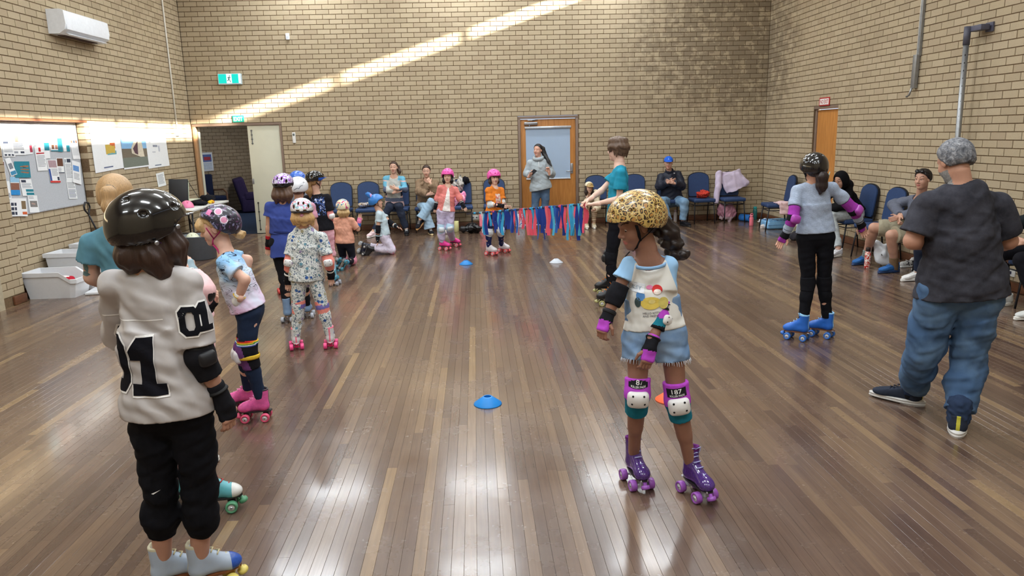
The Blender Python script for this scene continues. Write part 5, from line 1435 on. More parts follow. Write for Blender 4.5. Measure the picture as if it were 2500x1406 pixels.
kneel_skate(p, 'L', wa([-0.45, 0, -0.9]), wa([0.9, 0, -0.25]), plastic((34, 40, 60), 0.3), plastic((170, 176, 184)), laces=(60, 70, 90), fs=0.8)

# ================================================================== 12, 13 women seated at the back wall
p = Person('woman with dark ponytail and striped patchwork jumper seated with folded arms by the brick wall', -0.40, dict(head=(961, 409, -0.04), neck=(962, 430, 0), pel=(963, 500, 0.05), eR=(943, 464, -0.08), wR=(966, 469, -0.26), hR=(982, 463, -0.24), eL=(989, 462, -0.08), wL=(966, 460, -0.30), hL=(948, 455, -0.28),
    kR=(950, 508, -0.40), kL=(974, 506, -0.40), fR=wa([3.45, -0.98, 0]), fL=wa([4.05, -0.80, 0])), hs=0.222, head=(184, 2), body=182, size=0.94, tone=(216, 172, 148), res=0.010, ankle=0.09)
p.body(curl=(0.3, 0.3))
_sw = [cloth((188, 190, 186)), cloth((96, 104, 126)), cloth((110, 176, 204)), cloth((218, 184, 180)), cloth((52, 58, 78))]
def swfm(C):
    x = (C - p.J['neck']) @ p.side; h = (C - p.J['neck']) @ p.up; k = np.zeros(len(C), int); arm = np.abs(x) > 0.13
    k[arm] = np.choose(((h[arm] + 1.0) * 11).astype(int) % 4, [1, 2, 3, 4]); k[(np.abs(x) > 0.08) & (h > -0.07)] = 2; k[(h < -0.40)] = 1; k[(h < -0.47)] = 3; return k
p.shirt(_sw, sleeve=1.85, hem=1.06, ease=0.016, fold=0.005, fm=swfm, neck_r=0.078)
p.pants(cloth((40, 46, 62)), length=1.92, ease=0.016)
p.hair((66, 46, 36), pts=[([p.hp(-0.1, -0.38, 0.2), p.hp(-0.3, -0.4, 0.0), p.hp(-0.42, -0.25, -0.4), p.hp(-0.45, -0.1, -0.6)], [0.03, 0.036, 0.034, 0.01])], low=-0.2)
p.shoe('R', 200, cloth((226, 200, 204)), plastic((236, 232, 230))); p.shoe('L', 175, M_BLKCLOTH, plastic((40, 40, 44)))
p = Person('woman in a brown fleece and pale wide jeans seated with one hand at her mouth', -0.42, dict(head=(1041, 418, -0.14), neck=(1043, 440, -0.08), pel=(1040, 502, 0.05), eR=(1022, 467, -0.18), wR=(1048, 474, -0.36), hR=(1063, 470, -0.36), eL=(1062, 466, -0.30), wL=(1050, 446, -0.36), hL=(1041, 430, -0.32),
    kR=(1036, 506, -0.42), kL=(1052, 494, -0.46), fR=wa([4.50, -0.88, 0]), aL=(1027, 536, -0.52)), hs=0.22, head=(180, 8), body=180, size=0.93, th=1.05, tone=(220, 176, 152), res=0.010, ankle=0.09)
p.body(curl=(0.3, 0.9))
p.shirt(heather((138, 116, 94), 0.4, (90, 90, 90)), sleeve=1.9, hem=1.08, ease=0.030, loose=0.012, fold=0.009, cuff=0.02)
p.pants(pat_denim((150, 180, 204), (190, 208, 222), 0.4), length=1.95, ease=0.018, flare=0.05, fold=0.006)
p.hair((60, 42, 34), low=-0.2); b = MB()
S = Sdf()
for sx in (-1, 1): S.cone(p.J['neck'] + p.side * sx * 0.03 - p.fwd * 0.05 + p.up * 0.0, p.J['neck'] + p.side * sx * 0.10 + p.fwd * 0.09 - p.up * 0.06, 0.035, 0.028, 0.03)
p.add('collar', S, heather((150, 128, 104), 0.4, (90, 90, 90)))
p.shoe('R', 168, M_BLKCLOTH, plastic((226, 206, 160)), at=wa([4.50, -0.88, 0]))
R = rotz(-math.radians(205)) @ rotx(math.radians(-28)); p.shoe('L', 0, M_BLKCLOTH, plastic((196, 150, 96)), M4=mat4(R, p.J['aL'] - R @ (wa([0, -0.05, 0.09]) * 1.0) - p.base))

# ================================================================== 14, 15 two children in pink helmets at the far end of the pole
p = Person('child in a pink helmet, coral cardigan and lilac trousers at the ribbon pole end', -2.87, dict(head=(1093, 431, 0), neck=(1094, 454, 0), pel=(1088, 514, 0), eR=(1068, 484, 0.02), wR=(1064, 503, -0.02), hR=(1062, 520, -0.03), eL=(1122, 484, 0), wL=(1130, 501, -0.06), hL=(1139, 515, -0.10),
    kR=(1077, 558, -0.03), kL=(1098, 556, -0.03), fR=(1080, 610), fL=(1105, 601)), hs=0.20, head=(186, 0), body=172, size=0.72, tone=(222, 184, 158), res=0.008, fine=0.004)
p.body(curl=(0.3, 0.3))
def cfm(C):
    x = (C - p.J['neck']) @ p.side; f = (C - p.J['neck']) @ p.fwd; h = (C - p.J['neck']) @ p.up
    return ((f > 0.03) & (np.abs(x) < 0.012 + np.clip(-h - 0.02, 0, 0.4) * 0.14) & (h < 0.03)).astype(int)
p.shirt([cloth((222, 132, 126)), cloth((236, 230, 226))], sleeve=1.35, hem=1.0, ease=0.016, loose=0.014, fm=cfm, fold=0.004)
p.pants(cloth((196, 186, 214)), length=1.9, ease=0.018, fold=0.006)
_ph = M((226, 84, 168), rough=0.3, spec=0.5, coat=0.2, var=0.05)
p.helmet(_ph, 'skate', k=1.12); p.hair((24, 20, 22), pts=[([p.hp(0.28 * sx, 0.0, -0.05), p.hp(0.3 * sx, 0.03, -0.35), p.hp(0.3 * sx, 0.05, -0.52)], [0.022, 0.026, 0.012]) for sx in (-1, 1)])
for q in 'RL':
    p.pad('elbow', q, [cloth((236, 160, 176)), cloth((140, 116, 200))], None, fm=lambda C, j, ax, d: (np.abs((C - j) @ ax) < 0.028).astype(int), rng=(0.72, 0.4), thick=0.014); p.guard(q, M_BLKCLOTH, cloth((200, 206, 214)), long=0.5)
    p.pad('knee', q, cloth((176, 206, 226)), plastic((206, 212, 216)), rng=(0.74, 0.32), thick=0.018)
_hp = M((228, 62, 150), rough=0.4, var=0.08)
for q in 'RL': p.skate(q, 118, _hp, plastic((240, 110, 130)), laces=(206, 40, 120), fs=0.82, high=0.21)
nt, nf = quadpoly(-0.03, -0.018, 0.03, 0.018)
decal('name_sticker', nt, nf, p.J['neck'] - p.up * 0.035 + p.fwd * 0.1, -p.side, p.up, p.shirt_o, M((238, 238, 240), 0.6), p.shirt_o, p.base, off=0.003)
p = Person('child in a pink helmet and orange T-shirt standing behind the ribbons', -3.50, dict(head=(1206, 434, 0), neck=(1208, 458, 0), pel=(1206, 521, 0), eR=(1197, 499, -0.10), wR=(1222, 502, -0.18), hR=(1238, 505, -0.20), eL=(1226, 492, 0.03), wL=(1234, 506, -0.10), hL=(1244, 506, -0.16),
    kR=(1193, 566, -0.03), kL=(1222, 562, -0.03), fR=(1194, 622), fL=(1225, 615)), hs=0.20, head=(156, 4), body=146, size=0.71, tone=(226, 186, 162), res=0.008, fine=0.004)
p.body(curl=(0.3, 0.3))
so = p.shirt(cloth((222, 128, 48)), sleeve=0.75, hem=1.02, ease=0.018, loose=0.016, cuff=0.016, fold=0.005)
decal('chest_print', *quadpoly(-0.045, -0.075, 0.045, 0.055), p.J['neck'] - p.up * 0.14 + p.fwd * 0.1, -p.side, p.up, so, pat_blotch('chest_print_cream', [(232, 222, 206), (232, 222, 206), (206, 70, 60), (232, 222, 206), (90, 130, 90)], 40), so, p.base, off=0.003, maxlen=0.03)
p.pants(pat_dots((36, 44, 92), (232, 234, 240), 34, 0.14), length=1.95, ease=0.006, fold=0.003, name='leggings')
p.helmet(_ph, 'skate', k=1.12); p.hair((56, 40, 32), pts=[([p.hp(x, 0.24, 0.32), p.hp(x * 1.2, 0.34, 0.2), p.hp(x * 1.4, 0.33, 0.10)], [0.02, 0.02, 0.008]) for x in (-0.15, -0.02, 0.12)] + [([p.hp(0.3 * sx, -0.05, 0), p.hp(0.31 * sx, 0.0, -0.3), p.hp(0.28 * sx, 0.0, -0.45)], [0.024, 0.026, 0.012]) for sx in (-1, 1)])
for q in 'RL':
    p.pad('elbow', q, cloth((226, 228, 228)), plastic((150, 206, 226)), rng=(0.74, 0.36), thick=0.014); p.guard(q, M_BLKCLOTH, cloth((236, 160, 170)), long=0.5); p.pad('knee', q, cloth((226, 228, 232)), plastic((216, 220, 226)))
_wp = M((226, 222, 226), rough=0.35, var=0.04)
for q in 'RL': p.skate(q, 126, _wp, plastic((242, 108, 112)), laces=(232, 120, 150), trim=cloth((238, 140, 160)), plate=plastic((236, 130, 140)), sole=plastic((206, 204, 210)), fs=0.82, high=0.22)

# ================================================================== 16 woman standing at the wooden door
p = Person('woman with long black hair and grey cowl jumper standing at the wooden door', -0.66, dict(head=(1313, 367, 0), neck=(1314, 389, 0), pel=(1320, 456, 0), eR=(1287, 424, 0.02), wR=(1294, 428, -0.18), hR=(1302, 420, -0.22), eL=(1347, 424, 0), wL=(1340, 420, -0.16), hL=(1337, 407, -0.18), fR=(1304, 560), fL=(1331, 559)), hs=0.225, head=(-148, -2), body=184, size=0.97, tone=(216, 166, 142), res=0.009, fine=0.0045, ankle=0.09)
p.body(curl=(0.9, 0.8), normals=(wa([-0.3, 0.2, -0.9]), wa([0.3, 0.9, 0])))
p.shirt(heather((168, 178, 184), 0.12), sleeve=1.9, hem=1.10, ease=0.030, loose=0.025, fold=0.007, cuff=0.012, cutdir=wa([-0.18, 0, 1.0]))
b = MB()
S = Sdf(); 
for a in np.linspace(0, 6.283, 13)[:-1]: S.ell(p.J['neck'] + p.up * (0.025 - 0.022 * math.cos(a)) + p.fwd * (0.068 * math.cos(a) + 0.02) + p.side * 0.078 * math.sin(a), (0.034, 0.034, 0.034), None, 0.02)
p.add('cowl_collar', S, heather((160, 170, 176), 0.12))
b.tube([p.J['neck'] + p.fwd * 0.125 - p.up * 0.04 - p.base, p.J['neck'] + p.fwd * 0.15 - p.up * 0.16 - p.base], 0.003, cloth((232, 232, 228)), 6); b.build('drawstring', p.root)
p.pants(pat_denim((74, 96, 124), (110, 132, 156)), length=1.93, ease=0.010)
p.hair((22, 20, 24), pts=[([p.hp(-0.05, -0.30, 0.25), AY(1324, 364, -0.62), AY(1331, 381, -0.66), AY(1339, 394, -0.74), AY(1347, 406, -0.80)], [0.045, 0.05, 0.042, 0.03, 0.008])], low=-0.2)
for q in 'RL': p.shoe(q, 182, cloth((60, 60, 66)), plastic((200, 198, 194)))
P16 = p

# ================================================================== 17 child in a cap behind the teenager's hands
p = Person('child in a leopard peaked cap and cream hoodie leaning forward on a chair', -0.5, dict(head=(1438, 458, -0.28), neck=(1443, 480, -0.20), pel=wa([7.66, -0.30, 0.53]), eR=(1432, 505, -0.30), wR=(1434, 490, -0.40), hR=(1436, 478, -0.42), eL=(1460, 506, -0.30), wL=(1452, 512, -0.45), kR=(1432, 506, -0.32), kL=(1452, 506, -0.32), fR=(1432, 557), fL=(1450, 556)), hs=0.20, head=(166, 6), body=186, size=0.74, tone=(218, 176, 152), res=0.010, ankle=0.09)
p.body(curl=(0.8, 0.5))
p.shirt(cloth((222, 208, 180)), sleeve=1.9, hem=1.05, ease=0.022, fold=0.006)
p.pants(pat_stripes([(214, 200, 172), (150, 120, 96)], 26), length=1.8, ease=0.006, name='striped_leggings')
S = Sdf(); S.ell(p.hp(0, -0.03, 0.2), wa([0.39, 0.46, 0.36]) * p.hs, p.Rrows, 0); S.cut(p.hp(0, 0, 0.17), -p.HR @ wa([0, 0, 1.0])); S.ell(p.hp(0, 0.46, 0.18), wa([0.30, 0.30, 0.03]) * p.hs, p.Rrows, 0.02)
p.add('cap', S, [cloth((226, 214, 186)), pat_leopard(60)], 0.0045, fm=lambda C: ((((C - p.hc) @ p.HR) / p.hs)[:, 1] > 0.2).astype(int))
p.hair((50, 36, 30), pts=[([p.hp(0.26 * sx, 0.0, 0), p.hp(0.3 * sx, 0.06, -0.4), p.hp(0.28 * sx, 0.12, -0.8)], [0.03, 0.034, 0.012]) for sx in (-1, 1)])
for q in 'RL': p.shoe(q, 184, cloth((222, 212, 190)), plastic((236, 232, 224)), laces=(240, 230, 190), fs=0.85)

# ================================================================== 18 teenager in the teal T-shirt holding the pole
p = Person('teenager with tousled brown hair and bright teal T-shirt holding the ribbon pole in both hands', -6.96, dict(head=(1506, 366, 0.03), neck=(1513, 404, 0), pel=(1508, 530, 0), sL=(1516, 424, -0.17), eL=(1512, 486, -0.17), wL=(1452, 498, -0.10), hL=(1424, 499, -0.04), eR=(1468, 466, 0.12), wR=(1437, 488, 0.02), hR=(1414, 500, 0.0),
    kL=(1490, 628, -0.08), kR=(1494, 618, 0.10), fL=(1497, 745), fR=(1490, 718)), hs=0.225, head=(-58, 0), body=-72, size=0.97, th=0.84, hw=0.155, tone=(226, 188, 168), res=0.0075)
p.body(curl=(0.9, 0.9), normals=(wa([0, 0.1, 1.0]), wa([0, -0.1, 1.0])))
p.shirt(cloth((40, 138, 166), var=0.05), sleeve=0.62, hem=1.08, ease=0.016, loose=0.012, cuff=0.022, fold=0.005)
p.pants(cloth((22, 22, 28)), length=1.9, ease=0.008, fold=0.004)
ch = []; rg = np.random.default_rng(3)
for i in range(22):
    a = 2 * math.pi * i / 22; x = 0.32 * math.sin(a); y = -0.08 + 0.36 * math.cos(a); e_ = rg.uniform(-0.12, 0.1); bk = 0.22 if y < 0.05 else 0.0
    ch.append(([p.hp(x * 0.3, y * 0.3, 0.53), p.hp(x * 0.9, y * 0.9, 0.42), p.hp(x * 1.2, y * 1.15, 0.14 + e_ * 0.5), p.hp(x * 1.12 + e_ * 0.3, y * 1.08, -0.02 - bk + e_)], [0.016, 0.024, 0.022, 0.005]))
p.hair((98, 76, 60), pts=ch, low=-0.3, k=1.05, fold=0.004, fringe=0.02, tousle=0.002)
for q in 'LR':
    p.pad('knee', q, M_BLKCLOTH, M_BLACK, rng=(0.86, 0.2)); p.skate(q, -84, plastic((26, 26, 30), 0.35), plastic((170, 166, 110)), laces=(222, 120, 40), fs=0.98, plate=plastic((30, 30, 32)), trim=cloth((170, 40, 34)))

# ================================================================== 19 man in the blue cap
p = Person('man in a blue cap and navy puffer jacket seated with folded arms', -0.42, dict(head=(1632, 398, -0.06), neck=(1634, 422, 0), pel=(1640, 488, 0.05), eR=(1610, 454, -0.06), wR=(1636, 444, -0.28), hR=(1652, 438, -0.26), eL=(1664, 454, -0.06), wL=(1642, 446, -0.30), hL=(1624, 440, -0.30),
    kR=(1616, 492, -0.42), kL=(1671, 494, -0.42), fR=wa([9.02, -0.90, 0]), fL=wa([9.30, -0.82, 0])), hs=0.235, head=(-166, 4), body=180, size=1.0, th=1.12, tone=(206, 160, 138), res=0.009, fine=0.0045, ankle=0.09)
p.body(curl=(0.3, 0.3))
def puff(C): return np.zeros(len(C), int)
p.shirt(M((34, 38, 52), rough=0.55, spec=0.3, var=0.08), sleeve=1.9, hem=1.04, ease=0.034, fold=0.008, seed=9, neck_r=0.06, name='jacket', cuff=0.008)
S = Sdf(); S.cone(p.J['neck'] - p.up * 0.01, p.J['neck'] + p.up * 0.05 + p.fwd * 0.02, 0.088, 0.080, 0); S.cone(p.J['neck'] + p.up * 0.02, p.J['neck'] + p.up * 0.12 + p.fwd * 0.05, 0.066, 0.075, 0.0, 's'); p.add('collar', S, M((34, 38, 52), rough=0.55, spec=0.3, var=0.08))
decal('chest_logo', *quadpoly(-0.014, -0.009, 0.014, 0.009), AY(1647, 423, p.Y0 - 0.1), wa([1.0, 0, 0]), wa([0, 0, 1.0]), p.shirt_o, M((220, 220, 220), 0.5), p.shirt_o, p.base, off=0.003)
p.pants(pat_denim((112, 146, 178), (164, 190, 210), 0.5), length=1.93, ease=0.018, fold=0.004)
S = Sdf(); S.ell(p.hp(0, -0.04, 0.2), wa([0.37, 0.44, 0.36]) * p.hs, p.Rrows, 0); S.cut(p.hp(0, 0, 0.15), -p.HR @ wa([0, 0, 1.0])); S.ell(p.hp(0, 0.44, 0.17), wa([0.28, 0.28, 0.028]) * p.hs, p.Rrows, 0.02)
co = p.add('cap', S, cloth((44, 98, 206)), 0.0045)
decal('cap_logo', [(-0.02, -0.012), (0.02, -0.012), (0.006, 0.004), (0.004, 0.022), (-0.004, 0.022), (-0.006, 0.004)], [tuple(range(6))], p.hp(0, 0.5, 0.36), -p.HR[:, 0], p.HR[:, 2], co, M((120, 160, 230), 0.6), co, p.base, off=0.003)
p.hair((90, 86, 82), low=-0.15)
p.shoe('L', 160, M_BLKCLOTH, plastic((36, 36, 38)), laces=(60, 60, 60)); p.shoe('R', 190, M_BLKCLOTH, plastic((36, 36, 38)), laces=(60, 60, 60))

# ================================================================== 20 the girl in the leopard helmet
p = Person('girl in a leopard print helmet, pale blue and white T-shirt and purple skates', -11.17, dict(head=(1552, 552, 0), neck=(1585, 632, 0.01), pel=(1598, 812, 0.0), sR=(1536, 648, 0.0), sL=(1632, 648, -0.02),
    eR=(1504, 722, -0.03), wR=(1481, 778, -0.06), hR=(1462, 828, -0.09), eL=(1612, 774, -0.05), wL=(1586, 850, -0.12), hL=(1573, 920, -0.16),
    kR=(1556, 960, -0.04), kL=(1653, 976, -0.04), fR=(1546, 1172), fL=(1687, 1200)), hs=0.215, head=(-104, 16), body=-172, size=0.82, th=0.86, hw=0.115, hipw=0.078, tone=(152, 108, 86), res=0.006, fine=0.0034)
p.body(look=0.02, curl=(0.75, 0.6), normals=(wa([-0.7, -0.6, 0.3]), wa([0.2, -0.9, 0.1])))
mr, tq = newmat('raglan_jersey', 0.92, 0.12); ov = tq.obj(); nl = p.J['neck'] - p.base
xs = tq.math('ABSOLUTE', tq.math('SUBTRACT', tq.dot(ov, p.side), float(nl @ p.side))); hh = tq.math('SUBTRACT', tq.dot(ov, p.up), float(nl @ p.up))
ed = tq.math('SUBTRACT', xs, tq.math('ADD', 0.070, tq.math('MULTIPLY', tq.math('MINIMUM', tq.math('MAXIMUM', tq.math('MULTIPLY', hh, -1.0), 0.0), 0.3), 0.30)))
mk = tq.math('MAXIMUM', tq.math('GREATER_THAN', ed, 0.0), tq.math('GREATER_THAN', hh, -0.004))
tq.col(tq.mix(mk, lin((222, 220, 214)), lin((150, 190, 226))))
so = p.shirt(mr, sleeve=0.46, hem=0.92, ease=0.013, loose=0.014, cuff=0.016, fold=0.004, seed=8, res=0.0055, neck_r=0.074)
b = MB(); c_ = p.J['neck'] + p.up * 0.004
b.tube([c_ + p.side * math.cos(a) * 0.079 + p.fwd * (math.sin(a) * 0.074 + 0.020) - p.up * (0.016 + 0.018 * math.sin(a)) - p.base for a in np.linspace(0, 2 * math.pi, 29)[:-1]], 0.006, cloth((140, 178, 216)), 8, closed=True, flat=(0.005, 0.009)); b.build('neckband', so)
DN = pat_denim((112, 142, 180), (176, 198, 218), 0.7)
po = p.pants(DN, length=0.36, waist=0.22, ease=0.016, flare=0.012, fold=0.005, name='shorts')
b = MB(); frm = cloth((214, 224, 234))
for q in 'RL':
    g = p.leg(q); e = lerp(g[0], g[1], 0.36); d = unit(g[1] - g[0]); rr = p.r_leg()[0] * 0.9 + 0.03
    for i in range(46):
        a = 2 * math.pi * i / 46 + random.uniform(-0.04, 0.04); u = unit(np.cross(d, p.fwd)); v = np.cross(d, u); c0 = e + (u * math.cos(a) + v * math.sin(a)) * rr * 0.95 - p.base
        b.tube([c0 - d * 0.004, c0 + d * random.uniform(0.008, 0.022) + (u * math.cos(a) + v * math.sin(a)) * 0.006], 0.0011, frm, 4)
fo = b.build('frayed_edge', po); tag(fo, kind='stuff')
LEO = pat_leopard(40)
ho = p.helmet(LEO, 'skate', k=1.26, strap=(24, 24, 28), off=(0, -0.05, 0.05), tilt=3)
b = MB(); b.tube(np.array([p.hp(0.10, 0.24, -0.52), p.hp(0.13, 0.36, -0.60), p.hp(0.15, 0.42, -0.86)]) - p.base, 0.004, cloth((24, 24, 28)), 6, flat=(0.010, 0.002)); b.build('strap_tail', p.root)
cu = [([p.hp(0.0, -0.40, -0.05), p.hp(0.02, -0.62, -0.16), p.hp(0.05, -0.76, -0.42), p.hp(0.05, -0.78, -0.72), p.hp(0.04, -0.84, -0.98)], [0.024, 0.040, 0.046, 0.036, 0.008])]
for i in range(16):
    a = i * 1.1; h_ = -0.18 - 0.05 * i; yy = -0.62 - 0.015 * i; cu.append(([p.hp(0.04 + 0.08 * math.cos(a), yy + 0.08 * math.sin(a), h_), p.hp(0.04 + 0.19 * math.cos(a + 0.5), yy + 0.18 * math.sin(a + 0.5), h_ - 0.09), p.hp(0.04 + 0.13 * math.cos(a + 1.4), yy + 0.14 * math.sin(a + 1.4), h_ - 0.18), p.hp(0.04 + 0.2 * math.cos(a + 2), yy + 0.2 * math.sin(a + 2), h_ - 0.25)], [0.014, 0.013, 0.010, 0.003]))
p.hair((38, 28, 26), pts=cu, low=-0.25)
KP, KT = cloth((182, 74, 196)), cloth((32, 118, 140)); KB = M_BLKCLOTH; CAPW = plastic((226, 224, 222), 0.3)
def kp(C, j, ax, d): h = (C - j) @ ax; return np.where(h > 0.012, 1, 0)
sel = []
for q in 'RL':
    o = p.pad('knee', q, [KP, KT], CAPW, fm=kp, rng=(0.71, 0.26), thick=0.017, capk=1.16, low=0.46, dirn=p.fwd + wa([0, 0, 0.1])); j = p.J['k' + q]
    tc = j - unit(p.J['a' + q] - p.J['hip' + q]) * 0.054 + p.fwd * 0.1
    u2 = -unit(p.J['a' + q] - p.J['hip' + q]); r2 = unit(np.cross(u2, p.fwd))
    decal('label_patch', *quadpoly(-0.046, -0.021, 0.046, 0.021), tc, r2, u2, o, M((18, 18, 22), 0.8), o, p.base, off=0.0025, maxlen=0.015)
    tv, tf = text_mesh('187', 0.030, 0.008); decal('lettering', tv * wa([1.25, 1, 1]) + wa([0, 0.006, 0]), tf, tc, r2, u2, o, MW, o, p.base, off=0.004)
    tv, tf = text_mesh('KILLER PADS', 0.0125, 0.008); decal('lettering', tv + wa([0, -0.0135, 0]), tf, tc, r2, u2, o, MW, o, p.base, off=0.004)
def ep(C, j, ax, d): h = (C - j) @ ax; return np.where(h > 0.045, 2, np.where(h > 0.008, 1, 0))
o = p.pad('elbow', 'L', [KP, KT, KB], CAPW, fm=ep, rng=(0.66, 0.42), thick=0.016, dirn=wa([0.62, -0.78, 0.0]), capk=1.0)
tc = p.J['eL'] - unit(p.J['wL'] - p.J['sL']) * 0.058 + wa([0.3, -0.9, 0]) * 0.05; u2 = unit(p.J['sL'] - p.J['wL']); r2 = unit(np.cross(u2, wa([0.3, -0.9, 0])))
decal('label_patch', *quadpoly(-0.034, -0.015, 0.034, 0.015), tc, r2, u2, o, M((18, 18, 22), 0.8), o, p.base, off=0.0025, maxlen=0.012)
tv, tf = text_mesh('187', 0.021, 0.006); decal('lettering', tv + wa([0, 0.003, 0]), tf, tc, r2, u2, o, MW, o, p.base, off=0.004)
p.pad('elbow', 'R', [KB, KB, KB], None, rng=(0.62, 0.42), thick=0.015, dirn=wa([-0.5, 0.85, 0]))
gf = lambda C, w, d, n: (((C - w) @ d > 0.012) | ((C - w) @ d < -0.055)).astype(int) * ((C - w) @ n > -0.005).astype(int)
p.guard('R', [KB, KP], M((20, 20, 24), 0.7), fm=gf, back=wa([-0.8, -0.6, 0.2]), long=0.40); p.guard('L', [KB, KP], M((20, 20, 24), 0.7), fm=gf, back=wa([0.1, -1.0, 0.2]), long=0.40)
_pb = M((74, 44, 118), rough=0.14, spec=0.6, coat=0.5, var=0.35, vscale=120); _plw = plastic((150, 84, 176), 0.3)
for q, yw in (('R', 170), ('L', 160)): p.skate(q, yw, _pb, _plw, laces=(176, 178, 226), plate=plastic((200, 200, 206)), fs=0.90, high=0.27, trim=cloth((98, 40, 108)), stop=_plw)
# soft generic print on the shirt front with its caption, and a paper name sticker
fc = p.J['neck'] - p.up * 0.17 + p.fwd * 0.13 + p.side * 0.014; r2 = -p.side
def blob(u, v, rx, ry, rgb, off=0.003, seg=16, rot=0):
    P = [(u + rx * math.cos(a) * math.cos(rot) - ry * math.sin(a) * math.sin(rot), v + rx * math.cos(a) * math.sin(rot) + ry * math.sin(a) * math.cos(rot)) for a in np.linspace(0, 6.283, seg + 1)[:-1]]
    decal('shirt_print', P, [tuple(range(seg))], fc, r2, p.up, so, M(rgb, 0.9, 0.1, var=0.08), so, p.base, off=off, maxlen=0.02)
blob(0.0, -0.025, 0.048, 0.030, (222, 196, 96)); blob(-0.045, 0.012, 0.020, 0.024, (90, 140, 196)); blob(0.034, 0.036, 0.024, 0.022, (206, 62, 60)); blob(0.058, -0.028, 0.024, 0.028, (206, 190, 104), 0.0035); blob(-0.06, -0.018, 0.014, 0.024, (70, 84, 84)); blob(0.0, 0.048, 0.016, 0.010, (216, 130, 170)); blob(0.034, 0.026, 0.018, 0.012, (238, 226, 218), 0.004); blob(0.005, -0.018, 0.016, 0.010, (238, 220, 140), 0.004)
for k, line in enumerate(('HELLO KITTY', 'AND FRIENDS')):
    tv, tf = text_mesh(line, 0.0135, 0.006); decal('lettering', tv + wa([0, -0.072 - 0.014 * k, 0]), tf, fc, r2, p.up, so, M((52, 50, 56), 0.9), so, p.base, off=0.003)
st = p.J['neck'] - p.up * 0.118 + p.fwd * 0.13 + p.side * 0.072
decal('name_sticker', *quadpoly(-0.036, -0.022, 0.036, 0.022), st, unit(r2 - p.up * 0.25), p.up, so, M((226, 230, 236), 0.5), so, p.base, off=0.0045, maxlen=0.02)
tv, tf = text_mesh('ILEY', 0.024, 0.0); decal('lettering', tv, tf, st, unit(r2 - p.up * 0.25), p.up, so, M((150, 170, 190), 0.7), so, p.base, off=0.006)

# ================================================================== 21 grey T-shirt, purple pads, blue skates
p = Person('child in a pale grey T-shirt, black helmet and blue skates, purple pads on both elbows', -8.57, dict(head=(1986, 414, 0), neck=(1988, 446, 0), pel=(1991, 574, 0), eL=(1936, 532, -0.04), wL=(1917, 574, 0.02), hL=(1894, 610, 0.05), eR=(2084, 512, -0.04), wR=(2102, 548, 0.02), hR=(2111, 574, 0.05), kL=(1973, 690, 0.02), kR=(2012, 688, 0.02), fL=(1958, 830), fR=(2018, 824)), hs=0.21, head=(0, 0), body=18, size=0.88, th=0.88, hw=0.135, tone=(206, 156, 130), res=0.007)
p.body(curl=(0.4, 0.4))
p.shirt(heather((160, 172, 192), 0.22, (60, 60, 260)), sleeve=0.58, hem=0.94, ease=0.014, loose=0.004, fold=0.004, cuff=0.01)
S = Sdf(); S.etube(p.J['pel'] + p.up * 0.055, p.J['pel'] + p.up * 0.10, p.side, (0.118, 0.09), (0.116, 0.088), 0); p.add('undershirt_hem', S, pat_blotch('black_white_hem', [(24, 24, 28), (24, 24, 28), (226, 226, 226), (24, 24, 28)], 26))
p.pants(cloth((18, 18, 23)), length=1.86, waist=0.10, ease=0.008, fold=0.003)
p.helmet(BLACKSHELL, 'skate', k=1.16)
p.hair((46, 34, 32), pts=[([p.hp(0.08, -0.42, -0.08), p.hp(0.12, -0.52, -0.25), p.hp(0.14, -0.48, -0.62), p.hp(0.12, -0.46, -0.88)], [0.03, 0.046, 0.044, 0.014])])
ML = cloth((150, 56, 156)); MLC = plastic((168, 72, 170), 0.3)
for q, dd in (('L', wa([0.15, -1.0, 0.0])), ('R', wa([0.5, -0.85, 0.1]))):
    S = Sdf(); S.cone(p.J['e' + q], lerp(p.J['e' + q], p.J['w' + q], 0.7), 0.044, 0.038, 0); p.add('sleeve_cuff', S, heather((160, 172, 192), 0.2, (60, 60, 260)))
    p.pad('elbow', q, [ML, M_BLKCLOTH], MLC, dirn=dd, rng=(0.60, 0.40), thick=0.016, capk=1.35, fm=lambda C, j, ax, d: (((C - j) @ ax > -0.02) & ((C - j) @ ax < 0.03)).astype(int), holes=False)
    p.guard(q, [M_BLKCLOTH, ML], M((20, 20, 24), 0.7), fm=lambda C, w, d, n: ((C - w) @ d > 0.03).astype(int), long=0.45, back=wa([0, -1.0, 0.2]))
    p.pad('knee', q, cloth((20, 20, 25)), None, rng=(0.86, 0.2), thick=0.012)
_b2 = M((42, 104, 196), rough=0.4, var=0.05)
for q, yw in (('L', -48), ('R', -44)): p.skate(q, yw, _b2, plastic((48, 110, 196)), laces=(170, 206, 236), sole=plastic((104, 66, 44)), trim=cloth((150, 200, 236)), fs=0.92)

# ================================================================== 22 black hoodie seated by the right wall
p = Person('person in a black hooded top and pale grey trousers hunched on a chair', -4.1, dict(head=AX(2052, 440, 10.56), neck=wa([10.70, -3.98, 0.95]), pel=wa([10.86, -4.12, 0.54]), eR=wa([10.50, -3.78, 0.66]), wR=wa([10.34, -3.98, 0.90]), hR=wa([10.30, -4.02, 1.0]), eL=wa([10.62, -4.40, 0.70]), wL=wa([10.38, -4.30, 0.62]),
    kL=wa([10.42, -4.36, 0.53]), kR=wa([10.44, -4.10, 0.56]), fL=wa([10.44, -4.62, 0]), fR=wa([10.55, -4.2, 0])), hs=0.215, head=(-116, 22), body=-108, size=0.95, tone=(190, 146, 122), res=0.010, ankle=0.09)
p.body(curl=(0.7, 0.5))
MH = cloth((16, 16, 20), var=0.1)
p.shirt(MH, sleeve=1.9, hem=1.05, ease=0.032, fold=0.008, neckcut=False)
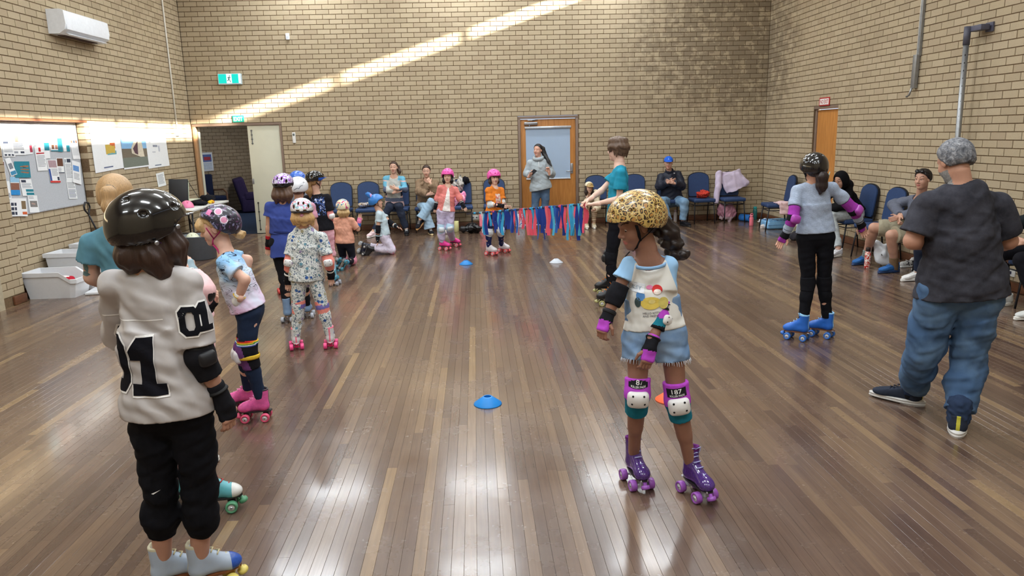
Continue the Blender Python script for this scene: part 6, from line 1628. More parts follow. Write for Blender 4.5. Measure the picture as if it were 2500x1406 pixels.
S = Sdf(); S.ell(p.hp(0, -0.08, 0.10), wa([0.44, 0.52, 0.52]) * p.hs, p.Rrows, 0); S.cone(p.hp(0, -0.2, -0.2), p.J['neck'], 0.085, 0.10, 0.05); S.ell(p.hp(0, 0.36, 0.0), wa([0.30, 0.30, 0.44]) * p.hs, p.Rrows, 0.02, 's'); p.add('hood', S, MH)
p.pants(cloth((178, 184, 186)), length=1.9, ease=0.02, fold=0.006)
p.hair((40, 30, 26))
p.shoe('L', -120, cloth((214, 214, 220)), plastic((232, 230, 226))); p.shoe('R', -110, cloth((40, 40, 50)), plastic((232, 230, 226)))

# ================================================================== 23 man in shorts
p = Person('man in a grey hoodie, khaki shorts and bright blue shoes seated on a chair', -5.8, dict(head=AX(2252, 438, 10.70), neck=AX(2246, 482, 10.76), pel=wa([10.84, -5.86, 0.55]), eR=wa([10.66, -5.52, 0.80]), wR=AX(2200, 530, 10.46), hR=AX(2190, 545, 10.38), eL=wa([10.72, -6.12, 0.80]), wL=wa([10.46, -5.98, 0.70]),
    kR=AX(2134, 556, 10.40), kL=AX(2176, 574, 10.40), fR=(2112, 644), fL=(2182, 664)), hs=0.23, head=(-118, 4), body=-98, size=1.0, th=1.05, tone=(196, 150, 126), res=0.0085, fine=0.004, ankle=0.10)
p.body(curl=(0.8, 0.8))
p.shirt(cloth((98, 102, 116)), sleeve=1.85, hem=1.06, ease=0.024, fold=0.006)
p.pants(cloth((160, 152, 130)), length=0.90, ease=0.022, flare=0.02, fold=0.004, name='shorts')
p.hair((34, 28, 28), low=-0.14, k=1.06, tousle=0.002)
b = MB()
for sx in (-1, 1): b.lathe([(0.001, -0.002), (0.024, -0.002), (0.024, 0.002), (0.001, 0.002)], M((20, 20, 24), 0.15), p.hp(0.13 * sx, 0.30, 0.47) - p.base, 12, R=p.HR @ rotx(math.radians(-50)))
b.tube(np.array([p.hp(-0.36, -0.05, 0.3), p.hp(-0.24, 0.27, 0.47), p.hp(0.0, 0.32, 0.48), p.hp(0.24, 0.27, 0.47), p.hp(0.36, -0.05, 0.3)]) - p.base, 0.003, M_BLACK, 6); b.build('sunglasses', p.root)
for q, yw in (('R', -112), ('L', -104)):
    S = Sdf(); a = p.J['a' + q]; S.cone(a - wa([0, 0, 0.05]), lerp(a, p.J['k' + q], 0.22), 0.052, 0.053, 0); S.cut(lerp(a, p.J['k' + q], 0.24), wa([0, 0, 1.0])); p.add('sock', S, pat_stripes([(120, 132, 128), (150, 158, 146), (104, 116, 116)], 40) if q == 'R' else cloth((120, 96, 72)))
    p.shoe(q, yw, M((40, 96, 160), 0.8, var=0.2, vscale=60), plastic((40, 66, 110)), laces=(56, 110, 176))
P23 = p

# ================================================================== 24 grey-haired man in the washed black T-shirt
p = Person('grey-haired man in a washed black T-shirt and jeans walking away, head bowed', -10.5, dict(head=(2330, 396, 0.04), neck=(2347, 452, 0), pel=(2346, 690, 0), sL=(2266, 500, 0.02), sR=(2434, 500, 0.0), eL=(2228, 588, 0.02), wL=(2262, 596, 0.26), hL=(2300, 585, 0.36), eR=(2462, 588, 0.02), wR=(2436, 598, 0.26), hR=(2400, 588, 0.36),
    kL=(2252, 868, 0.10), kR=(2362, 888, 0.02), fL=(2222, 985), fR=(2336, 1058)), hs=0.238, head=(-6, 22), body=16, size=1.05, th=1.20, hw=0.185, hipw=0.105, tone=(196, 146, 120), res=0.008, fine=0.0045, ankle=0.09)
p.body(beard=M((140, 138, 136), 0.9, var=0.3, vscale=120))
m, t = newmat('washed_black_cotton', 0.92, 0.12); n1 = t.noise(t.obj(), 8, 5, 0.7); t.col(t.ramp(n1, [(0.3, lin((40, 40, 46))), (0.75, lin((70, 70, 78)))])); t.bump(n1, 0.3, 0.01)
p.shirt(m, sleeve=0.80, hem=1.13, ease=0.024, loose=0.030, fold=0.008, seed=12, cuff=0.022, res=0.007)
p.pants(pat_denim((70, 96, 130), (118, 146, 172), 0.6), length=1.86, ease=0.024, fold=0.009, flare=0.006, kneebag=0.006, res=0.0075)
for q in 'LR':
    S = Sdf(); a = p.J['a' + q]; S.cone(a + wa([0, 0, 0.0]), a + wa([0, 0, 0.085]), 0.060, 0.066, 0); S.wrinkle(0.004, 160, 3, wa([1.0, 0, 0])); p.add('elastic_cuff', S, cloth((46, 60, 86)))
    S = Sdf(); S.cone(a - wa([0, 0, 0.03]), a + wa([0, 0, 0.03]), 0.052, 0.052, 0); p.add('sock', S, M_BLKCLOTH)
def salt(C): return np.zeros(len(C), int)
mg, tg = newmat('salt_and_pepper_hair', 0.7, 0.3); n1 = tg.noise(tg.obj(), 42, 4, 0.7, 0.8); tg.col(tg.ramp(n1, [(0.32, lin((66, 68, 74))), (0.5, lin((112, 113, 118))), (0.68, lin((168, 168, 170)))])); tg.bump(n1, 0.8, 0.008)
p.hair((132, 132, 136), low=-0.19, k=1.03, wave=0.15, tousle=0.0016, mat=mg)
_sh = cloth((46, 52, 66), var=0.1)
p.shoe('L', -44, _sh, plastic((206, 204, 200)), laces=(40, 44, 60), accent=cloth((196, 190, 70))); p.shoe('R', 34, _sh, plastic((206, 204, 200)), laces=(40, 44, 60), accent=cloth((196, 190, 70)))

# ================================================================== 25, 26 two more seated along the right wall
p = Person('person in black lettered leggings and white trainers seated at the edge of view', -7.7, dict(head=wa([10.98, -8.05, 1.28]), neck=wa([10.94, -7.98, 1.06]), pel=wa([10.90, -7.86, 0.56]), eR=wa([10.78, -7.58, 0.82]), wR=wa([10.50, -7.62, 0.72]), eL=wa([10.74, -8.2, 0.8]), wL=wa([10.5, -8.0, 0.7]), kR=wa([10.46, -7.74, 0.54]), kL=wa([10.44, -8.06, 0.54]), fR=G(2455, 745), fL=wa([10.55, -8.2, 0])), hs=0.225, head=(-96, 0), body=-92, size=0.98, tone=(204, 158, 132), res=0.010, ankle=0.09)
p.body(); p.shirt(cloth((30, 36, 38)), sleeve=1.9, hem=1.05, ease=0.022); lo = p.pants(cloth((20, 20, 26)), length=1.86, ease=0.006, fold=0.003, name='leggings'); p.hair((60, 44, 36))
ax = unit(p.J['kR'] - p.J['aR']); tv, tf = text_mesh('DKSJ', 0.075, 0.004)
decal('lettering', tv * wa([1.0, 0.72, 1]), tf, lerp(p.J['aR'], p.J['kR'], 0.32), -ax, np.cross(-ax, wa([0, 1.0, 0])) * -1.0, lo, MW, lo, p.base, off=0.003, maxlen=0.02)
p.shoe('R', -100, cloth((206, 208, 206)), plastic((232, 230, 224))); p.shoe('L', -95, cloth((206, 208, 206)), plastic((232, 230, 224)))
p = Person('person in dark jeans and white canvas shoes seated beyond the grey-haired man', -6.6, dict(head=wa([10.62, -6.74, 1.00]), neck=wa([10.72, -6.74, 0.84]), pel=wa([10.88, -6.74, 0.54]), eR=wa([10.74, -6.45, 0.78]), wR=wa([10.50, -6.52, 0.68]), eL=wa([10.72, -7.05, 0.76]), wL=wa([10.5, -6.85, 0.68]), kR=wa([10.42, -6.52, 0.53]), kL=wa([10.42, -6.86, 0.53]), fR=G(2240, 684), fL=wa([10.5, -6.9, 0])), hs=0.22, head=(-92, 0), body=-92, size=0.95, tone=(210, 166, 140), res=0.011, ankle=0.09)
p.body(); p.shirt(cloth((70, 72, 84)), sleeve=1.9, hem=1.05, ease=0.022); p.pants(cloth((40, 48, 66)), length=1.9, ease=0.010); p.hair((70, 52, 42))
for q in 'RL': p.shoe(q, -100, cloth((226, 224, 222)), plastic((236, 234, 230)))
# ================================================================== doors
WOOD = None
def wood_mat():
    m, t = newmat('honey_veneer', 0.45, 0.4); n = t.noise(t.obj((18, 18, 1.6)), 1.5, 4, 0.6, 0.8)
    t.col(t.ramp(n, [(0.3, lin((172, 112, 52))), (0.7, lin((200, 138, 72)))])); return m
WOOD = wood_mat(); FRAME = M((128, 108, 94), 0.5, var=0.06, vscale=10, name='grey_brown_frame'); CREAM = M((206, 205, 186), 0.45, var=0.03, vscale=4, name='cream_paint')
JWOOD = M((176, 136, 98), 0.5, var=0.12, vscale=8, stretch=(10, 10, 1))
def frame_bar(parent, lo, hi, m):
    lo = np.array(lo, float); hi = np.array(hi, float); return MB().box((lo + hi) / 2, (hi - lo) / 2, m, bev=0.004).build('door_frame', parent)
# door_1: cream double door to the corridor; one leaf shut, the other swung into the corridor
d1 = tag(MB().box(((LD[0] + LD[1]) / 2, 0.05, DOOR_H - 0.028), ((LD[1] - LD[0]) / 2, 0.05, 0.024), FRAME, bev=0.004).build('door_1'), kind='structure')
frame_bar(d1, (LD[0] + 0.002, 0.0, 0), (LD[0] + 0.06, 0.1, DOOR_H - 0.054), JWOOD); frame_bar(d1, (LD[1] - 0.045, 0.0, 0), (LD[1] - 0.002, 0.1, DOOR_H - 0.054), FRAME)
LX = AY(606, 330, 0.05)[0]
b = MB(); b.box(((LX + LD[1] - 0.047) / 2, 0.045, DOOR_H / 2 - 0.025), ((LD[1] - 0.047 - LX) / 2, 0.02, DOOR_H / 2 - 0.032), CREAM, bev=0.003); leaf = b.build('door_leaf', d1)
for z0, z1, nk in ((1.72, 2.0, 4), (0.06, 0.62, 4)):
    b = MB(); b.box((LX + 0.075, 0.02, (z0 + z1) / 2), (0.006, 0.006, (z1 - z0) / 2), M((96, 96, 98), 0.35, metal=0.8))
    for k in range(nk): b.box((LX + 0.075, 0.02, z0 + 0.02 + (z1 - z0 - 0.04) * k / (nk - 1)), (0.016, 0.008, 0.010), M((96, 96, 98), 0.35, metal=0.8))
    b.build('bolt', leaf)
b = MB(); b.box((LX + 0.02, 0.02, 1.02), (0.018, 0.012, 0.05), M_STEEL, bev=0.004); b.build('lock', leaf)
b = MB(); _lr = rotz(math.radians(20)); b.box(wa([LD[0] + 0.075, 0.12, DOOR_H / 2 - 0.025]) + _lr @ wa([0, 0.46, 0]), (0.02, 0.45, DOOR_H / 2 - 0.032), CREAM, R=_lr, bev=0.003); b.build('door_leaf', d1)
# door_2: honey veneer door with closer, pull-down board and lever
d2 = tag(MB().box(((CD[0] + CD[1]) / 2, 0.05, DOOR_H - 0.03), ((CD[1] - CD[0]) / 2, 0.045, 0.024), FRAME, bev=0.004).build('door_2'), kind='structure')
for x in (CD[0] + 0.026, CD[1] - 0.026): frame_bar(d2, (x - 0.024, 0.005, 0), (x + 0.024, 0.095, DOOR_H - 0.055), FRAME)
b = MB(); b.box(((CD[0] + CD[1]) / 2, 0.07, DOOR_H / 2 - 0.03), ((CD[1] - CD[0]) / 2 - 0.053, 0.02, DOOR_H / 2 - 0.035), WOOD, bev=0.003); lf = b.build('door_leaf', d2)
b = MB(); b.box((6.49, 0.02, 1.985), (0.13, 0.03, 0.028), M_STEEL, bev=0.008); b.box((6.50, 0.0, 2.045), (0.07, 0.012, 0.012), M_STEEL, bev=0.004); b.tube([(6.5, 0.0, 2.04), (6.62, -0.04, 2.05)], 0.008, M_BLACK); b.tube([(6.46, 0.01, 1.96), (6.46, 0.0, 1.93)], 0.012, M_STEEL); b.build('door_closer', lf)
b = MB(); b.box((7.29, 0.045, 1.10), (0.024, 0.006, 0.10), M_STEEL, bev=0.003); b.tube([(7.29, 0.04, 1.05), (7.29, -0.005, 1.05), (7.17, -0.01, 1.05)], 0.010, M_STEEL); b.build('door_handle', lf)
BOARD = M((164, 184, 208), 0.5, var=0.03, vscale=3)
sc_ = tag(MB().box((6.822, 0.0405, 1.40), (0.435, 0.004, 0.48), BOARD).build('pull_down_screen'), 'pale blue-grey pull-down screen hanging on the wooden door', 'screen')
b = MB(); b.tube([(6.37, 0.022, 1.905), (7.275, 0.022, 1.905)], 0.026, M((206, 212, 220), 0.35, metal=0.3)); b.build('roller_case', sc_)
b = MB(); b.box((6.822, 0.034, 0.912), (0.44, 0.008, 0.010), M((214, 220, 226), 0.4), bev=0.003); b.build('bottom_bar', sc_)
# door_3: honey veneer door set back in the right wall
d3 = tag(MB().box((W + 0.05, -(RD[0] + RD[1]) / 2, DOOR_H - 0.028), (0.045, (RD[1] - RD[0]) / 2 - 0.002, 0.026), FRAME, bev=0.004).build('door_3'), kind='structure')
for y in (-RD[0] - 0.024, -RD[1] + 0.024): frame_bar(d3, (W + 0.03, y - 0.022, 0), (W + 0.095, y + 0.022, DOOR_H - 0.056), FRAME)
b = MB(); b.box((W + 0.075, -(RD[0] + RD[1]) / 2, DOOR_H / 2 - 0.03), (0.02, (RD[1] - RD[0]) / 2 - 0.048, DOOR_H / 2 - 0.035), WOOD, bev=0.003); b.build('door_leaf', d3)

# ================================================================== the corridor seen through the open leaf
CARPET = M((44, 56, 78), 0.95, 0.1, var=0.2, vscale=120, name='blue_carpet')
slab('floor_corridor', (-2.6, 0.1, -0.1), (2.6, 8.0, -0.002), CARPET)
slab('ceiling_corridor', (-2.6, 0.115, 2.6), (2.6, 8.0, 2.65), M((214, 210, 200), 0.9))
ca, cb = wa([-2.10, 3.03, 0]), wa([0.78, 7.97, 0]); cu_ = unit(cb - ca); cn = unit(wa([cu_[1], -cu_[0], 0])); CL = np.linalg.norm(cb - ca)
wc = MB(); wc.box((ca + cb) / 2 - cn * (0.06 + mo) + wa([0, 0, 1.3]), (CL / 2, 0.055, 1.3), MAT_MORTAR, R=np.array([cu_, np.cross([0, 0, 1.0], cu_), [0, 0, 1]]).T)
wall_corridor = tag(wc.build('wall_corridor'), kind='structure')
brick_wall(wall_corridor, ca, cu_, -cn, CL, 0.0, 2.58, [], keep=160, mat=brick_material(name='corridor_brick', tint=(0.92, 0.90, 0.92)))
slab('wall_corridor_side', (2.55, 0.12, 0), (2.6, 8.0, 2.6), M((196, 184, 160), 0.9)); slab('wall_corridor_end', (-2.6, 0.12, 0), (-2.55, 8.0, 2.6), M((196, 184, 160), 0.9)); slab('wall_corridor_far', (0.8, 7.95, 0), (2.6, 8.0, 2.6), M((196, 184, 160), 0.9))
ld = bpy.data.lights.new('corridor_light', 'AREA'); ld.shape = 'RECTANGLE'; ld.size = 1.0; ld.size_y = 0.3; ld.energy = 34; lo = bpy.data.objects.new('corridor_light', ld)
cl_ = empty('corridor_ceiling_light', (0.6, 3.4, 2.598), 'flat white ceiling light panel inside the corridor', 'ceiling light'); MB().box((0, 0, -0.02), (0.52, 0.17, 0.018), plastic((236, 236, 234)), bev=0.006).build('housing', cl_); link(lo, cl_); lo.location = (0, 0, -0.045)
SOFA = cloth((52, 42, 72), var=0.12)
so_ = empty('armchair', (-0.30, 4.70, 0), 'dark purple upholstered armchair on the blue corridor carpet', 'armchair', rz=math.radians(20))
MB().box((0, 0.0, 0.22), (0.36, 0.36, 0.20), SOFA, bev=0.04).build('seat', so_); MB().box((-0.30, 0.02, 0.45), (0.13, 0.36, 0.43), SOFA, R=roty(math.radians(-14)), bev=0.06).build('backrest', so_); MB().box((0.04, -0.30, 0.42), (0.32, 0.07, 0.1), SOFA, bev=0.04).build('armrest', so_)
pw = ca + cu_ * 1.55 + cn * 0.012
fr = empty('framed_notice', pw + wa([0, 0, 1.30]), 'small white framed notice with a red and blue print on the corridor bricks', 'picture', rz=math.atan2(cu_[1], cu_[0]))
MB().box((0, 0, 0), (0.17, 0.01, 0.23), plastic((226, 232, 240)), bev=0.004).build('frame', fr)
b = MB(); b.box((0, -0.0105, 0.09), (0.13, 0.002, 0.09), M((86, 110, 170), 0.6)); b.box((0, -0.0112, 0.08), (0.10, 0.002, 0.04), M((176, 60, 70), 0.6)); b.box((0, -0.0105, -0.1), (0.13, 0.002, 0.08), M((206, 218, 232), 0.6)); b.build('print', fr)
st_ = empty('hall_chair', ca + cu_ * 1.25 + cn * 0.36, 'dark blue chair with curved wooden arms inside the corridor', 'chair', rz=math.atan2(cu_[1], cu_[0]))
MB().box((0, 0, 0.42), (0.26, 0.26, 0.06), cloth((36, 44, 70)), bev=0.03).build('seat', st_); MB().box((0, 0.22, 0.72), (0.26, 0.05, 0.28), cloth((36, 44, 70)), bev=0.03).build('backrest', st_)
for sx in (-1, 1):
    MB().tube([(sx * 0.28, -0.26, 0.0), (sx * 0.28, -0.25, 0.55), (sx * 0.28, -0.15, 0.62), (sx * 0.28, 0.22, 0.60), (sx * 0.28, 0.26, 0.0)], 0.024, M((120, 84, 60), 0.5)).build('arm_frame', st_)

# ================================================================== fittings on the walls
AC_W = plastic((232, 236, 242), 0.3)
ac = empty('air_conditioner', (0, -3.87, 3.20), 'white wall-mounted split air conditioner high above the notice board', 'air conditioner')
S = Sdf(); prof = [(0.0, 0.0), (0.13, 0.0), (0.205, 0.05), (0.225, 0.12), (0.215, 0.28), (0.17, 0.30), (0.0, 0.30)]
b = MB(); b.prism([(x, z) for x, z in prof], 0.58, AC_W); 
o = b.build('housing', ac)
MB().box((0.213, 0, 0.165), (0.010, 0.555, 0.115), AC_W, bev=0.008, R=roty(math.radians(-3))).build('front_panel', ac)
MB().box((0.172, 0.02, 0.018), (0.004, 0.50, 0.034), M((206, 208, 212), 0.4), R=roty(math.radians(-56)), bev=0.002).build('louvre', ac)
MB().box((0.07, 0.0, -0.004), (0.045, 0.42, 0.004), M((70, 44, 40), 0.7)).build('air_outlet', ac)
cd_ = tag(MB().tube([(0.016, -0.71, 2.03), (0.016, -0.71, 3.2), (0.016, -0.72, H)], 0.014, plastic((222, 218, 208), 0.4), 10).build('conduit'), 'thin white conduit pipe running up the brick beside the corner', 'pipe')
sb = tag(MB().box((0.022, -0.70, 1.97), (0.022, 0.075, 0.06), plastic((232, 230, 226), 0.4), bev=0.006).build('power_outlet'), 'white double power outlet box at the foot of the conduit', 'outlet')
for y in (-0.73, -0.68):
    MB().box((0.0445, y, 1.975), (0.002, 0.012, 0.016), plastic((190, 188, 184))).build('socket', sb)
em, et = newmat('lit_green_sign', 0.4); et.b.inputs['Base Color'].default_value = (*lin((0, 170, 150)), 1); et.b.inputs['Emission Color'].default_value = (*lin((20, 214, 206)), 1); et.b.inputs['Emission Strength'].default_value = 0.75
ew, et2 = newmat('lit_white_sign', 0.4); et2.b.inputs['Emission Color'].default_value = (0.8, 0.95, 1.0, 1); et2.b.inputs['Emission Strength'].default_value = 0.85
es = empty('exit_light', (0.835, 0, 2.935), 'green lit running man exit box above the corridor door', 'exit sign')
MB().box((0, -0.035, 0), (0.215, 0.035, 0.098), plastic((206, 226, 234)), bev=0.006).build('housing', es)
MB().box((-0.015, -0.0715, 0.006), (0.185, 0.0015, 0.082), em).build('green_panel', es)
MB().box((0.185, -0.0715, 0.006), (0.018, 0.0015, 0.082), ew).build('white_panel', es)
MB().box((-0.005, -0.0725, 0.006), (0.048, 0.0012, 0.082), ew).build('doorway_symbol', es)
dk = M((16, 84, 80), 0.5); b = MB()
def seg2(pts, w, c=(0, 0)):
    for (x0, z0), (x1, z1) in zip(pts[:-1], pts[1:]):
        n = unit(wa([-(z1 - z0), x1 - x0])) * w; b.prism([(x0 - n[0], z0 - n[1]), (x1 - n[0], z1 - n[1]), (x1 + n[0], z1 + n[1]), (x0 + n[0], z0 + n[1])], 0.0006, dk, (-0.005, -0.0742, 0.006))
seg2([(0.004, 0.030), (-0.008, -0.012)], 0.010); seg2([(-0.008, -0.012), (0.012, -0.034), (0.026, -0.066)], 0.006); seg2([(-0.008, -0.012), (-0.022, -0.036), (-0.042, -0.034)], 0.006); seg2([(0.002, 0.028), (0.024, 0.018), (0.036, 0.026)], 0.005); seg2([(0.000, 0.030), (-0.020, 0.024), (-0.034, 0.008)], 0.005)
b.prism([(0.010 + 0.011 * math.cos(a), 0.048 + 0.011 * math.sin(a)) for a in np.linspace(0, 6.283, 11)[:-1]], 0.0006, dk, (-0.005, -0.0742, 0.006)); b.build('running_figure', es)
def plate_text(name, label, c, w, h, rgb, txt, size, axis, wide=1.0):
    o = empty(name, c, label, 'sign', rz=0 if axis == 'y' else math.pi / 2 * -1)
    MB().box((0, -0.006, 0), (w / 2, 0.005, h / 2), M(rgb, 0.4, var=0.02), bev=0.002).build('plate', o)
    if not txt: return o
    v, f = text_mesh(txt, size, 0.02); v = v * wa([wide, 1, 1]); V = np.stack([v[:, 0], np.full(len(v), -0.0125), v[:, 1]], 1); mobj('lettering', V, f, M((240, 240, 240), 0.5, var=0.0), o); return o
plate_text('exit_sign', 'small green plate reading EXIT over the corridor door frame', (0.905, 0, 2.205), 0.215, 0.125, (24, 132, 116), 'EXIT', 0.105, 'y', 0.80)
o = plate_text('no_exit_sign', 'red plate reading NO EXIT above the wooden side door', (W, -2.46, 2.19), 0.36, 0.135, (178, 44, 48), '', 0.1, 'x'); 
MB().box((0, -0.0115, 0), (0.155, 0.0006, 0.048), M((240, 236, 234), 0.5)).build('white_panel', o); v, f = text_mesh('NO EXIT', 0.085, 0.015); mobj('lettering', np.stack([v[:, 0] * 0.85, np.full(len(v), -0.0128), v[:, 1]], 1), f, M((178, 44, 48), 0.5), o)
b = MB(); b.box((1.965, -0.02, 3.68), (0.034, 0.02, 0.058), plastic((232, 234, 240), 0.4), bev=0.008); se = tag(b.build('motion_sensor'), 'tiny white motion sensor alone on the upper brick wall', 'sensor'); MB().box((1.965, -0.041, 3.665), (0.02, 0.002, 0.02), plastic((200, 206, 216))).build('lens', se)
b = MB(); b.box((1.925, -0.014, 1.83), (0.03, 0.012, 0.10), plastic((230, 230, 228), 0.4), bev=0.005); rc = tag(b.build('wall_remote'), 'white air conditioning remote in a holder beside the cream door', 'remote control'); MB().box((1.925, -0.0265, 1.885), (0.018, 0.001, 0.022), M((96, 104, 106), 0.3)).build('display', rc)
b = MB(); b.box((5.34, -0.008, 0.19), (0.075, 0.006, 0.045), plastic((226, 226, 222), 0.4), bev=0.003); po_ = tag(b.build('wall_socket'), 'white double wall socket low on the brick behind the ribbon pole', 'outlet')
for dx in (-0.035, 0.035): MB().lathe([(0.001, 0), (0.014, 0.0), (0.014, 0.003), (0.001, 0.003)], M((60, 60, 64), 0.5), (5.34 + dx, -0.0145, 0.19), 10, R=rotx(math.pi / 2)).build('socket', po_)
# steel track and drop bracket on the right wall
b = MB(); GAL = M((150, 152, 154), 0.4, metal=0.7, var=0.1)
b.box((W - 0.018, -5.015, 4.35), (0.016, 0.024, 1.70), GAL); b.box((W - 0.036, -5.0, 4.35), (0.006, 0.008, 1.70), M((206, 208, 210), 0.3, metal=0.7)); tr = tag(b.build('wall_track'), 'long galvanised steel track fixed vertically high on the side wall', 'bracket')
MB().box((W - 0.035, -4.99, 2.46), (0.026, 0.038, 0.21), GAL, R=rotx(0.02), bev=0.004).build('drop_plate', tr); b = MB(); b.tube([(W - 0.05, -4.97, 2.26), (W - 0.055, -4.93, 2.17), (W - 0.06, -4.88, 2.15)], 0.013, GAL); b.build('hook', tr)
pl_ = tag(MB().tube([(W - 0.15, -6.13, 2.70), (W - 0.15, -6.16, 0.02)], 0.030, GAL, 14).build('steel_post'), 'grey perforated steel post standing against the side wall behind the grey-haired man', 'post')
MB().tube([(W - 0.15, -6.128, 2.86), (W - 0.15, -6.13, 2.66)], 0.036, M((84, 84, 96), 0.5), 14).build('top_sleeve', pl_)
b = MB(); b.box((W - 0.09, -6.23, 2.83), (0.05, 0.11, 0.03), M((84, 84, 100), 0.5), bev=0.004); b.box((W - 0.012, -6.30, 2.83), (0.008, 0.06, 0.05), M((84, 84, 100), 0.5)); b.build('wall_bracket', pl_)
for k in range(30):
    z = 2.55 - 0.085 * k; MB().lathe([(0.001, 0), (0.009, 0), (0.009, 0.0015), (0.001, 0.0015)], M_BLACK, (W - 0.166, -6.157, z), 8, R=rotx(math.pi / 2) @ roty(0)).build('hole', pl_) if k < 22 else None

# ================================================================== notice board, papers and posters
bd = tag(MB().box((-RDEP + 0.006, -(RC0 + RC1) / 2 + 0.015, 1.545), (0.006, (RC1 - RC0) / 2 - 0.075, 0.545), heather((186, 190, 196), 0.06, (60, 60, 60))).build('notice_board'), 'wide pale grey pin board set in the brick recess under a timber lintel', 'notice board')
alu = M((196, 200, 206), 0.35, metal=0.4)
for lo_, hi_ in (((-RDEP, -RC1 + 0.07, 0.985), (-RDEP + 0.018, -RC0 - 0.04, 1.005)), ((-RDEP, -RC1 + 0.07, 2.075), (-RDEP + 0.018, -RC0 - 0.04, 2.095)), ((-RDEP, -RC0 - 0.06, 1.005), (-RDEP + 0.018, -RC0 - 0.04, 2.075))):
    lo_ = wa(lo_); hi_ = wa(hi_); MB().box((lo_ + hi_) / 2, (hi_ - lo_) / 2, alu, bev=0.002).build('frame', bd)
tag(MB().box((-RDEP / 2 + 0.008, -(RC0 + RC1) / 2, DOOR_H - 0.016), (RDEP / 2 + 0.006, (RC1 - RC0) / 2 + 0.06, 0.014), M((138, 88, 62), 0.5, var=0.2, vscale=9, stretch=(2, 1, 8)), bev=0.003).build('trim_2'), kind='structure')
PAPER = M((236, 238, 240), 0.8, 0.2, var=0.02)
def paper(name, label, X, quad, blocks, lift=0.003, cat='notice', base=None):
    """sheet pinned on the wall plane X; quad: its 4 corners in the photograph, tl tr br bl; blocks: printed patches (u0,v0,u1,v1,rgb)"""
    P = [AX(x, y, X) for x, y in quad]; b = MB(); n = wa([1.0, 0, 0])
    def at(u, v): return (P[0] * (1 - u) + P[1] * u) * (1 - v) + (P[3] * (1 - u) + P[2] * u) * v
    g = 4; V = []; F = []
    for j in range(g + 1):
        for i in range(g + 1):
            u, v = i / g, j / g; V.append(at(u, v) + n * (lift + 0.004 * v * v * (0.5 + u * 0.5)))
    for j in range(g):
        for i in range(g): F.append((j * (g + 1) + i, (j + 1) * (g + 1) + i, (j + 1) * (g + 1) + i + 1, j * (g + 1) + i + 1))
    m_ = len(V); V2 = [q - n * 0.0006 for q in V]; F2 = [tuple(reversed([i + m_ for i in f])) for f in F]
    b.raw(V + V2, F + F2, base or PAPER)
    for (u0, v0, u1, v1, rgb) in blocks:
        mm = M(rgb, 0.7, 0.2, var=0.1, vscale=60); k = max(1, int((v1 - v0) * 6))
        for q in range(k):
            a0, a1 = v0 + (v1 - v0) * q / k, v0 + (v1 - v0) * (q + 1) / k
            def up_(u, v): return at(u, v) + n * (lift + 0.0012 + 0.004 * v * v * (0.5 + u * 0.5))
            b.raw([up_(u0, a0), up_(u0, a1), up_(u1, a1), up_(u1, a0)], [(0, 1, 2, 3)], mm)
    return tag(b.build(name), label, cat, 'papers on the notice board' if X < 0 else None)
def lines(u0, u1, v0, v1, n, rgb=(150, 154, 162)):
    h = (v1 - v0) / n; return [(u0, v0 + h * i, u1 - (0.12 * (u1 - u0) if i % 3 == 2 else 0), v0 + h * (i + 0.42), rgb) for i in range(n)]
q2 = lambda x0, y0, x1, y1, sx=0, sy=0: [(x0 / 2.823, 270 + y0 / 2.823), (x1 / 2.823, 270 + (y0 + sy) / 2.823), ((x1 + sx) / 2.823, 270 + (y1 + sy) / 2.823), ((x0 + sx) / 2.823, 270 + y1 / 2.823)]
XB = -RDEP + 0.013
TL, NV, RDc, BRN = (44, 128, 146), (60, 66, 82), (186, 60, 66), (120, 84, 66)
L_ = lambda *a: lines(*a)
paper('beach_flyer', 'small pale aqua flyer in the upper corner of the notice board', XB, q2(0, 140, 62, 205), [(0, 0, 1, 0.55, (150, 206, 216)), (0, 0.55, 1, 0.8, (96, 160, 190))])
paper('typed_notice', 'white typed notice with a dark heading bar below the aqua flyer', XB, q2(12, 205, 92, 318, 10), [(0.05, 0.06, 0.5, 0.2, NV)] + L_(0.08, 0.9, 0.28, 0.75, 8) + [(0.1, 0.84, 0.3, 0.94, NV), (0.4, 0.84, 0.6, 0.94, NV), (0.7, 0.84, 0.9, 0.94, NV)])
paper('family_flyer', 'large white flyer with a warm photo across its top', XB, q2(64, 150, 150, 306, 24), [(0.05, 0.03, 0.95, 0.42, (200, 150, 130)), (0.3, 0.1, 0.6, 0.42, (150, 90, 80))] + L_(0.08, 0.92, 0.5, 0.78, 5, NV) + [(0.1, 0.84, 0.4, 0.92, (150, 154, 162)), (0.6, 0.84, 0.9, 0.92, NV)], 0.005)
paper('strip_flyer', 'white flyer with a grey and red strip down one edge', XB, q2(146, 150, 200, 304, 24, -6), [(0.68, 0.0, 1, 0.62, (120, 130, 136)), (0.68, 0.62, 1, 0.92, (166, 60, 80))] + L_(0.08, 0.6, 0.2, 0.7, 7))
paper('red_emblem_notice', 'tall white notice with a red oval emblem and red heading', XB, q2(232, 248, 300, 416, 26, -4), [(0.38, 0.05, 0.6, 0.22, (190, 44, 48)), (0.1, 0.26, 0.9, 0.31, RDc)] + L_(0.1, 0.9, 0.38, 0.86, 9), 0.005)
paper('teal_brochure', 'narrow white and teal brochure with portrait, first of the teal row', XB, q2(296, 176, 330, 330, 14), [(0, 0.05, 1, 0.30, (176, 150, 150)), (0, 0.30, 1, 0.64, TL)])
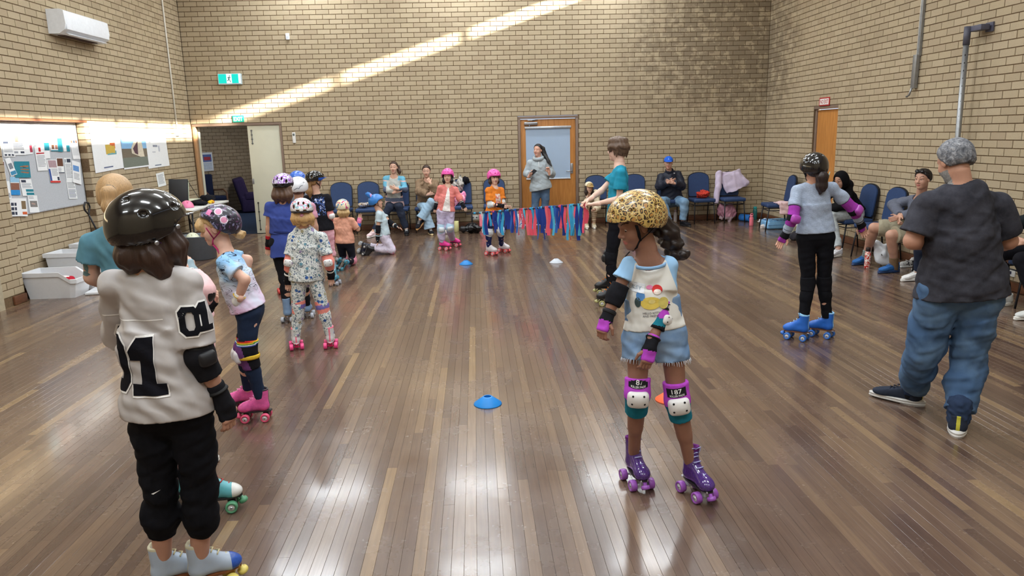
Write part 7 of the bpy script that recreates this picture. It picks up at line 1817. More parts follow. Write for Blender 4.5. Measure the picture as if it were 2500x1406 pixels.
paper('photo_card', 'white card with two small brown photos between teal brochures', XB, q2(340, 180, 392, 280, 10), [(0.1, 0.55, 0.45, 0.85, BRN), (0.55, 0.55, 0.9, 0.85, (150, 110, 100)), (0, 0.93, 1, 1, TL)])
paper('slim_teal_brochure', 'slim teal brochure with white lines, second of the teal row', XB, q2(388, 170, 420, 284, 10), [(0, 0.18, 1, 1, TL)] + L_(0.2, 0.85, 0.4, 0.9, 5, (150, 200, 210)), 0.005)
paper('teal_foot_leaflet', 'white leaflet with a teal block in its lower corner', XB, q2(428, 184, 470, 282, 10), [(0.45, 0.55, 1, 1, TL)])
paper('header_photo_notice', 'white notice with three tiny portraits under a blue heading', XB, q2(476, 184, 526, 334, 26), [(0.05, 0.04, 0.95, 0.1, (120, 150, 180)), (0.08, 0.14, 0.3, 0.26, BRN), (0.4, 0.14, 0.62, 0.26, NV), (0.7, 0.14, 0.92, 0.26, BRN)] + L_(0.1, 0.9, 0.36, 0.85, 8, (190, 194, 200)))
paper('blue_red_programme', 'white programme with a navy side panel and red foot', XB, q2(318, 338, 386, 496, 28), [(0.02, 0.4, 0.2, 0.92, (56, 84, 150)), (0, 0.92, 1, 1, (206, 70, 66)), (0.1, 0.03, 0.9, 0.34, (176, 150, 156)), (0.75, 0.75, 0.95, 0.9, NV)] + L_(0.28, 0.9, 0.4, 0.72, 6), 0.005)
paper('portrait_card', 'small card with a dark brown portrait photo', XB, q2(386, 326, 430, 436, 12), [(0.05, 0.03, 0.95, 0.52, (104, 70, 56))] + L_(0.1, 0.6, 0.62, 0.9, 3) + [(0, 0.9, 1, 0.97, NV)])
paper('small_print_notice', 'tall white notice with a dark thumbnail at its top', XB, q2(438, 326, 486, 482, 18), [(0.35, 0.04, 0.9, 0.2, NV), (0.05, 0.06, 0.25, 0.2, (160, 170, 180))] + L_(0.1, 0.9, 0.26, 0.9, 11))
paper('folded_booklet', 'pale blue folded booklet hanging askew at the right of the board', XB, q2(488, 342, 546, 494, 8, 16), [(0.1, 0.2, 0.8, 0.45, (106, 150, 206))] + L_(0.15, 0.8, 0.55, 0.85, 5), 0.012)
paper('schedule_sheet', 'white schedule sheet lowest at the right of the board', XB, q2(454, 482, 512, 608, 20), L_(0.08, 0.92, 0.1, 0.45, 5) + L_(0.08, 0.92, 0.5, 0.95, 6, (104, 116, 140)))
paper('round_crest_leaflet', 'tilted white leaflet with a round grey crest and blue foot', XB, [(30 / 2.823, 270 + 334 / 2.823), (64 / 2.823, 270 + 322 / 2.823), (114 / 2.823, 270 + 438 / 2.823), (72 / 2.823, 270 + 454 / 2.823)], [(0.2, 0.3, 0.85, 0.62, (130, 136, 146)), (0.1, 0.75, 0.95, 0.96, (70, 140, 180))], 0.006)
paper('teal_photo_poster', 'wide teal poster with a portrait photo set into it', XB, q2(92, 350, 198, 462, 10), [(0, 0, 1, 1, TL), (0.36, 0.18, 0.92, 0.78, (150, 110, 84)), (0.5, 0.3, 0.75, 0.7, (60, 40, 36))], 0.005)
paper('crowd_poster', 'blue poster with a crowd photo and white heading', XB, q2(66, 456, 128, 582, 8), [(0, 0, 1, 0.3, (150, 196, 226)), (0.02, 0.34, 0.98, 0.72, (140, 96, 80)), (0, 0.72, 1, 1, (50, 140, 206))])
paper('teal_bar_notice', 'white notice with two teal bars at its foot', XB, q2(132, 472, 212, 588, 22), [(0.1, 0.05, 0.5, 0.2, NV), (0.35, 0.6, 1, 0.75, TL), (0.35, 0.8, 1, 0.95, TL)] + L_(0.1, 0.9, 0.25, 0.55, 5), 0.004)
paper('curling_sheet', 'plain white sheet curling at the near edge of the board', XB, q2(4, 486, 60, 612, 14), [(0.45, 0.65, 0.9, 0.9, (170, 176, 186))], 0.008)
paper('grid_photo_flyer', 'white flyer with a grid of dark thumbnails and an orange button', XB, q2(62, 604, 176, 728, 10), [(0.05 + 0.0, 0.25 + 0.25 * j, 0.22, 0.42 + 0.25 * j, NV) for j in range(3)] + [(0.26, 0.25 + 0.25 * j, 0.38, 0.42 + 0.25 * j, NV) for j in range(3)] + [(0.68, 0.15, 0.95, 0.6, (130, 110, 84)), (0.7, 0.75, 0.98, 0.9, (206, 100, 60))], 0.006)
paper('round_photo_leaflet', 'white leaflet with one round photo in its middle', XB, q2(186, 584, 252, 702, 16), [(0.15, 0.32, 0.9, 0.68, (130, 126, 124)), (0.3, 0.38, 0.7, 0.6, (176, 150, 140))] + L_(0.1, 0.6, 0.08, 0.22, 2), 0.005)
paper('portrait_strip', 'dark portrait strip at the near edge of the board', XB, q2(0, 346, 26, 464, 12), [(0.1, 0.05, 0.9, 0.6, (120, 70, 70))])
paper('half_sheet', 'small white half sheet tucked under the curling sheet', XB, q2(18, 618, 66, 694, 8), L_(0.1, 0.8, 0.2, 0.8, 3))
paper('plan_poster', 'large white plan poster with a small coloured map, beside the board', 0.0, [(216, 309), (289, 312), (301, 410), (232, 423)], [(0.44, 0.40, 0.76, 0.62, (206, 176, 84)), (0.60, 0.36, 0.78, 0.5, (206, 110, 70)), (0.48, 0.55, 0.8, 0.64, (120, 170, 176)), (0.3, 0.9, 0.62, 0.93, (110, 120, 150))], 0.006, 'poster')
pp = paper('building_poster', 'colour poster of a cream pointed building among shrubs, middle of the three posters', 0.0, [(289, 312), (351, 318), (362, 406), (302, 414)], [(0, 0, 1, 0.5, (140, 186, 226)), (0.5, 0.0, 0.82, 0.2, (84, 150, 214)), (0, 0.5, 1, 0.72, (120, 110, 96)), (0.1, 0.5, 0.36, 0.68, (196, 172, 150)), (0, 0.72, 1, 0.96, (120, 126, 116)), (0.15, 0.75, 0.5, 0.9, (74, 84, 76)), (0.6, 0.74, 0.9, 0.88, (176, 176, 160))], 0.008, 'poster')
P = [AX(x, y, 0) for x, y in [(289, 312), (351, 318), (362, 406), (302, 414)]]
def pat_(u, v): return (P[0] * (1 - u) + P[1] * u) * (1 - v) + (P[3] * (1 - u) + P[2] * u) * v + wa([0.0125 + 0.002 * v, 0, 0])
b = MB(); b.raw([pat_(0.36, 0.62), pat_(0.36, 0.48), pat_(0.62, 0.14), pat_(0.78, 0.14), pat_(0.86, 0.72), pat_(0.7, 0.72)], [(0, 1, 2, 3, 4, 5)], M((214, 204, 184), 0.7)); b.build('building_print', pp)
b = MB(); b.raw([pat_(0.42, 0.50) + wa([0.001, 0, 0]), pat_(0.64, 0.30) + wa([0.001, 0, 0]), pat_(0.60, 0.66) + wa([0.001, 0, 0]), pat_(0.48, 0.62) + wa([0.001, 0, 0])], [(0, 1, 2, 3)], M((92, 66, 76), 0.7)); b.build('porch_print', pp)
paper('line_drawing_poster', 'white poster of a faint line drawing, nearest the corner conduit', 0.0, [(352, 320), (402, 326), (413, 404), (362, 412)], [(0.3, 0.36, 0.52, 0.42, (150, 156, 170)), (0.55, 0.38, 0.62, 0.55, (190, 194, 206)), (0.25, 0.55, 0.4, 0.57, (170, 176, 190)), (0.3, 0.92, 0.6, 0.95, (120, 130, 150))], 0.006, 'poster')
paper('typed_page', 'small white typed page alone on the brick below the posters', 0.0, [(380, 424), (399, 419), (405, 452), (386, 457)], L_(0.15, 0.85, 0.15, 0.85, 8), 0.004)

# ================================================================== chairs
CH_BLUE = M((44, 66, 106), 0.6, 0.35, var=0.08, vscale=30); CH_BLK = M((24, 24, 30), 0.4, 0.45, var=0.05)
def rounded_back(w, h, t, m, z0, y0, grow=0.0):
    pts = []; w2 = w / 2 + grow
    pts += [(-w2 + 0.02, -grow), (w2 - 0.02, -grow), (w2, 0.03)]
    for a in np.linspace(0, math.pi, 15): pts.append(((w2) * math.cos(a) ** 1 if True else 0, h - 0.13 + (0.13 + grow) * math.sin(a) ** 0.8))
    pts += [(-w2, 0.03)]
    b = MB(); b.prism(pts, t, m, (0, y0, z0), R=rotx(math.radians(-9)).T if False else rotx(math.radians(9)))
    return b
def make_chair():
    r = bpy.data.objects.new('banquet_chair', None); r.empty_display_size = 0.1; link(r)
    MB().box((0, 0.0, 0.445), (0.215, 0.215, 0.035), CH_BLUE, bev=0.025).build('seat', r)
    bk = rounded_back(0.40, 0.46, 0.022, CH_BLUE, 0.50, -0.205).build('backrest', r)
    rounded_back(0.40, 0.46, 0.014, CH_BLK, 0.50, -0.216, 0.014).build('edging', bk)
    for sx in (-1, 1):
        MB().tube([(sx * 0.185, 0.17, 0.41), (sx * 0.195, 0.20, 0.20), (sx * 0.20, 0.225, 0.001)], 0.011, CH_BLK, 8).build('leg', r)
        MB().tube([(sx * 0.190, -0.29, 0.86), (sx * 0.195, -0.215, 0.47), (sx * 0.195, -0.195, 0.40), (sx * 0.20, -0.25, 0.001)], 0.011, CH_BLK, 8).build('leg', r)
        MB().tube([(sx * 0.19, 0.18, 0.36), (sx * 0.193, -0.205, 0.36)], 0.008, CH_BLK, 6).build('side_rail', r)
    MB().tube([(-0.19, 0.18, 0.36), (0.19, 0.18, 0.36)], 0.008, CH_BLK, 6).build('stretcher', r)
    return r
CH0 = make_chair(); CH_used = [False]
def copy_tree(o, parent=None):
    c = o.copy(); COL.objects.link(c); c.parent = parent
    for ch in list(o.children): copy_tree(ch, c)
    return c
def chair(x, y, yaw, label):
    c = CH0 if not CH_used[0] else copy_tree(CH0); CH_used[0] = True
    c.location = (x, y, 0); c.rotation_euler = (0, 0, -math.radians(yaw)); tag(c, label, 'chair', 'blue padded banquet chairs along the walls'); return c
for x, yw, lb in ((2.77, 181, 'empty blue padded chair nearest the cream door'), (3.30, 179, 'blue padded chair holding a patterned pouch behind the eared helmet'), (3.87, 180, 'blue padded chair under the woman in the striped jumper'), (4.42, 180, 'blue padded chair under the woman in the brown fleece'),
                  (5.09, 178, 'blue padded chair with a checked jacket and pink backpack'), (5.73, 181, 'blue padded chair behind the child in the orange T-shirt'), (7.74, 179, 'blue padded chair under the child in the leopard cap'), (8.50, 180, 'blue padded chair with a pink helmet, behind the teal T-shirt'),
                  (9.16, 180, 'blue padded chair under the man in the blue cap'), (9.78, 180, 'blue padded chair holding a red net bag'), (10.37, 180, 'blue padded chair with a lilac hoodie hung over its back')):
    chair(x, -0.40, yw, lb)
for x, y, yw, lb in ((10.72, -1.72, -84, 'blue padded chair seen side on in the far corner with a pink cloth'), (10.84, -4.14, -92, 'blue padded chair under the person in the black hood'), (10.84, -4.85, -94, 'empty blue padded chair between the black hood and the man in shorts'), (10.84, -5.88, -92, 'blue padded chair under the man in khaki shorts'),
                     (10.84, -6.74, -90, 'blue padded chair hidden beyond the grey-haired man'), (10.86, -7.62, -88, 'blue padded chair under the person in lettered leggings at the edge')):
    chair(x, y, yw, lb)
# ================================================================== ribbon pole
PA, PB = AY(1140, 522, -2.97), AY(1434, 498, -7.00)
rp = tag(MB().tube([PA, PB], 0.013, M((40, 46, 60), 0.5), 10).build('ribbon_pole'), 'long dark pole hung with blue and coral ribbons held level across the hall', 'pole')
RC = [cloth(c, var=0.05) for c in ((64, 160, 206), (40, 62, 140), (226, 88, 108), (84, 178, 214), (52, 96, 176), (232, 110, 120))]; RC.append(pat_dots((226, 226, 232), (70, 90, 150), 90, 0.3))
rnd = random.Random(5)
nR = 52; us = unit(PB - PA); pd = np.linalg.norm(PB - PA)
ta = lambda x: None
for i in range(nR):
    px = 1177 + (1430 - 1177) * (i + rnd.uniform(-0.25, 0.25)) / (nR - 1)
    lo_, hi_ = 0.0, 1.0
    for _ in range(40):
        m_ = (lo_ + hi_) / 2
        if proj(lerp(PA, PB, m_))[0] < px: lo_ = m_
        else: hi_ = m_
    c = lerp(PA, PB, m_); ln = rnd.choice((0.20, 0.25, 0.30, 0.33, 0.38)); w = rnd.uniform(0.016, 0.026); ph = rnd.uniform(0, 6); tw = rnd.uniform(-0.9, 0.9); mm = RC[rnd.choice((0, 0, 0, 1, 1, 1, 2, 2, 2, 3, 3, 4, 4, 5, 6))]
    V = []; F = []; n = 9
    for k in range(n):
        t = k / (n - 1); a = tw * t + 0.5; d = unit(wa([math.cos(a + 0.5), -math.sin(a + 0.3) * 0.6, 0])); o_ = wa([0.010 * math.sin(ph + 5 * t), -0.016 - 0.006 * math.cos(ph + 4 * t), -ln * t + (0.014 if k == 0 else 0)])
        V += [c + o_ - d * w * (1 - 0.15 * (t == 1)), c + o_ + d * w]
    for k in range(n - 1): F.append((2 * k, 2 * k + 1, 2 * k + 3, 2 * k + 2))
    V = np.array(V); N = len(V); nn = wa([0, -0.0012, 0]); V = np.concatenate([V, V - nn]); F = F + [tuple(q + N for q in reversed(f)) for f in F]
    mobj('ribbon', V, F, mm, rp, smooth=True)
for i in range(14):
    c = lerp(PA, PB, 0.10 + 0.88 * i / 13); b = MB(); b.tube([c - us * 0.05, c + us * 0.05], 0.0155, RC[(0, 3, 4, 2)[i % 4]], 10); b.build('ribbon_knot', rp)

# ================================================================== floor markers
def disc_cone(px, py, rgb, label):
    c = G(px, py); b = MB(); b.lathe([(0.097, 0.0), (0.095, 0.006), (0.034, 0.052), (0.028, 0.056), (0.024, 0.052), (0.086, 0.004)], M(rgb, 0.45, var=0.03), (0, 0, 0.0005), 28); o = b.build('marker_cone'); o.location = tuple(c); tag(o, label, 'marker cone', 'flat sports marker discs on the floor')
disc_cone(1191, 986, (28, 134, 216), 'bright blue disc marker in the middle of the near floor'); disc_cone(1138, 645, (34, 130, 206), 'small blue disc marker in front of the coral cardigan'); disc_cone(1358, 641, (206, 212, 222), 'white disc marker beyond the ribbon pole'); disc_cone(1634, 976, (240, 104, 58), 'orange disc marker half hidden behind the leopard girl knee')

# ================================================================== white storage tubs, lids, table corner
TUB = M((222, 224, 228), 0.45, 0.4, var=0.02, name='white_plastic_tub')
def tub(x, y, z, label, h=0.33, L=0.62, Wd=0.40, rz=0.0):
    """open stacking tub with a dropped front, front towards +x"""
    def ring(hx, hy, zz, front, r=0.03):
        return [(-hx, -hy, zz), (hx * 0.42, -hy, zz), (hx * 0.80, -hy, front), (hx, -hy * 0.9, front), (hx, hy * 0.9, front), (hx * 0.80, hy, front), (hx * 0.42, hy, zz), (-hx, hy, zz)]
    hx, hy = L / 2, Wd / 2; fz = h * 0.72
    rings = [ring(hx * 0.84, hy * 0.84, 0.0, 0.0), ring(hx * 0.97, hy * 0.97, h - 0.05, fz - 0.05), ring(hx * 1.04, hy * 1.06, h - 0.05, fz - 0.05), ring(hx * 1.05, hy * 1.07, h, fz), ring(hx * 0.96, hy * 0.95, h, fz), ring(hx * 0.82, hy * 0.82, 0.02, 0.02)]
    V = [q for r in rings for q in r]; F = []
    for k in range(len(rings) - 1):
        for i in range(8): j = (i + 1) % 8; F.append((k * 8 + i, k * 8 + j, (k + 1) * 8 + j, (k + 1) * 8 + i))
    F.append(tuple(reversed(range(8)))); F.append(tuple(range(40, 48)))
    o = mobj('storage_tub', V, F, TUB, None); o.location = (x, y, z); o.rotation_euler = (0, 0, rz); return tag(o, label, 'storage tub', 'white open tubs by the notice board')
tub(0.25, -5.53, 0.0, 'white open-fronted tub with a red pad, nearest the brick pier', 0.32); tub(0.24, -4.98, 0.0, 'taller white tub in the middle of the row under the board', 0.47); tub(0.24, -4.36, 0.0, 'white tub with pink pads beside the tattooed woman', 0.50)
def lid(x, y, rz, label, z=0.0):
    o = MB().box((0, 0, 0.018), (0.30, 0.19, 0.017), TUB, bev=0.01).box((0, 0, 0.036), (0.22, 0.12, 0.003), TUB, bev=0.002).build('tub_lid'); o.location = (x, y, z); o.rotation_euler = (0, 0, rz); tag(o, label, 'lid', 'white tub lids on the floor')
lid(0.84, -5.35, 0.15, 'white tub lid lying flat beside the nearest tub'); lid(0.95, -4.85, -0.1, 'white tub lid lying beside the middle tub')
def lump(name, label, c, r, mats, cat, seed=1, amp=0.3, freq=None, res=0.008, fm=None, grp=None, parts=1):
    S = Sdf(); rg = np.random.default_rng(seed); c = np.asarray(c, float); r = np.asarray(r, float) * np.ones(3)
    for i in range(8):
        o = rg.uniform(-0.6, 0.6, 3) * r; S.ell(c + o * wa([1, 1, 0.5]), r * rg.uniform(0.3, 0.62, 3), rotz(rg.uniform(0, 3)), r.min() * 0.3)
    S.wrinkle(r.min() * 0.16, freq or 1.8 / r.min(), seed); S.wrinkle(r.min() * 0.07, (freq or 1.8 / r.min()) * 2.7, seed + 1); S.cut((0, 0, c[2] - r[2] * 0.72), (0, 0, -1.0))
    base = wa([c[0], c[1], c[2] - r[2] * 0.72]); o = solid(name, S, res, mats, None, base, fm); o.location = tuple(base); return tag(o, label, cat, grp)
lump('knee_pad', 'red knee pad with a white cap lying in the nearest tub', (0.34, -5.53, 0.20), (0.10, 0.08, 0.06), [cloth((176, 34, 52)), plastic((230, 226, 224))], 'pad', 3, fm=lambda C: (C[:, 2] > 0.235).astype(int), res=0.006)
lump('pink_pads', 'heap of pink and maroon pads in the tub beside the tattooed woman', (0.30, -4.36, 0.43), (0.20, 0.13, 0.07), [cloth((206, 150, 160)), cloth((110, 50, 66))], 'pad', 5, fm=lambda C: (C[:, 0] < 0.26).astype(int))
lump('navy_pad', 'small navy pad at the front of the nearest tub', (0.49, -5.51, 0.17), (0.05, 0.04, 0.04), cloth((34, 40, 60)), 'pad', 6, res=0.006)
# folding hand trolley leaning in the recess corner
tr = empty('hand_trolley', (0.05, -3.92, 0), 'black folding hand trolley with a loop handle leaning on the brick', 'trolley')
b = MB(); hc_ = wa([0.06, -0.30, 0.0]); t0 = AX(212, 512, 0.10) - wa([0.05, -3.92, 0]); b.tube([wa([0.10, 0.02, 0.10]), t0 + wa([0, 0.03, -0.07])], 0.012, CH_BLK, 8); b.build('shaft', tr)
b = MB(); q = t0; b.tube([q + wa([0, 0.03, -0.07]), q + wa([0, -0.055, 0.0]), q + wa([0, -0.06, 0.05]), q + wa([0, -0.02, 0.10]), q + wa([0, 0.06, 0.09]), q + wa([0, 0.085, 0.03])], 0.012, CH_BLK, 8, closed=True); b.build('handle', tr)
MB().box((0.12, 0.03, 0.40), (0.012, 0.09, 0.02), M((34, 38, 70), 0.5), bev=0.005).build('clamp', tr); MB().box((0.22, 0.0, 0.03), (0.14, 0.12, 0.012), CH_BLK, bev=0.004).build('toe_plate', tr)
for sy in (-1, 1): MB().lathe([(0.02, -0.015), (0.075, -0.015), (0.075, 0.015), (0.02, 0.015)], CH_BLK, (0.075, sy * 0.14, 0.076), 16, R=rotx(math.pi / 2)).build('wheel', tr)
# trestle table
tb = empty('folding_table', (0.46, -1.72, 0), 'white folding table heaped with helmets along the brick wall', 'table')
MB().box((0, 0, 0.715), (0.37, 0.92, 0.018), M((214, 216, 214), 0.5, var=0.03), bev=0.008).build('table_top', tb)
for sy in (-1, 1):
    for sx in (-1, 1): MB().tube([(sx * 0.31, sy * 0.72, 0.70), (sx * 0.33, sy * 0.80, 0.001)], 0.014, CH_BLK, 8).build('leg', tb)
    MB().tube([(-0.31, sy * 0.76, 0.35), (0.31, sy * 0.76, 0.35)], 0.010, CH_BLK, 8).build('stretcher', tb); MB().tube([(0.31, sy * 0.74, 0.45), (0.0, sy * 0.2, 0.69)], 0.008, CH_BLK, 6).build('brace', tb)
def loose_helmet(x, y, z, rgb, label, rz=0.0, tilt=0.0, hs=0.23):
    S = Sdf(); S.ell((0, 0, 0.0), wa([0.44, 0.53, 0.50]) * hs, None, 0); S.cut((0, 0, -0.02 * hs), (0, 0, -1.0)); S.ell((0, 0, -0.06 * hs), wa([0.385, 0.47, 0.44]) * hs, None, 0, 's')
    for (u, v, w) in ((0.14, 0.3, 0.36), (-0.14, 0.3, 0.36), (0.14, -0.3, 0.36), (-0.14, -0.3, 0.36), (0.38, 0.0, 0.24), (-0.38, 0.0, 0.24)): S.ell(wa([u, v, w]) * hs, wa([0.05, 0.07, 0.07]) * hs, None, 0.003, 's')
    V, F = S.mesh(0.0055); o = mobj('helmet', V, F, M(rgb, 0.3, 0.5, coat=0.2, var=0.05), None, None, True); o.location = (x, y, z + 0.022 * hs); o.rotation_euler = (tilt, 0, rz)
    b = MB(); b.tube([wa([0.40, 0.1, -0.02]) * hs, wa([0.50, 0.15, -0.06]) * hs, wa([0.62, 0.3, 0.0]) * hs], 0.005, cloth((30, 30, 34)), 6, flat=(0.008, 0.002)); b.build('strap', o); return tag(o, label, 'helmet')
TZ = 0.7335
loose_helmet(0.42, -2.40, TZ, (40, 116, 214), 'glossy blue helmet with a white tag on the table', 0.4, hs=0.27); loose_helmet(0.58, -2.12, TZ, (236, 130, 168), 'pink helmet on the table in front of the open case', 0.9); loose_helmet(0.32, -2.06, TZ, (34, 60, 150), 'deep blue helmet behind the pink one on the table', 0.2)
lump('black_pads', 'heap of black pads on the table beside the pink helmet', (0.66, -1.72, TZ + 0.05), (0.10, 0.16, 0.07), M_BLKCLOTH, 'pad', 8); lump('black_straps', 'tangle of black straps at the far end of the table', (0.56, -1.12, TZ + 0.06), (0.10, 0.12, 0.09), M_BLKCLOTH, 'straps', 9)
lump('orange_pad', 'small red and yellow pad at the table edge', (0.74, -1.45, TZ + 0.03), (0.05, 0.08, 0.04), [cloth((220, 84, 48)), cloth((232, 190, 60))], 'pad', 10, fm=lambda C: (C[:, 1] < -1.47).astype(int), res=0.006)
cs = empty('open_case', (0.40, -1.62, TZ), 'open black case with a pale lined lid standing on the table', 'case')
MB().box((0.0, 0.0, 0.045), (0.16, 0.24, 0.043), M_BLACK, bev=0.004).build('case_base', cs); MB().box((0.0, 0.0, 0.090), (0.145, 0.225, 0.004), M((206, 212, 190), 0.8)).build('lining', cs)
lidc = MB().box((-0.02, -0.27, 0.27), (0.15, 0.020, 0.19), M_BLACK, R=rotx(math.radians(-12)) @ rotz(0.15), bev=0.004).build('case_lid', cs); MB().box((0.0, -0.246, 0.27), (0.135, 0.006, 0.17), M((206, 214, 190), 0.8), R=rotx(math.radians(-12)) @ rotz(0.15)).build('lid_lining', cs)
MB().tube([(0.13, -0.22, 0.42), (0.14, 0.18, 0.09)], 0.005, M_BLACK, 6).build('lid_stay', cs)
tbx = empty('round_tub', (1.02, -2.95, 0), 'round dark grey trug on the floor holding a cream helmet', 'tub')
MB().lathe([(0.21, 0.0), (0.225, 0.01), (0.275, 0.36), (0.285, 0.37), (0.275, 0.375), (0.262, 0.36), (0.215, 0.03), (0.05, 0.025)], M((96, 102, 110), 0.6, var=0.06), (0, 0, 0.0), 32).build('trug_body', tbx)
for sy in (-1, 1): MB().tube([(sy * 0.275, -0.09, 0.36), (sy * 0.30, -0.06, 0.42), (sy * 0.30, 0.06, 0.42), (sy * 0.275, 0.09, 0.36)], 0.012, M((84, 90, 98), 0.6), 8).build('handle', tbx)
loose_helmet(0.94, -2.98, 0.29, (216, 220, 196), 'cream helmet with black vents lying in the grey trug', 0.6, hs=0.25)

# ================================================================== things on and under the chairs
SEAT = 0.482
lump('patterned_pouch', 'multicoloured patterned pouch on a chair seat behind the eared helmet', (3.22, -0.42, SEAT + 0.05), (0.14, 0.10, 0.07), pat_blotch('pouch_print', [(90, 70, 60), (226, 210, 190), (70, 110, 170), (226, 196, 110), (130, 60, 100)], 30), 'bag', 12)
lump('checked_jacket', 'grey checked jacket slung over a chair back', (5.02, -0.30, 0.90), (0.15, 0.09, 0.22), pat_blotch('grey_check', [(120, 116, 110), (206, 202, 196), (150, 146, 140), (190, 186, 180)], 10, stretch=(1, 1, 1.5)), 'jacket', 13, freq=30)
lump('dark_scarf', 'black scarf bunched on the chair back beside the checked jacket', (5.20, -0.24, 0.92), (0.07, 0.06, 0.12), M_BLKCLOTH, 'scarf', 14)
bkp = lump('pink_backpack', 'pink flowered backpack standing on a chair seat', (5.05, -0.46, SEAT + 0.13), (0.17, 0.10, 0.18), pat_blotch('pink_flower_print', [(150, 110, 180), (226, 120, 160), (232, 150, 180), (240, 200, 214), (206, 90, 140)], 26), 'backpack', 15, freq=14)
b = MB(); b.tube([(0.0 - 0.10, -0.09, 0.20), (-0.15, -0.16, 0.08), (-0.12, -0.17, -0.06), (-0.06, -0.12, 0.03)], 0.01, cloth((226, 130, 170)), 6, flat=(0.014, 0.003)); b.build('shoulder_strap', bkp)
loose_helmet(8.50, -0.44, SEAT - 0.002, (226, 120, 176), 'spotted pink helmet on a chair behind the teal T-shirt', 0.3)
lump('red_net_bag', 'crumpled red net bag on a chair seat', (9.74, -0.46, SEAT + 0.075), (0.15, 0.11, 0.10), pat_blotch('red_net', [(110, 36, 30), (206, 70, 56), (190, 56, 46), (220, 110, 90)], 60), 'bag', 16, freq=60, res=0.007)
# lilac hoodie draped over the chair back
LIL = cloth((206, 192, 214), var=0.04)
S = Sdf(); cx = 10.40; 
S.cone((cx - 0.20, -0.16, 0.93), (cx + 0.17, -0.15, 0.92), 0.035, 0.035, 0.02); S.etube((cx - 0.02, -0.20, 0.94), (cx + 0.10, -0.275, 0.60), (1, 0, 0), (0.235, 0.045), (0.20, 0.05), 0.03); S.cone((cx + 0.15, -0.2, 0.90), (cx + 0.30, -0.26, 0.74), 0.055, 0.07, 0.04)
S.cone((cx - 0.22, -0.20, 0.93), (cx - 0.27, -0.30, 0.66), 0.065, 0.058, 0.03); S.cone((cx - 0.27, -0.30, 0.66), (cx - 0.32, -0.36, 0.36), 0.058, 0.042, 0.02); S.wrinkle(0.008, 32, 4); S.cut((cx, -0.12, 0.6), (0, 1.0, 0)); S.cut((cx - 0.32, -0.36, 0.36), unit((-0.1, -0.2, -1.0)))
S.cut((cx + 0.02, -0.27, 0.57), unit((0.35, -0.1, -1.0))) if False else None
ho_ = solid('hoodie', S, 0.008, LIL, None, (cx, -0.2, 0.0)); ho_.location = (cx, -0.2, 0.0); tag(ho_, 'lilac hooded top draped over a chair back, one sleeve hanging down', 'hoodie')
S = Sdf(); S.box((10.78, -1.86, SEAT + 0.010), (0.13, 0.12, 0.016), None, 0.015); S.box((10.80, -1.975, 0.40), (0.12, 0.022, 0.10), None, 0.02, 0.03); S.wrinkle(0.008, 40, 8); o = solid('pink_cloth', S, 0.007, cloth((230, 200, 204)), None, (10.78, -1.86, SEAT)); o.location = (10.78, -1.86, SEAT); tag(o, 'pale pink cloth hanging off the seat of the corner chair', 'cloth')
# on the floor along the back wall
def bottle(x, y, r, h, body, cap, label, loop=False, print_=None):
    o = empty('drink_bottle', (x, y, 0), label, 'bottle'); b = MB(); b.lathe([(r * 0.92, 0.0), (r, 0.008), (r, h * 0.72), (r * 0.86, h * 0.80), (r * 0.6, h * 0.84)], body, (0, 0, 0), 20); b.build('bottle_body', o)
    b = MB(); b.lathe([(r * 0.78, h * 0.80), (r * 0.80, h * 0.98), (r * 0.7, h), (0.002, h)], cap, (0, 0, 0), 18); b.build('cap', o)
    if loop: MB().tube([(-r * 0.6, 0, h * 0.94), (-r * 0.4, 0, h * 1.12), (r * 0.5, 0, h * 1.16), (r * 0.7, 0, h * 1.0)], 0.008, cap, 8).build('carry_loop', o)
    return o
bottle(10.93, -0.20, 0.042, 0.26, plastic((40, 110, 110)), plastic((50, 170, 170)), 'tall dark teal drink bottle in the far corner')
bottle(10.52, -1.10, 0.038, 0.20, plastic((232, 120, 136)), plastic((236, 130, 146)), 'coral pink drink bottle with a loop lid on the floor', True)
bottle(10.36, -5.54, 0.036, 0.27, pat_blotch('red_bottle_print', [(186, 44, 36), (196, 54, 40), (236, 228, 220), (180, 40, 34), (226, 180, 150)], 34, 0.3, 0.5), plastic((40, 28, 28)), 'red patterned drink bottle with a dark lid by the blue shoes')
bottle(9.33, -0.16, 0.034, 0.24, plastic((226, 222, 226)), plastic((210, 190, 200)), 'pale drink bottle under the chair of the man in the blue cap')
lump('bucket_hat', 'tan sun hat on the floor under the blue cap man', (9.10, -0.50, 0.035), (0.14, 0.12, 0.05), cloth((150, 124, 94)), 'hat', 18, freq=16)
bb = lump('black_bag', 'slumped glossy black bag on the floor below the pole end', (5.28, -0.92, 0.085), (0.24, 0.13, 0.12), M((22, 22, 25), 0.35, 0.5, var=0.1), 'bag', 19, freq=26); MB().tube([(-0.12, -0.05, 0.14), (-0.05, -0.1, 0.2), (0.06, -0.1, 0.2), (0.12, -0.05, 0.14)], 0.009, M_BLACK, 6).build('strap', bb)
MB_ = MB().lathe([(0.045, 0.0), (0.05, 0.004), (0.05, 0.20), (0.045, 0.204), (0.02, 0.19)], M((216, 212, 150), 0.7, var=0.04), (0, 0, 0), 18).build('foam_roll'); MB_.location = (4.98, -0.66, 0); tag(MB_, 'pale yellow foam roll standing on the floor behind the coral cardigan', 'roll')
nb = MB().box((0, 0, 0.16), (0.075, 0.008, 0.155), M((226, 120, 136), 0.6), R=rotx(math.radians(-8)), bev=0.002).build('notebook'); nb.location = (5.50, -0.62, 0); tag(nb, 'pink notebook standing upright beside the black bag', 'notebook')
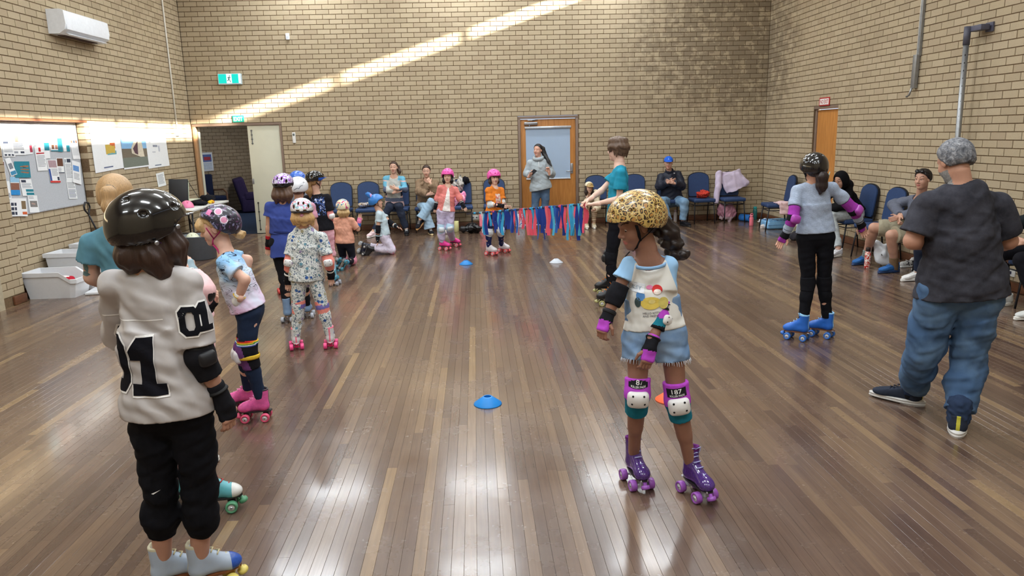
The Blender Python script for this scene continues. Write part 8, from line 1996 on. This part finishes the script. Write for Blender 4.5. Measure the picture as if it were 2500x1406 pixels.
pk = MB().box((0, 0, 0.13), (0.09, 0.05, 0.13), pat_blotch('floral_tote', [(120, 150, 206), (232, 232, 236), (226, 226, 230), (206, 120, 140)], 40), bev=0.012).build('print_tote'); pk.location = (6.22, -0.30, 0); tag(pk, 'white tote with a small flower print beside the wooden door', 'bag'); MB().tube([(-0.05, 0, 0.25), (-0.03, 0, 0.36), (0.03, 0, 0.36), (0.05, 0, 0.25)], 0.006, cloth((226, 226, 230)), 6).build('handle', pk)
sh_w = MB().box((0, 0, 0.03), (0.05, 0.11, 0.028), cloth((226, 222, 214)), bev=0.02).box((0, -0.03, 0.055), (0.042, 0.06, 0.022), cloth((210, 200, 186)), bev=0.018).build('canvas_shoe'); sh_w.location = (4.74, -0.86, 0); sh_w.rotation_euler = (0, 0, 1.2); tag(sh_w, 'loose white canvas shoe by the brown fleece woman feet', 'shoe'); MB().tube([(-0.02, 0.0, 0.08), (0.02, 0.0, 0.08)], 0.004, MW, 6).build('laces', sh_w)
lump('pink_bag', 'dusty pink drawstring bag slumped under the lilac hoodie', (10.32, -0.34, 0.16), (0.19, 0.13, 0.24), [cloth((196, 140, 158)), cloth((222, 196, 206))], 'bag', 21, freq=34, fm=lambda C: (C[:, 2] < 0.10).astype(int))
rl = empty('blue_mat', (10.66, -0.42, 0.07), 'bright blue rolled mat lying under the end chair', 'mat', rz=0.5); MB().lathe([(0.035, -0.12), (0.068, -0.12), (0.07, -0.11), (0.07, 0.11), (0.068, 0.12), (0.035, 0.12), (0.03, 0.0)], M((46, 122, 206), 0.6, var=0.05), (0, 0, 0.0), 20, R=rotx(math.pi / 2)).build('roll', rl); MB().box((0.14, 0.02, -0.03), (0.06, 0.06, 0.035), M((40, 96, 170), 0.6), bev=0.015).build('strap_end', rl)
bx = empty('blue_suitcase', (10.86, -1.52, 0), 'light blue suitcase lying flat under the corner chair', 'suitcase', rz=0.05); MB().box((0, 0, 0.075), (0.27, 0.17, 0.072), M((130, 184, 226), 0.5, var=0.05), bev=0.035).build('shell', bx); MB().box((0, 0, 0.152), (0.24, 0.14, 0.010), pat_blotch('blue_case_print', [(110, 170, 220), (150, 196, 232), (60, 90, 150), (140, 190, 230)], 16), bev=0.008).build('printed_top', bx); MB().box((0, -0.172, 0.075), (0.27, 0.003, 0.004), M((90, 140, 190), 0.5)).build('zip', bx)
def croc(x, y, rz, label):
    S = Sdf(); S.etube((0, 0, 0), (0, 0, 0.05), (0, 1, 0), (0.105, 0.043), (0.10, 0.040), 0, rnd=0.012); S.ell((0, 0.045, 0.045), (0.042, 0.06, 0.035), None, 0.02); S.ell((0, -0.045, 0.07), (0.030, 0.05, 0.04), None, 0.005, 's'); V, F = S.mesh(0.005)
    o = mobj('clog', V, F, M((222, 212, 206), 0.6, var=0.03), None, None, True); o.location = (x, y, 0); o.rotation_euler = (0, 0, rz); tag(o, label, 'clog', 'pale foam clogs by the corner chair')
    for i in range(5):
        a = -0.9 + 0.45 * i; MB().lathe([(0.001, 0), (0.006, 0.0), (0.006, 0.002), (0.001, 0.002)], M((110, 96, 90), 0.7), (0.040 * math.sin(a), 0.052 + 0.056 * math.cos(a), 0.048), 8, R=rotx(-0.6)).build('vent_hole', o)
croc(10.62, -1.52, 1.9, 'pale foam clog lying beside the pink bottle'); croc(10.78, -1.22, 1.4, 'second pale foam clog tucked behind the chair leg')
S = Sdf(); S.cone((0, -0.07, 0.06), (0, 0.09, 0.045), 0.04, 0.034, 0.01); S.cone((0, -0.06, 0.05), (0, -0.075, 0.10), 0.04, 0.038, 0.02); S.cut((0, 0, 0.012), (0, 0, -1.0)); V, F = S.mesh(0.006); o = mobj('trainer', V, F, pat_blotch('blue_white_trainer', [(226, 230, 234), (226, 230, 234), (70, 130, 190), (40, 50, 70)], 20), None, None, True); o.location = (10.80, -0.92, 0.0); o.rotation_euler = (0.35, 0, 2.3); tag(o, 'blue and white trainer tipped over near the corner skirting', 'shoe'); MB().box((0, 0.01, 0.014), (0.038, 0.12, 0.008), plastic((232, 232, 230)), bev=0.006).build('sole', o)
lump('cream_tote', 'crumpled cream tote on the floor beyond the grey T-shirt child', (10.60, -2.72, 0.13), (0.16, 0.14, 0.20), cloth((206, 204, 186)), 'bag', 22, freq=20); lump('charcoal_bag', 'small charcoal bag in front of the cream tote', (10.52, -3.02, 0.075), (0.13, 0.10, 0.10), cloth((50, 48, 54)), 'bag', 23)
pb = lump('plastic_bag', 'crumpled white plastic shopping bag between the blue shoes', (10.66, -5.42, 0.15), (0.15, 0.12, 0.20), M((226, 230, 236), 0.3, 0.5, var=0.04), 'bag', 24, freq=22, res=0.007); 
b = MB(); b.lathe([(0.001, 0), (0.014, 0), (0.014, 0.002), (0.001, 0.002)], M_BLACK, (-0.10, -0.10, 0.16), 10, R=rotx(1.2) @ rotz(0.6)); b.build('handle_hole', pb)
for k, (dx, dy) in enumerate(((0, 0), (0.12, -0.2))):
    S = Sdf(); S.cone((0, -0.07, 0.055), (0, 0.09, 0.042), 0.04, 0.034, 0.01); S.cone((0, -0.06, 0.05), (0, -0.07, 0.09), 0.04, 0.038, 0.02); S.cut((0, 0, 0.014), (0, 0, -1.0)); V, F = S.mesh(0.006); o = mobj('trainer', V, F, pat_blotch('grey_white_trainer_%d' % k, [(70, 70, 76), (222, 222, 222), (226, 226, 226), (150, 150, 154)], 18), None, None, True); o.location = (10.90 + dx * 0.4, -5.55 + dy, 0); o.rotation_euler = (0, 0, 1.7 + 0.2 * k); tag(o, ('grey and white trainer under the khaki shorts chair, laces loose', 'second grey and white trainer behind its pair under the chair')[k], 'shoe', 'pair of trainers under a chair'); MB().box((0, 0.01, 0.012), (0.038, 0.12, 0.011), plastic((236, 236, 234)), bev=0.006).build('sole', o); MB().tube([(-0.02, 0.03, 0.086), (0.03, 0.02, 0.088), (0.05, -0.02, 0.05)], 0.004, MW, 6).build('laces', o)
# phones
hp_ = P16.J['hR']; ph = MB().box((0, 0, 0), (0.036, 0.005, 0.072), M((22, 22, 26), 0.25, var=0.0), bev=0.004).build('mobile_phone'); ph.location = tuple(hp_ + wa([0.0, -0.015, 0.0])); ph.rotation_euler = (0.9, 0.5, 0.3); tag(ph, 'black mobile phone held by the woman at the wooden door', 'phone'); MB().box((0, -0.0055, 0), (0.032, 0.0006, 0.066), M((40, 44, 56), 0.1, var=0.0)).build('screen', ph)
ph = MB().box((0, 0, 0), (0.042, 0.006, 0.080), M((170, 190, 180), 0.4), bev=0.004).build('mobile_phone'); ph.location = tuple(AX(2022, 434, 10.30)); ph.rotation_euler = (0.2, 0.3, 1.2); tag(ph, 'phone in a pale case held up by the person in the black hood', 'phone'); MB().box((0, 0.0065, 0), (0.036, 0.0006, 0.072), M((60, 70, 80), 0.2)).build('screen', ph)
bx = tag(MB().box((W - 0.008, -7.05, 0.20), (0.006, 0.06, 0.04), plastic((220, 220, 216), 0.4), bev=0.003).build('wall_socket'), 'white wall socket low on the side wall beneath the edge chair', 'outlet'); MB().box((W - 0.0152, -7.05, 0.20), (0.001, 0.012, 0.016), M((40, 44, 70), 0.5)).build('switch', bx)
